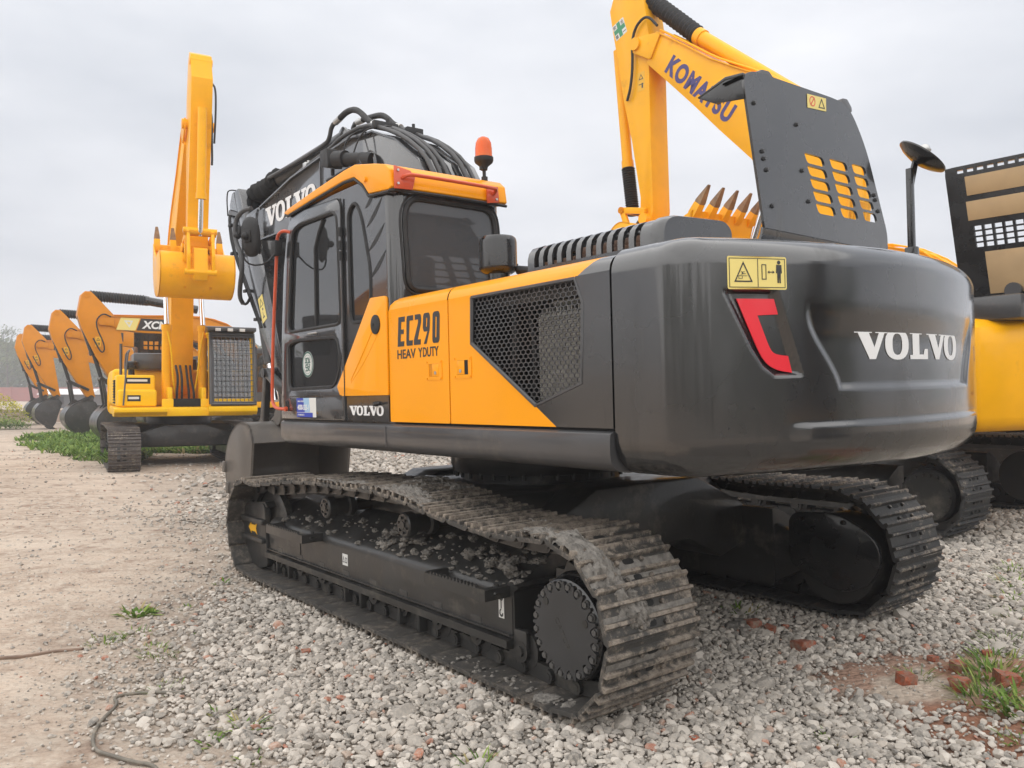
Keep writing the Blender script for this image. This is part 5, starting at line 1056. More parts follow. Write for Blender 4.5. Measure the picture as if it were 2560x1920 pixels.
        acyl = ((.35, 5.52), (2.02, 6.92), (3.35, 8.20)); bcyl = ((3.70, 7.25), (3.55, 5.25), (3.46, 4.45)); bcf = ((.98, 1.4), (1.02, 3.15), (.52, 4.35)); lk = [((3.46, 4.50), (2.95, 4.40)), ((3.46, 4.50), (3.25, 3.95))]
        bo = [(2.86, 4.15), (3.10, 4.22), (3.32, 4.08), (3.42, 3.82), (3.36, 3.52), (3.12, 3.28), (2.75, 3.18), (2.35, 3.18), (2.0, 3.33), (1.76, 3.65), (1.62, 4.12)]
        lip = [(1.95, 4.0), (2.4, 3.95)]; ears = [(2.98, 4.28, .09), (3.26, 4.10, .08)]; td = (-.62, .78)
        if curl:
            ca, sa = math.cos(R(-curl)), math.sin(R(-curl)); rt = lambda p: (2.98 + (p[0] - 2.98) * ca - (p[1] - 4.28) * sa, 4.28 + (p[0] - 2.98) * sa + (p[1] - 4.28) * ca, *p[2:])
            bo = [rt(p) for p in bo]; lip = [rt(p) for p in lip]; ears = [rt(p) for p in ears]; td = (-.2, 1)
        if drop:
            az = lambda p: (p[0], p[1] + drop * max(0, min(1, (7.1 - p[1]) / 2.5)))
            st = [az(p) if p[1] < 7.1 else p for p in st]; bo = [(p[0], p[1] + drop) for p in bo]; lip = [(p[0], p[1] + drop) for p in lip]; ears = [(p[0], p[1] + drop, p[2]) for p in ears]; lk = [((a_[0], a_[1] + drop), (c_[0], c_[1] + drop)) for a_, c_ in lk]; bcyl = (bcyl[0], az(bcyl[1]), az(bcyl[2]))
    b = MB(); b.prism(bt + bb, -.24, .24, 'y', bev=.004); strip(b, [(x, z) for x, z in bt], -.27, .27, .02)
    for s in (-1, 1): b.prism(rnd([(bt[-1][0] - .1, bt[-1][1] - .02), (piv[0] + .08, piv[1] + .12), (piv[0] + .10, piv[1] - .10), (bb[0][0] - .1, bb[0][1] + .02)], .05), s * .24, s * .27, 'y', bev=.01)
    b.cyl((piv[0], -.31, piv[1]), (piv[0], .31, piv[1]), .10, n=20); bo_ = b.build('boom', boomc, r, 30)
    b = MB(); b.prism(st, -.20, .20, 'y', bev=.006); b.cyl((st[1][0] - .05, -.215, st[1][1] - .12), (st[1][0] - .05, .215, st[1][1] - .12), .08, n=18); sk = b.build('stick', boomc, r, 30)
    rodm = 'rubber' if boots else rods
    def cylr(c, rad, y=0, m=None, nm='arm_cylinder', boot=boots):
        P = [Vector((p[0], y, p[1])) for p in c]
        b = MB(); b.cyl(P[0], P[1], rad, n=20); b.cyl(P[1] - (P[1] - P[0]).normalized() * .12, P[1], rad * 1.15, n=20); c_ = b.build(nm, m or boomc, r, 40)
        b = MB()
        if boot:
            n_ = 40; b.tube([P[1].lerp(P[2], k / n_) for k in range(n_ + 1)], .08, 14, 0, lambda i: rad * (1.3 if i % 2 else 1.02))
        else: b.cyl(P[1], P[2], rad * .55, n=14)
        b.build('cylinder_rod', 'rubber' if boot else rods, r, 60)
    cylm = 'black' if (dark_body or boomc == 'orange') else boomc; big_ = 1.35 if boomc == 'orange' else 1.1
    cylr(acyl, .10 * big_, 0, cylm); cylr(bcyl, .08 * big_, 0, cylm, 'bucket_cylinder', boots and pose != 'down' and not guard)
    for s in (-1, 1): cylr(bcf, .10, s * .38, cylm if boomc == 'orange' else boomc, 'boom_cylinder', False)
    b = MB()
    for (a1, a2) in lk:
        d = Vector((a2[0] - a1[0], a2[1] - a1[1])); n_ = Vector((-d.y, d.x)).normalized() * .05; A = Vector(a1); B_ = Vector(a2)
        for s in (-1, 1): b.prism(rnd([tuple(A + n_), tuple(A - n_), tuple(B_ - n_), tuple(B_ + n_)], .03), s * .22, s * .28, 'y', bev=.008)
        b.cyl((a1[0], -.3, a1[1]), (a1[0], .3, a1[1]), .055, n=14)
    b.build('bucket_link', bucketm if bucketm != 'frame' else 'frame', r)
    bucket(r, bo, lip, .72, bucketm, ears, td, 5, teeth)
    # pipes along the boom and the loop at the elbow
    for y in (.17, .10, -.15): hose([(x, y, z + .06) for x, z in bt[1:]], .016, boomc if boomc != 'grey' else 'hose', 'hydraulic_pipe', 1, bo_)
    e = Vector((bt[-1][0], .26, bt[-1][1])); p2 = Vector((st[-2][0] - .3, .23, st[-2][1] - .3)) if pose == 'down' else Vector((3.48, .23, 6.75))
    mid = Vector((piv[0] - .1, .33, piv[1] - .75)) if pose == 'down' else Vector((3.26, .33, 7.35))
    if pose == 'up': hose([(2.60, .26, 7.22), (2.80, .26, 7.46), (3.02, .26, 7.40), (3.14, .26, 7.20), (3.14, .26, 6.75), (3.20, .26, 6.42), (3.30, .24, 6.25)], .022, 'rubber', 'hydraulic_hose', 2, bo_)
    else: hose([e, e + Vector((.25, .05, .10)), Vector((piv[0] + .22, .36, piv[1] - .05)) if pose == 'down' else Vector((3.12, .36, 7.62)), mid, mid + Vector((.1, 0, -.25)), p2], .022, 'rubber', 'hydraulic_hose', 2, bo_)
    t = rect_bm(.16, .30); lp = (5.62, 3.0) if pose == 'down' else (3.10, 6.34)
    lb_ = bm_obj('warning_label', t, 'laborange', sk, TX(lp[0], .2015, lp[1])); t = bmesh.new(); merge(t, fill2d([(.03, .18), (.13, .18), (.08, .27)], [[(.05, .195), (.11, .195), (.08, .25)]], .0004)); merge(t, rect_bm(.10, .012, .03, .10)); merge(t, rect_bm(.03, .08, .09, .04)); bm_obj('label_print', t, 'ink', sk, TX(lp[0], .203, lp[1]))
    return r, bo_, sk, cb, cwt
KM = RM @ Matrix.Translation((1.0, -5.8, 0)) @ Matrix.Diagonal((1, 1, 1, 1))
K, kb, ks, kc, kcw = make_exc(KM, 'yellow excavator right of the grey one, its arm raised high and engine lid open', 'excavators standing with arms raised', 'kyellow', 'kyellow', 'shoe4', 'up', 'kyellow', boots=True)
# lettering on its boom (runs down the slope), safety cross on the stick, badge on the tail
t = fit_text(text_bm('KOMATSU', 1, .045, .001, spacing=1.16), 1.60, .29)
u = Vector((-.715, 0, -.70)).normalized(); v = Vector((u.z, 0, -u.x)); v = v if v.z > 0 else -v
bm_obj('lettering', t, 'navy', kb, frame3((2.50, .2425, 6.47), u, v))
t = rect_bm(.42, .42); mt = frame3((3.545, .2015, 7.315), (-.95, 0, .31), (.31, 0, .95)) @ Matrix.Diagonal((.62, .66, 1, 1)); bm_obj('safety_sign', t, 'labwhite', ks, mt)
t = bmesh.new(); merge(t, rect_bm(.12, .40, .15, .01)); merge(t, rect_bm(.14, .12, .01, .15)); merge(t, rect_bm(.14, .12, .27, .15)); bm_obj('green_cross', t, 'green', ks, mt @ Matrix.Translation((0, 0, .0012)))
for ch, (x, y) in zip('安全第一', ((.01, .29), (.29, .29), (.01, .02), (.29, .02))): bm_obj('sign_character', fit_text(text_bm(ch, 1, .012, .0004), .11, .11 if ch != '一' else .02), 'ink', ks, mt @ Matrix.Translation((x, y + (.04 if ch == '一' else 0), .002)))
t = rect_bm(.26, .20); mt = Matrix(((-.27, 0, -.96, -2.795), (-.96, 0, .27, .80), (0, 1, 0, 1.80), (0, 0, 0, 1))) @ Matrix.Diagonal((1, .8, 1, 1)); bm_obj('badge', t, 'navy', kcw, mt); bm_obj('badge_mark', fill2d([(.04, .10), (.12, .16), (.12, .13), (.09, .10), (.12, .07), (.12, .04)], (), .0006), 'labyel', kcw, mt @ Matrix.Translation((0, 0, .002)))
# its engine lid, open: a black frame with perforated strips and cardboard over the panels
def lid():
    b = MB(); W_, H_ = 1.30, 1.42; holes = []
    for k in range(12): holes.append([(.12 + k * .10, H_ - .075), (.12 + k * .10 + .07, H_ - .075), (.12 + k * .10 + .07, H_ - .035), (.12 + k * .10, H_ - .035)])
    for j in range(4):
        for k in range(10): holes.append([(.22 + k * .10, .555 + j * .06), (.22 + k * .10 + .075, .555 + j * .06), (.22 + k * .10 + .075, .555 + j * .06 + .042), (.22 + k * .10, .555 + j * .06 + .042)])
    plate(b, rnd([(0, 0), (W_, 0), (W_, H_), (0, H_)], .08), holes, Matrix.Translation((0, 0, 0)), .012); b.box(0, .05, 0, H_, -.10, .01, .01); b.box(0, W_, H_ - .04, H_, -.10, .01, .01); b.box(.07, .10, .1, H_ - .1, -.06, -.01)
    return b
mt = RM @ Matrix.Translation((1.0, -5.8, 0)); LF = frame3((-2.07, .80, 2.44), (-1, .03, -.02), (.06, .10, 1))
b = lid(); b.bm.transform(LF); ld = b.build('raised_bonnet', 'black', K)
for x0, y0, w_, h_ in ((.20, 1.10, 1.0, .20), (.18, .84, 1.0, .20), (.30, .06, .60, .44)): b = MB(); b.box(x0, x0 + w_, y0, y0 + h_, .016, .024, .002); b.bm.transform(LF); b.build('cardboard_cover', 'card', ld)
b = MB(); b.box(-2.2, -1.8, .6, 1.2, 2.17, 2.40, .03); b.cyl((-1.9, 1.1, 2.38), (-1.9, .5, 2.38), .07, n=14); b.build('air_filter', 'grey', K)
b = MB(); b.box(-2.80, -2.15, -.2, 1.22, 2.19, 2.44, .04); b.box(-2.84, -2.7, .35, .9, 2.3, 2.52, .02); b.cyl((-2.6, .9, 2.5), (-2.6, .2, 2.5), .08, n=16); b.build('battery_tray', 'greyflat', K)
b = MB(); [b.box(-2.9, -2.86, .1 + i * .06, .13 + i * .06, 2.25, 2.55) for i in range(12)]; b.build('cooler_grille', 'black', K)
b = MB(); b.tube([(-.4, 1.2, 2.25), (-.9, 1.2, 2.35), (-1.6, 1.1, 2.28), (-2.1, 1.0, 2.2)], .05, 10, 2); b.build('air_duct', 'kyellow', K)

def M_at(x, y, ang, z=0, tilt=0): return Matrix.Translation((x, y, z)) @ Matrix.Rotation(R(ang), 4, 'Z') @ Matrix.Rotation(R(tilt), 4, 'Y')
A, ab, ask, ac, acw = make_exc(M_at(-7.84, 19.6, -90 + 28, gh(-8, 20)), 'yellow excavator facing the camera on the left, wire guard over its windscreen', 'excavators standing with arms raised', 'ayellow', 'kyellow', 'shoe3', 'up', 'kyellow', guard=True, side='ayellow', drop=.30, curl=17)
for zz_, wd, nm, y0 in ((1.83, .50, 'name_plate', -1.22), (1.45, .26, 'data_plate', -1.20)):
    x_ = 1.1535 if zz_ > 1.7 else 1.5535; t = rect_bm(wd, .13); bm_obj(nm, t, 'ink', A, frame3((x_, y0, zz_), (0, 1, 0), (0, 0, 1))); t = rect_bm(wd * .8, .05, wd * .08, .045); bm_obj('plate_print', t, 'labwhite', A, frame3((x_ + .002, y0, zz_), (0, 1, 0), (0, 0, 1)))
for k_, y_ in enumerate((-.16, -.06, .08, .18)): b = MB(); b.tube([(1.02, y_, 1.32), (1.10, y_ * 1.1, 1.6), (.95, y_ * .8, 1.95), (.60, y_ * .9, 2.25)], .026, 8, 2); b.build('hydraulic_hose', 'rubber', A)
b = MB(); plate(b, rnd([(-.85, 2.42), (.45, 2.42), (.45, 3.16), (-.85, 3.16)], .03), [rnd([(-.62 + i * .13, 2.86 - j * .12), (-.53 + i * .13, 2.86 - j * .12), (-.53 + i * .13, 2.95 - j * .12), (-.62 + i * .13, 2.95 - j * .12)], .015) for i in range(6) for j in range(2)], YZ(-2.2), .012); b.box(-2.2, -2.05, -.85, -.83, 2.42, 3.16); b.box(-2.2, -2.05, .43, .45, 2.42, 3.16); b.build('raised_bonnet', 'black', A)
b = MB()
for s_ in (-1, 1): b.prism(rnd([(3.38, 4.92), (3.48, 4.90), (3.66, 4.35), (3.60, 3.98), (3.50, 4.0), (3.54, 4.35)], .04), s_ * .20, s_ * .26, 'y', bev=.01)
b.prism(rnd([(3.30, 4.55), (3.55, 4.50), (3.62, 4.0), (3.52, 3.85), (3.36, 3.9)], .04), -.13, .13, 'y', bev=.015); b.cyl((3.43, -.32, 4.86), (3.43, .32, 4.86), .06, n=14); b.cyl((3.56, -.30, 4.02), (3.56, .30, 4.02), .06, n=14); b.build('bucket_bracket', 'kyellow', A)
b = MB(); b.tube([(1.70, .47, 1.38), (1.62, .47, 2.4), (1.46, .47, 2.95), (1.46, 1.42, 2.95), (1.62, 1.42, 2.4), (1.70, 1.42, 1.38), (1.70, .47, 1.38)], .042, 8); b.build('guard_frame', 'greyflat', A)
b = MB(); b.box(.9, 1.5, -.40, -.30, 1.30, 1.75, .02); b.box(.9, 1.5, .30, .40, 1.30, 1.75, .02); b.box(1.48, 1.53, -.52, -.28, 1.14, 1.5, .02); b.box(1.48, 1.53, .28, .52, 1.14, 1.5, .02); b.build('boom_bracket', 'ayellow', A)
b = MB(); b.box(1.0, 1.47, -.28, .28, 1.33, 1.5); b.build('boom_well', 'dark', A)
for s_ in (-1, 1): b = MB(); b.tube([(1.16, s_ * .38, 3.0), (1.20, s_ * .30, 2.6), (1.12, s_ * .26, 2.0), (1.0, s_ * .2, 1.6)], .018, 7, 2); b.build('cylinder_pipe', 'ayellow', A)
b = MB(); b.tube([(3.30, .24, 7.9), (3.62, .26, 7.7), (3.72, .25, 7.2), (3.60, .24, 6.6)], .02, 7, 2); b.build('hydraulic_hose', 'rubber', ask)
b = MB(); b.box(-1.1, .1, -1.0, -.1, 2.16, 2.55, .05); b.box(-.9, -.2, .1, .42, 2.16, 2.45, .04); b.build('engine_hood', 'greyflat', A)
b = MB()
for i in range(9): b.box(.2, .85, -1.425, -1.405, 1.40 + i * .06, 1.43 + i * .06)
b.build('side_grille', 'dark', A)
ORG = 'orange excavators in a row with buckets on the ground'
def orange(x, y, ang, label, txt, sc=1.0, z=None, dark=True, grp=ORG):
    r, bo_, sk, cb, cwt = make_exc(M_at(x, y, ang, gh(x, y) if z is None else z) @ Matrix.Diagonal((sc, sc, sc, 1)), label, grp, 'greyflat', 'orange', 'shoe4', 'down', 'frame', dark_body=True, boots=True, rods='rubber')
    if txt:
        if txt == 'SANY': t = rect_bm(1.25, .34); bm_obj('name_field', t, 'ink', bo_, TX(4.85, .2425, 3.56)); bm_obj('lettering', fit_text(text_bm('SANY', 1, .05, .001), 1.0, .22), 'white', bo_, TX(4.73, .2445, 3.62))
        else:
            bm_obj('emblem_field', fill2d([(0, 0), (.55, 0), (.68, .38), (.13, .38)], (), .0008), 'labyel', bo_, TX(5.05, .2425, 3.53)); bm_obj('emblem', fill2d([(.22, .30), (.48, .30), (.38, .08)], [[(.29, .26), (.42, .26), (.37, .15)]], .0006), 'labwhite', bo_, TX(5.05, .2445, 3.53))
            bm_obj('name_field', fill2d([(.58, 0), (1.75, 0), (1.85, .38), (.71, .38)], (), .0008), 'ink', bo_, TX(5.05, .2425, 3.53)); bm_obj('lettering', fit_text(text_bm('XCMG', 1, .04, .001, shear=.2), 1.0, .25), 'white', bo_, TX(4.32, .2445, 3.595))
    return r
HD = 180 + 35
def stick_at(px, Y): return ((px - 1280) / 2079 * Y, Y)
f = Vector((math.cos(R(HD)), math.sin(R(HD))))
for px, Y, lab, tx in ((250, 25.4, 'nearest of the orange excavators, its boom behind the yellow one', 'XCMG'), (170, 31.0, 'orange excavator second from the right in the row, sign on its stick', 'SANY'), (95, 37.8, 'orange excavator third from the right in the row, partly hidden', 'SANY'), (72, 43.5, 'farthest orange excavator, at the left end of the row', None)):
    sx_, sy_ = stick_at(px, Y); orange(sx_ - f.x * 5.45, sy_ - f.y * 5.45, HD, lab, tx)
# a grey one far behind, and two orange ones just out of frame that the cab windows mirror
gx, gy = stick_at(700, 36); make_exc(M_at(gx, gy, 180 + 35, 0), 'dark grey excavator half hidden behind the nearest one', 'excavators in the background', 'grey', 'grey', 'shoe4', 'down', 'frame', dark_body=True)

orange(-12.6, 12.6, 241, 'orange excavator left of the yard track, mirrored in the cab windows', 'SANY', grp='excavators mirrored in the near paintwork and glass')
make_exc(M_at(12.5, -1.5, 150, 0), 'dark grey excavator behind the viewer, mirrored in the counterweight', 'excavators mirrored in the near paintwork and glass', 'grey', 'grey', 'shoe4', 'down', 'frame', dark_body=True)
make_exc(RM @ Matrix.Translation((.35, -10.5, .06)), 'yellow excavator standing farthest right, behind the one with the open lid', 'excavators in the background', 'kyellow', 'kyellow', 'shoe4', 'down', 'kyellow')

# ------------------------------------------------------------------ ground
GB = [(-6.0, 16.), (-4.3, 11.5), (-2.75, 8.8), (-2.5, 7.3), (-2.42, 5.9), (-2.1, 4.6), (-1.65, 3.95), (-1.05, 3.6), (-.55, 3.0), (-.3, 1.0)]
def gravel(x, y):
    """1 on the loose gravel, 0 on the beaten earth to its left"""
    yy = [p[1] for p in GB][::-1]; xx = [p[0] for p in GB][::-1]; bx = np.interp(y, yy, xx)
    n = noise.noise(Vector((x * .9, y * .9, 3))) * .6 + noise.noise(Vector((x * 3, y * 3, 7))) * .35
    wd = .55 + .10 * y
    g = ss(x - bx + n, -wd, wd)
    d = math.hypot((x - 2.45) / .75, (y - 4.62) / .42)      # trodden reddish patch at the right
    d2 = math.hypot((x - 2.75) / 1.1, (y - 4.05) / .8)
    return g * (1 - .85 * (1 - ss(d + n * .6, .7, 1.2))) * (1 - .5 * (1 - ss(d2 + n * .8, .5, 1.1)))
def axis(lo, hi, a, b, st, far):
    near = list(np.arange(a, b, st)); L_ = []; x = a; s_ = st
    while x > lo: s_ = min(s_ * 1.18, far); x -= s_; L_.append(x)
    R_ = []; x = near[-1]; s_ = st
    while x < hi: s_ = min(s_ * 1.18, far); x += s_; R_.append(x)
    return np.array(L_[::-1] + near + R_)
GX = axis(-900, 900, -6.5, 6.0, .055, 60); GY = axis(-700, 1300, 1.6, 12., .055, 60)
V_ = np.zeros((len(GY), len(GX), 3)); mk = np.zeros((len(GY), len(GX)))
for j, y in enumerate(GY):
    for i, x in enumerate(GX):
        h = gh(x, y); near = abs(x) < 22 and 0 < y < 34; g = 1.
        if near:
            g = gravel(x, y); e = noise.noise(Vector((x * .8, y * .8, 0))) * .018 + noise.noise(Vector((x * 3.1, y * 3.1, 5))) * .010
            if y < 14: e += noise.noise(Vector((x * 11, y * 11, 2))) * .006 + noise.noise(Vector((x * 26, y * 26, 1))) * .003
            # tracks pressed into the earth by machines, running away to the upper right
            a = (x * .78 - y * .62); e += (1 - g) * .006 * math.sin(a * 7 + 2 * noise.noise(Vector((x * .4, y * .4, 9)))) * ss(noise.noise(Vector((x * .3, y * .3, 4))), -.2, .3)
            h += e
        h -= .028 * (g if near else 1)
        V_[j, i] = (x, y, h); mk[j, i] = g if near else (.35 if y < 70 else 0)
me = bpy.data.meshes.new('ground'); nx, ny = len(GX), len(GY); idx = np.arange(nx * ny).reshape(ny, nx)
F_ = np.stack([idx[:-1, :-1], idx[:-1, 1:], idx[1:, 1:], idx[1:, :-1]], -1).reshape(-1, 4)
me.vertices.add(nx * ny); me.vertices.foreach_set('co', V_.reshape(-1)); me.loops.add(F_.size); me.loops.foreach_set('vertex_index', F_.reshape(-1)); me.polygons.add(len(F_)); me.polygons.foreach_set('loop_start', np.arange(len(F_)) * 4); me.polygons.foreach_set('loop_total', np.full(len(F_), 4)); me.polygons.foreach_set('use_smooth', np.ones(len(F_), bool)); me.update()
at_ = me.attributes.new('gravel', 'FLOAT', 'POINT'); at_.data.foreach_set('value', mk.reshape(-1))
rr_ = np.zeros(mk.shape)
for j, y in enumerate(GY):
    for i, x in enumerate(GX):
        if 1 < x < 6 and 2 < y < 7: rr_[j, i] = .55 * (1 - ss(math.hypot((x - 2.45) / .9, (y - 4.62) / .55) + .5 * noise.noise(Vector((x * 3, y * 3, 9))), .7, 1.1)) if math.hypot((x - 2.75) / 1.2, (y - 4.1) / .9) > .8 else .8 * (1 - ss(math.hypot((x - 2.75) / 1.2, (y - 4.1) / .9) + .8 * noise.noise(Vector((x * 1.7, y * 1.7, 9))) + .5 * noise.noise(Vector((x * 6, y * 6, 9))), .5, 1.0))
at_ = me.attributes.new('red', 'FLOAT', 'POINT'); at_.data.foreach_set('value', rr_.reshape(-1))
m = bpy.data.materials.new('yard_earth'); m.use_nodes = True; t = m.node_tree; p = t.nodes['Principled BSDF']; p.inputs['Roughness'].default_value = .95; p.inputs['Specular IOR Level'].default_value = .15
def nz(scale, det=8, rough=.6, vec=None):
    n = N(t, 'ShaderNodeTexNoise'); n.inputs['Scale'].default_value = scale; n.inputs['Detail'].default_value = det; n.inputs['Roughness'].default_value = rough; t.links.new(vec or co.outputs['Position'], n.inputs['Vector']); return n.outputs[0]
def ramp(fac, stops):
    r = N(t, 'ShaderNodeValToRGB'); els = r.color_ramp.elements
    while len(els) < len(stops): els.new(.5)
    for e, (ps, c_) in zip(els, stops): e.position = ps; e.color = (*c_, 1)
    t.links.new(fac, r.inputs[0]); return r.outputs[0]
def mixc(f, a, b_):
    x = N(t, 'ShaderNodeMix', data_type='RGBA')
    for s_, v_ in ((0, f), (6, a), (7, b_)):
        if hasattr(v_, 'node'): t.links.new(v_, x.inputs[s_])
        else: x.inputs[s_].default_value = v_ if s_ == 0 else (*v_, 1)
    return x.outputs[2]
co = N(t, 'ShaderNodeNewGeometry'); ga = N(t, 'ShaderNodeAttribute', attribute_name='gravel')
rot = N(t, 'ShaderNodeMapping'); rot.inputs['Rotation'].default_value = (0, 0, R(-20)); rot.inputs['Scale'].default_value = (.6, 1.3, 1); t.links.new(co.outputs['Position'], rot.inputs[0])
earth = ramp(nz(.9, 8, .62, rot.outputs[0]), [(.25, (.24, .17, .13)), (.42, (.42, .325, .255)), (.55, (.56, .45, .36)), (.75, (.72, .62, .51))])
earth = mixc(ramp(nz(9, 9, .7), [(.42, (0, 0, 0)), (.62, (1, 1, 1))]), earth, (.60, .51, .42)); rot2 = N(t, 'ShaderNodeMapping'); rot2.inputs['Rotation'].default_value = (0, 0, R(-16)); rot2.inputs['Scale'].default_value = (.45, 2.0, 1); dn_ = N(t, 'ShaderNodeTexNoise'); dn_.inputs['Scale'].default_value = 1.7; dn_.inputs['Detail'].default_value = 5; t.links.new(co.outputs['Position'], dn_.inputs['Vector']); da_ = N(t, 'ShaderNodeVectorMath', operation='MULTIPLY_ADD'); t.links.new(dn_.outputs['Color'], da_.inputs[0]); da_.inputs[1].default_value = (.9, .9, 0); t.links.new(co.outputs['Position'], da_.inputs[2]); t.links.new(da_.outputs[0], rot2.inputs[0]); earth = mixc(ramp(nz(5, 9, .7, rot2.outputs[0]), [(.52, (0, 0, 0)), (.70, (.5, .5, .5))]), earth, (.27, .205, .165)); earth = mixc(ramp(nz(2.2, 7, .6), [(.57, (0, 0, 0)), (.68, (1, 1, 1))]), earth, (.33, .24, .185))
vor = N(t, 'ShaderNodeTexVoronoi'); vor.inputs['Scale'].default_value = 26; t.links.new(co.outputs['Position'], vor.inputs['Vector'])
vr = ramp(vor.outputs['Color'], [(.0, (.28, .25, .22)), (.5, (.44, .40, .35)), (1, (.62, .57, .51))])
vd = N(t, 'ShaderNodeMapRange'); vd.inputs[1].default_value = .25; vd.inputs[2].default_value = .75; vd.inputs[3].default_value = 1; vd.inputs[4].default_value = .45; t.links.new(vor.outputs['Distance'], vd.inputs[0])
sc_ = N(t, 'ShaderNodeVectorMath', operation='SCALE'); t.links.new(vr, sc_.inputs[0]); t.links.new(vd.outputs[0], sc_.inputs[3])
# close by the real stones lie on finer dusty chippings
grav = mixc(ramp(nz(40, 6, .7), [(.4, (0, 0, 0)), (.6, (1, 1, 1))]), sc_.outputs[0], (.22, .185, .15))
rd = N(t, 'ShaderNodeAttribute', attribute_name='red'); t.links.new(mixc(rd.outputs['Fac'], mixc(ga.outputs['Fac'], earth, grav), (.30, .125, .07)), p.inputs['Base Color'])
bp = N(t, 'ShaderNodeBump'); bp.inputs['Strength'].default_value = .9; bp.inputs['Distance'].default_value = .02
hh = N(t, 'ShaderNodeMath', operation='MULTIPLY_ADD'); t.links.new(nz(30, 9, .72), hh.inputs[0]); hh.inputs[1].default_value = .8; t.links.new(vd.outputs[0], hh.inputs[2]); t.links.new(hh.outputs[0], bp.inputs['Height']); t.links.new(bp.outputs[0], p.inputs['Normal'])
me.materials.append(m); ground = link('ground', me); tag(ground, kind='structure')
def hg(x, y):
    i = min(max(np.searchsorted(GX, x), 1), nx - 1); j = min(max(np.searchsorted(GY, y), 1), ny - 1)
    return V_[j, i, 2]

# ---- stones, scattered as instances of a dozen rough rocks
rocks = bpy.data.collections.new('rocks')
def stone_mat(name, stops, dust):
    global t, co
    m = bpy.data.materials.new(name); m.use_nodes = True; t = m.node_tree; p = t.nodes['Principled BSDF']; p.inputs['Roughness'].default_value = .9; p.inputs['Specular IOR Level'].default_value = .2
    oi = N(t, 'ShaderNodeObjectInfo'); co = N(t, 'ShaderNodeNewGeometry'); c = ramp(oi.outputs['Random'], stops); t.nodes[c.node.name].color_ramp.interpolation = 'LINEAR'
    c = mixc(ramp(nz(60, 7, .7), [(.40, (0, 0, 0)), (.66, (.7, .7, .7))]), c, dust); t.links.new(c, p.inputs['Base Color'])
    b_ = N(t, 'ShaderNodeBump'); b_.inputs['Strength'].default_value = .5; b_.inputs['Distance'].default_value = .004; t.links.new(nz(120, 6, .7), b_.inputs['Height']); t.links.new(b_.outputs[0], p.inputs['Normal'])
    return m
sm_ = stone_mat('crushed_stone', [(0, (.15, .142, .13)), (.18, (.28, .262, .24)), (.42, (.38, .348, .31)), (.72, (.49, .45, .40)), (.95, (.64, .59, .53)), (.975, (.40, .33, .27)), (.992, (.38, .15, .09)), (1, (.36, .12, .07))], (.52, .465, .40))
for k in range(12):
    bm = bmesh.new(); bmesh.ops.create_icosphere(bm, subdivisions=2, radius=1); q = random.Random(k + 40); pl = []
    for _ in range(9):
        n_ = Vector((q.gauss(0, 1), q.gauss(0, 1), q.gauss(0, 1))).normalized(); pl.append((n_, q.uniform(.50, .85)))
    sx_, sy_, sz_ = q.uniform(.85, 1.3), q.uniform(.7, 1.0), q.uniform(.55, .85)
    for v in bm.verts:
        for n_, d in pl:
            e = v.co.dot(n_) - d
            if e > 0: v.co -= n_ * e
        v.co *= 1 + .10 * noise.noise(v.co * 2.5 + Vector((k, 0, 0))); v.co = Vector((v.co.x * sx_, v.co.y * sy_, v.co.z * sz_))
    me = bpy.data.meshes.new('rock'); bm.to_mesh(me); bm.free(); me.materials.append(sm_); sharp(me, 24); rocks.objects.link(bpy.data.objects.new('rock', me))
pts = []; 
def scatter(y0, y1, st, size, var, thr=1.0, xl=None):
    y = y0
    while y < y1:
        w = y * .64 + .4; x = -w if xl is None else max(-w, xl)
        while x < w:
            X = x + rng.uniform(-.6, .6) * st; Y = y + rng.uniform(-.6, .6) * st; g = gravel(X, Y)
            if rng.random() < (g ** 1.5) * thr + .15:
                s_ = size * min(2.0, math.exp(rng.normal(0, var))) * (.42 + .58 * min(1, g * 1.4)); pts.append((X, Y, hg(X, Y) + s_ * .15 + (.010 * g), s_, rng.uniform(0, 6.28), rng.uniform(-.5, .5), rng.uniform(-.5, .5)))
            x += st
        y += st
scatter(2.2, 5.2, .0255, .0155, .45); scatter(5.2, 8.0, .032, .018, .42); scatter(8.0, 13, .056, .031, .3); scatter(13, 24, .12, .05, .3, .6)
scatter(2.3, 9, .21, .038, .25, .8, -2.0)
for y0, x0, x1, n_ in ((0, 0, 0, 0),): pass
pa = np.array(pts); me = bpy.data.meshes.new('gravel'); me.vertices.add(len(pa)); me.vertices.foreach_set('co', pa[:, :3].reshape(-1)); me.update()
a_ = me.attributes.new('sc', 'FLOAT', 'POINT'); a_.data.foreach_set('value', pa[:, 3].copy()); a_ = me.attributes.new('ro', 'FLOAT_VECTOR', 'POINT'); a_.data.foreach_set('vector', pa[:, [5, 6, 4]].reshape(-1).copy())
gvl = link('gravel', me); tag(gvl, 'loose pale grey crushed stone covering the yard round the machines', 'gravel', kind='stuff')
ng = bpy.data.node_groups.new('scatter_stones', 'GeometryNodeTree'); ng.interface.new_socket('Geometry', in_out='INPUT', socket_type='NodeSocketGeometry'); ng.interface.new_socket('Geometry', in_out='OUTPUT', socket_type='NodeSocketGeometry')
gi = ng.nodes.new('NodeGroupInput'); go = ng.nodes.new('NodeGroupOutput'); mp_n = ng.nodes.new('GeometryNodeMeshToPoints'); ip = ng.nodes.new('GeometryNodeInstanceOnPoints'); ci = ng.nodes.new('GeometryNodeCollectionInfo'); ci.inputs[0].default_value = rocks; ci.inputs[1].default_value = True; ci.inputs[2].default_value = True
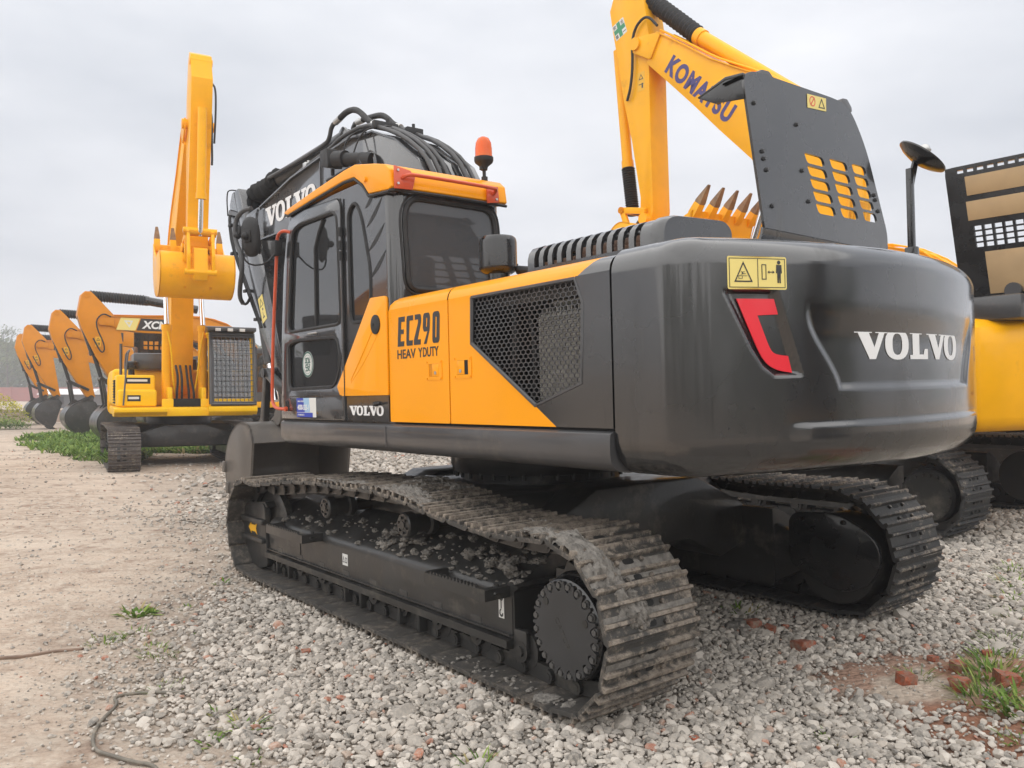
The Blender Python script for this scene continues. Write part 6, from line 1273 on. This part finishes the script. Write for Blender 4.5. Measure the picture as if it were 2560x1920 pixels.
ip.inputs['Pick Instance'].default_value = True; sa = ng.nodes.new('GeometryNodeInputNamedAttribute'); sa.data_type = 'FLOAT'; sa.inputs[0].default_value = 'sc'; ra = ng.nodes.new('GeometryNodeInputNamedAttribute'); ra.data_type = 'FLOAT_VECTOR'; ra.inputs[0].default_value = 'ro'; e2r = ng.nodes.new('FunctionNodeEulerToRotation')
ng.links.new(gi.outputs[0], mp_n.inputs[0]); ng.links.new(mp_n.outputs[0], ip.inputs['Points']); ng.links.new(ci.outputs[0], ip.inputs['Instance']); ng.links.new(sa.outputs[0], ip.inputs['Scale']); ng.links.new(ra.outputs[0], e2r.inputs[0]); ng.links.new(e2r.outputs[0], ip.inputs['Rotation']); ng.links.new(ip.outputs[0], go.inputs[0])
gvl.modifiers.new('scatter', 'NODES').node_group = ng

# ---- greenery
def leafmat(name, stops):
    global t, co
    m = bpy.data.materials.new(name); m.use_nodes = True; t = m.node_tree; p = t.nodes['Principled BSDF']; p.inputs['Roughness'].default_value = .6; p.inputs['Specular IOR Level'].default_value = .25
    at_ = N(t, 'ShaderNodeAttribute', attribute_name='tint'); t.links.new(ramp(at_.outputs['Fac'], stops), p.inputs['Base Color'])
    tr_ = N(t, 'ShaderNodeBsdfTranslucent'); t.links.new(ramp(at_.outputs['Fac'], stops), tr_.inputs[0]); x = N(t, 'ShaderNodeMixShader'); x.inputs[0].default_value = .3; o_ = t.nodes['Material Output']; t.links.new(p.outputs[0], x.inputs[1]); t.links.new(tr_.outputs[0], x.inputs[2]); t.links.new(x.outputs[0], o_.inputs[0])
    return m
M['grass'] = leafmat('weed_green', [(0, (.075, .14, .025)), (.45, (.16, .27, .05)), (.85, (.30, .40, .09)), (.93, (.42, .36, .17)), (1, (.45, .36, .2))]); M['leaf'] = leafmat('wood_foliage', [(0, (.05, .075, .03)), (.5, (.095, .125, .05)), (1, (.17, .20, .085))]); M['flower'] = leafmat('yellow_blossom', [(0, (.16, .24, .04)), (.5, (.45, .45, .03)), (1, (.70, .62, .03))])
def blades(items, name, mtl, parent=None):
    """items: (base, direction, length, width, bend, tint) -> narrow three-part leaves in one mesh"""
    V = []; Fc = []; T_ = []
    for bs, dr, L_, w, bend, ti in items:
        bs = Vector(bs); dr = Vector(dr).normalized(); sd_ = dr.cross(Vector((0, 0, 1)))
        if sd_.length < .05: sd_ = Vector((1, 0, 0))
        sd_.normalize(); k = len(V); hz_ = Vector((dr.x, dr.y, 0)); hz_ = hz_.normalized() if hz_.length > .01 else sd_.cross(dr)
        for u, ww in ((0, .5), (.4, 1), (.75, .75), (1, .05)):
            c_ = bs + dr * L_ * u + hz_ * bend * u * u * L_ - Vector((0, 0, 1)) * bend * u * u * L_ * .5; V += [c_ - sd_ * w * ww / 2, c_ + sd_ * w * ww / 2]; T_ += [ti, ti]
        for j in range(3): Fc.append((k + 2 * j, k + 2 * j + 1, k + 2 * j + 3, k + 2 * j + 2))
    me = bpy.data.meshes.new(name); me.from_pydata(V, [], Fc); a_ = me.attributes.new('tint', 'FLOAT', 'POINT'); a_.data.foreach_set('value', T_); me.materials.append(M[mtl]); return link(name, me, parent)
def tuft(x, y, r, h, n, wd, up=.7, base=None):
    z = hg(x, y) if base is None else base; it = []
    for _ in range(n):
        a = random.uniform(0, 6.28); rr = r * math.sqrt(random.random()) * .5; px, py = x + rr * math.cos(a), y + rr * math.sin(a); a2 = a + random.uniform(-.8, .8); n = n
        it.append(((px, py, z - .01), (math.cos(a2) * random.uniform(.1, 1.0), math.sin(a2) * random.uniform(.1, 1.0), random.uniform(.3, 1) * up * 1.5), h * .8 * random.uniform(.35, 1.1), wd * .75 * random.uniform(.6, 1.3), random.uniform(.1, .7), random.random()))
    return it
TU = [(-2.83, 6.32, .22, .12, 60, .040, 'dark leafy weed'), (-2.74, 5.62, .24, .10, 60, .010, 'pale grass tuft'), (-2.60, 5.75, .2, .10, 40, .010, 'pale grass tuft'), (-2.24, 5.29, .22, .09, 50, .009, 'thin grass tuft'), (-2.34, 5.42, .18, .08, 34, .010, 'thin grass tuft'), (-1.94, 4.68, .22, .10, 50, .008, 'thin grass tuft'), (-2.51, 6.45, .08, .07, 14, .02, 'small weed'), (-2.19, 5.71, .08, .06, 12, .016, 'small weed'), (-1.51, 4.29, .10, .10, 18, .014, 'small weed'), (-1.33, 4.11, .13, .12, 26, .018, 'small weed'), (-1.42, 3.94, .10, .07, 16, .024, 'small weed'), (-1.17, 3.76, .09, .08, 14, .014, 'small weed'), (-.14, 3.62, .14, .13, 26, .012, 'small weed'), (-2.53, 7.27, .10, .09, 14, .03, 'small weed'),
      (3.97, 6.54, .25, .15, 60, .012, 'grass tuft'), (4.27, 7.05, .3, .16, 70, .012, 'grass tuft'), (3.72, 6.15, .22, .13, 46, .012, 'grass tuft'), (3.45, 5.75, .3, .11, 60, .010, 'grass tuft'), (2.24, 4.6, .16, .11, 40, .008, 'grass tuft'), (2.5, 4.38, .30, .15, 90, .012, 'grass tuft'), (2.52, 4.05, .34, .17, 110, .022, 'leafy weed'), (2.38, 4.22, .22, .15, 70, .010, 'grass tuft'), (1.66, 6.02, .22, .12, 60, .022, 'shaded weed'), (1.47, 3.84, .12, .08, 20, .012, 'small weed'), (2.78, 4.80, .3, .12, 90, .012, 'feathery weed'), (3.05, 5.15, .28, .12, 80, .010, 'feathery weed'), (2.62, 4.55, .25, .16, 90, .018, 'leafy weed'), (2.30, 3.75, .2, .10, 40, .012, 'grass tuft'), (1.15, 3.42, .12, .07, 22, .010, 'small weed')]
WH = ['beside the left machine', 'in the beaten earth at left', 'on the gravel edge']
for i, (x, y, r_, h_, n_, w_, lb_) in enumerate(TU):
    o = blades(tuft(x, y, r_, h_, n_, w_, .8), 'weed', 'grass'); 
    side_ = 'left of the near track' if x < -1.6 else ('in the lower foreground' if x < 1.2 else ('behind the near track' if x < 1.75 else 'at the right edge of the yard'))
    tag(o, f'{lb_} growing through stones {side_}', 'weed', 'weeds scattered over the yard')
it = []
VP_ = [(-18.2, 31), (-13.2, 23.6), (-9.3, 18.7), (-8.6, 19.3), (-9.8, 22), (-13.5, 31), (-17, 37)]
while len(it) < 7000:         # rank growth below the left-hand machines
    x = random.uniform(-19, -8); y = random.uniform(18, 38)
    if not in_poly((x + .7 * noise.noise(Vector((x, y, 0))), y + 1.2 * noise.noise(Vector((x, y, 4)))), VP_): continue
    h_ = random.uniform(.16, .36) * (.6 + .8 * max(0, noise.noise(Vector((x, y, 6))) + .4)); a = random.uniform(0, 6.28)
    it.append(((x, y, gh(x, y) - .02), (math.cos(a) * .5, math.sin(a) * .5, 1), h_, random.uniform(.03, .07), random.uniform(.2, .8), random.random() * .85))
for _ in range(3800):
    u = random.random(); x = random.uniform(-11.2, -7.6); y = random.uniform(22.4, 25.6); a = random.uniform(0, 6.28)
    it.append(((x, y, gh(x, y) - .02), (math.cos(a) * .5, math.sin(a) * .5, 1), random.uniform(.15, .38), random.uniform(.03, .08), random.uniform(.2, .8), random.random()))
tag(blades(it, 'ground_cover', 'grass'), 'rank green weeds below the left hand machines', 'weeds', kind='stuff')
# yellow flowering bush and a small shrub by the wall side
def bush(x, y, r_, h_, n_, mtl, label, cat='bush', lw=.12):
    it = []
    for _ in range(n_):
        a = random.uniform(0, 6.28); rr = random.random() ** .5; hh_ = random.random(); X = x + r_ * rr * math.cos(a) * (1 - hh_ * .4); Y = y + r_ * rr * math.sin(a) * (1 - hh_ * .4)
        it.append(((X, Y, gh(x, y) + h_ * hh_ * (1.1 - .5 * rr)), (random.gauss(0, 1), random.gauss(0, 1), random.uniform(0, 1.2)), lw * random.uniform(.6, 1.4), lw * .5, .3, min(1, max(0, hh_ * .8 + random.gauss(0, .2)))))
    return tag(blades(it, 'bush', mtl), label, cat)
bush(-25.6, 41.5, 1.7, 1.55, 2600, 'flower', 'yellow flowering bush at the left edge of the yard'); bush(-32.5, 58, .9, 1.9, 900, 'grass', 'small dark green shrub in front of the red wall'); bush(-22.9, 37.5, 1.2, .5, 900, 'grass', 'low green bush beside the earth bank')
# earth bank, far wall, shed
b = MB(); bm = b.bm
rows = []
for i in range(90):
    x = -60 + i * .9; prof_ = []
    for j in range(12):
        v_ = j / 11; yy = 47 + v_ * 9 + 1.2 * noise.noise(Vector((x * .2, 0, 3))); prof_.append(bm.verts.new((x, yy, -.1 + 1.0 * math.sin(v_ * PI) * (.55 + .5 * noise.noise(Vector((x * .25, v_ * 2, 1)))) + .12 * noise.noise(Vector((x * 1.3, yy * 1.3, 0))))))
    rows.append(prof_)
for A_, B_ in zip(rows[:-1], rows[1:]):
    for j in range(11): bm.faces.new((A_[j], A_[j + 1], B_[j + 1], B_[j]))
M['bank'] = mat('turned_earth', (.19, .13, .095), .95, noise_amt=.25, nscale=1.5, dirt=(.30, .23, .17), dirt_amt=.3, dscale=.8, bump=1, bscale=6)
tag(b.build('earth_bank', 'bank', None, 60), kind='structure')
b = MB(); b.box(-150, 40, 158, 158.3, 0, 2.55); b.box(-150, 40, 157.95, 158.35, 2.55, 2.66)
for i in range(46): b.box(-150 + i * 4.2, -149.6 + i * 4.2, 157.9, 158.4, 0, 2.72)
tag(b.build('boundary_wall', 'brickwall', None), 'long red boundary wall in front of the far wood', 'wall')
sh = empty('shed', Matrix.Translation((-47.5, 90, 0)), 'low white roofed shed standing in front of the red wall', 'shed')
b = MB(); b.box(-2.6, 2.6, -1.5, 1.5, 0, 1.5); b.build('shed_wall', 'greyflat', sh); b = MB(); b.prism([(-1.8, 1.5), (0, 2.05), (1.8, 1.5), (1.8, 1.42), (-1.8, 1.42)], -2.9, 2.9, 'x'); b.build('shed_roof', 'roofwhite', sh)
b = MB(); b.box(-1.2, -.2, -1.52, -1.5, .4, 1.2); b.build('window', 'dark', sh)
# trees: a far wood as one mass, with a few that stand out in front of it
def leafcloud(pts_, size, name, mtl, parent=None):
    V = []; Fc = []; T_ = []
    for (x, y, z, ti) in pts_:
        a = Vector((random.gauss(0, 1), random.gauss(0, 1), random.gauss(0, 1))).normalized(); b_ = a.orthogonal().normalized() * size * random.uniform(.5, 1.2); c_ = a.cross(b_).normalized() * size * random.uniform(.4, .9); o_ = Vector((x, y, z)); k = len(V)
        V += [o_ - b_, o_ + c_ * .6, o_ + b_, o_ - c_ * .6]; T_ += [ti] * 4; Fc.append((k, k + 1, k + 2, k + 3))
    me = bpy.data.meshes.new(name); me.from_pydata(V, [], Fc); a_ = me.attributes.new('tint', 'FLOAT', 'POINT'); a_.data.foreach_set('value', T_); me.materials.append(M[mtl]); return link(name, me, parent)
P_ = []
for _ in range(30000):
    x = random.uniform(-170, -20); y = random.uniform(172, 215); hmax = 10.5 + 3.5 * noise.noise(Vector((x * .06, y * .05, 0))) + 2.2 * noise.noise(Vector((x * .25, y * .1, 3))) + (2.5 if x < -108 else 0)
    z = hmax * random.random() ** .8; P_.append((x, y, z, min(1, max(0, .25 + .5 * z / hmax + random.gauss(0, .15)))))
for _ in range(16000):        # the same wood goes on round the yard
    a = random.uniform(0, 6.28); rr = random.uniform(185, 225); x = rr * math.sin(a); y = rr * math.cos(a) - 5
    if -.75 < math.atan2(x, y) < -.05: continue
    hmax = 10 + 3 * noise.noise(Vector((x * .05, y * .05, 0))); z = hmax * random.random() ** .8; P_.append((x, y, z, random.random() * .8))
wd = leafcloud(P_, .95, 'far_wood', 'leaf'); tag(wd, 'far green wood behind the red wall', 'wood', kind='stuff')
def tree(x, y, h_, r_, label, n_=1600, bare=.0):
    tr = empty('tree', Matrix.Translation((x, y, 0)), label, 'tree', 'trees standing in front of the far wood'); q = random.Random(int(x * 7)); b = MB(); tips = []
    b.tube([(0, 0, -.2), (q.uniform(-.2, .2), 0, h_ * .35), (q.uniform(-.3, .3), q.uniform(-.3, .3), h_ * .8)], .2, 7, 1, lambda i: .22 * (1 - i * .12))
    for k in range(16):
        a = q.uniform(0, 6.28); z0 = h_ * q.uniform(.25, .75); L_ = r_ * q.uniform(.6, 1.1); e = Vector((L_ * math.cos(a), L_ * math.sin(a), z0 + L_ * q.uniform(.4, .9))); b.tube([(0, 0, z0), tuple(e * .5 + Vector((0, 0, z0 * .5 - .1))), tuple(e)], .05, 5, 1); tips.append(e)
        for _ in range(3): e2 = e + Vector((q.gauss(0, .7), q.gauss(0, .7), q.uniform(.1, 1.0))); b.tube([tuple(e * .8 + Vector((0, 0, z0 * .2))), tuple(e2)], .022, 4); tips.append(e2)
    b.build('trunk', 'bark', tr); P = []
    for _ in range(int(n_)):
        c_ = q.choice(tips); P.append((c_.x + q.gauss(0, .7), c_.y + q.gauss(0, .7), c_.z + q.gauss(0, .6), min(1, max(0, q.gauss(.55, .25)))))
    leafcloud(P, .30, 'crown', 'leaf', tr)
tree(-102, 168, 14.5, 4.6, 'tall thinly leaved tree at the far left above the wood', 1300); tree(-96.5, 166, 11.0, 3.6, 'rounder tree second from the left above the wood', 1800); tree(-88, 167, 10.5, 3.3, 'lighter tree just right of the two at far left', 1500)
P_ = []
for _ in range(15000):
    a = R(random.uniform(95, 262)); rr = random.uniform(30, 42); x = rr * math.sin(a); y = rr * math.cos(a); hmax = max(0, 6.5 + 4.5 * noise.noise(Vector((a * 5, 0, 0))) + 3 * noise.noise(Vector((a * 14, 1, 0))))
    z = hmax * random.random() ** .8; P_.append((x, y, z, random.random() * .8))
tag(leafcloud(P_, .42, 'near_wood', 'leaf'), 'green wood behind the viewer, mirrored in the dark counterweight', 'wood', kind='stuff')
# broken bricks among the stones
BR = [(1.63, 5.62, .11, 20, 'brick'), (1.71, 5.52, .09, 60, 'brick'), (1.56, 5.66, .10, 5, 'mud'), (1.80, 5.16, .12, 35, 'brick'), (1.88, 5.22, .05, 10, 'brick'), (1.84, 5.62, .04, 0, 'brick'), (2.24, 5.34, .045, 50, 'brick'), (-1.31, 5.28, .055, 30, 'brick'), (2.12, 4.50, .09, 15, 'brick'), (2.80, 4.92, .06, 70, 'brick'), (2.50, 4.66, .09, 10, 'brick'), (2.36, 4.40, .10, 40, 'brick'), (2.44, 4.84, .05, 25, 'brick'), (.84, 3.84, .04, 30, 'brick'), (-.88, 7.01, .05, 10, 'brick'), (2.62, 4.42, .12, 80, 'brick'), (1.48, 5.60, .09, 70, 'mud')]
for i, (x, y, s_, an, mm_) in enumerate(BR):
    b = MB(); t_ = bmesh.new(); bmesh.ops.create_icosphere(t_, subdivisions=3, radius=.8); q = random.Random(i + 5)
    pl_ = [(Vector((1, 0, 0)), .52), (Vector((-1, 0, 0)), .5), (Vector((0, 1, 0)), .42), (Vector((0, -1, 0)), .42), (Vector((0, 0, 1)), .34), (Vector((0, 0, -1)), .34)] + [(Vector((q.gauss(0, 1), q.gauss(0, 1), q.gauss(0, .6))).normalized(), q.uniform(.36, .55)) for _ in range(4)]
    for v in t_.verts:
        for n_, d in pl_:
            e = v.co.dot(n_) - d
            if e > 0: v.co -= n_ * e
        v.co *= 1 + .07 * noise.noise(v.co * 5)
    b._add(t_, 0, 2, Matrix.Translation((x, y, hg(x, y) + s_ * .12 + .008)) @ Matrix.Rotation(R(an), 4, 'Z') @ Matrix.Rotation(R(an % 17 - 8), 4, 'X') @ Matrix.Diagonal((s_, s_, s_, 1)))
    o = b.build('brick' if mm_ == 'brick' else 'stone_block', mm_, None, 40)
    big = 'large' if s_ > .1 else 'middling' if s_ > .07 else 'small'
    wh = 'right behind the near track' if x < 2 and x > 1 else ('left of the near track' if x < -.5 else ('in front of the near track' if x < 1 else 'in the reddish patch at right'))
    tag(o, f'{big} broken red brick lying {wh}' if mm_ == 'brick' else f'{big} grey brown block lying {wh}', 'brick' if mm_ == 'brick' else 'stone', 'broken bricks among the stones')
b = MB()
for i in range(260):
    x = random.gauss(2.55, .5); y = random.gauss(4.3, .42)
    if y > 1.3 * x or y < 2.6: continue
    clump_mb(b, (x, y, hg(x, y) + .012), random.choice((.008, .012, .018, .026)), .7, i)
tag(b.build('brick_rubble', 'brick', None, 30), 'crumbled red brick trodden into the soil at lower right', 'rubble', kind='stuff')
# strap on the ground and a strip of wood
CB = [(-1.50, 3.55), (-1.53, 3.62), (-1.59, 3.69), (-1.68, 3.71), (-1.81, 3.77), (-1.92, 3.84), (-2.01, 4.0), (-2.07, 4.2), (-2.08, 4.42), (-2.15, 4.50), (-2.14, 4.59), (-2.0, 4.63), (-1.77, 4.59), (-1.68, 4.56), (-1.62, 4.47)]
b = MB(); P = [Vector((x, y, hg(x, y) + .012)) for x, y in CB]
b.tube(P, .009, 8, 2); 
tag(b.build('strap', 'strap', None, 60), 'dusty grey strap curling over the bare earth at lower left', 'strap')
b = MB(); b.loft([[Vector((x + dx, y + dy, hg(x, y) + z)) for dx, dy, z in ((0, -.016, 0), (0, .016, 0), (0, .016, .014), (0, -.016, .014))] for x, y in ((-3.6, 5.16), (-3.24, 5.28), (-3.1, 5.32), (-2.95, 5.38), (-2.80, 5.44))]); tag(b.build('wood_strip', 'wood', None), 'thin weathered strip of wood lying at the left edge', 'wood strip')

# ------------------------------------------------------------------ the hazy air
b = MB(); b.box(-270, 270, -260, 262, -1.6, 24); hzo = b.build('haze', None); tag(hzo, 'thin grey haze over the yard', 'haze', kind='stuff')
m = bpy.data.materials.new('haze_air'); m.use_nodes = True; m.node_tree.nodes.clear(); o_ = N(m.node_tree, 'ShaderNodeOutputMaterial'); pv = N(m.node_tree, 'ShaderNodeVolumePrincipled'); pv.inputs['Density'].default_value = .0019; pv.inputs['Color'].default_value = (.9, .93, 1, 1); pv.inputs['Anisotropy'].default_value = .2; m.node_tree.links.new(pv.outputs[0], o_.inputs['Volume']); hzo.data.materials.append(m)
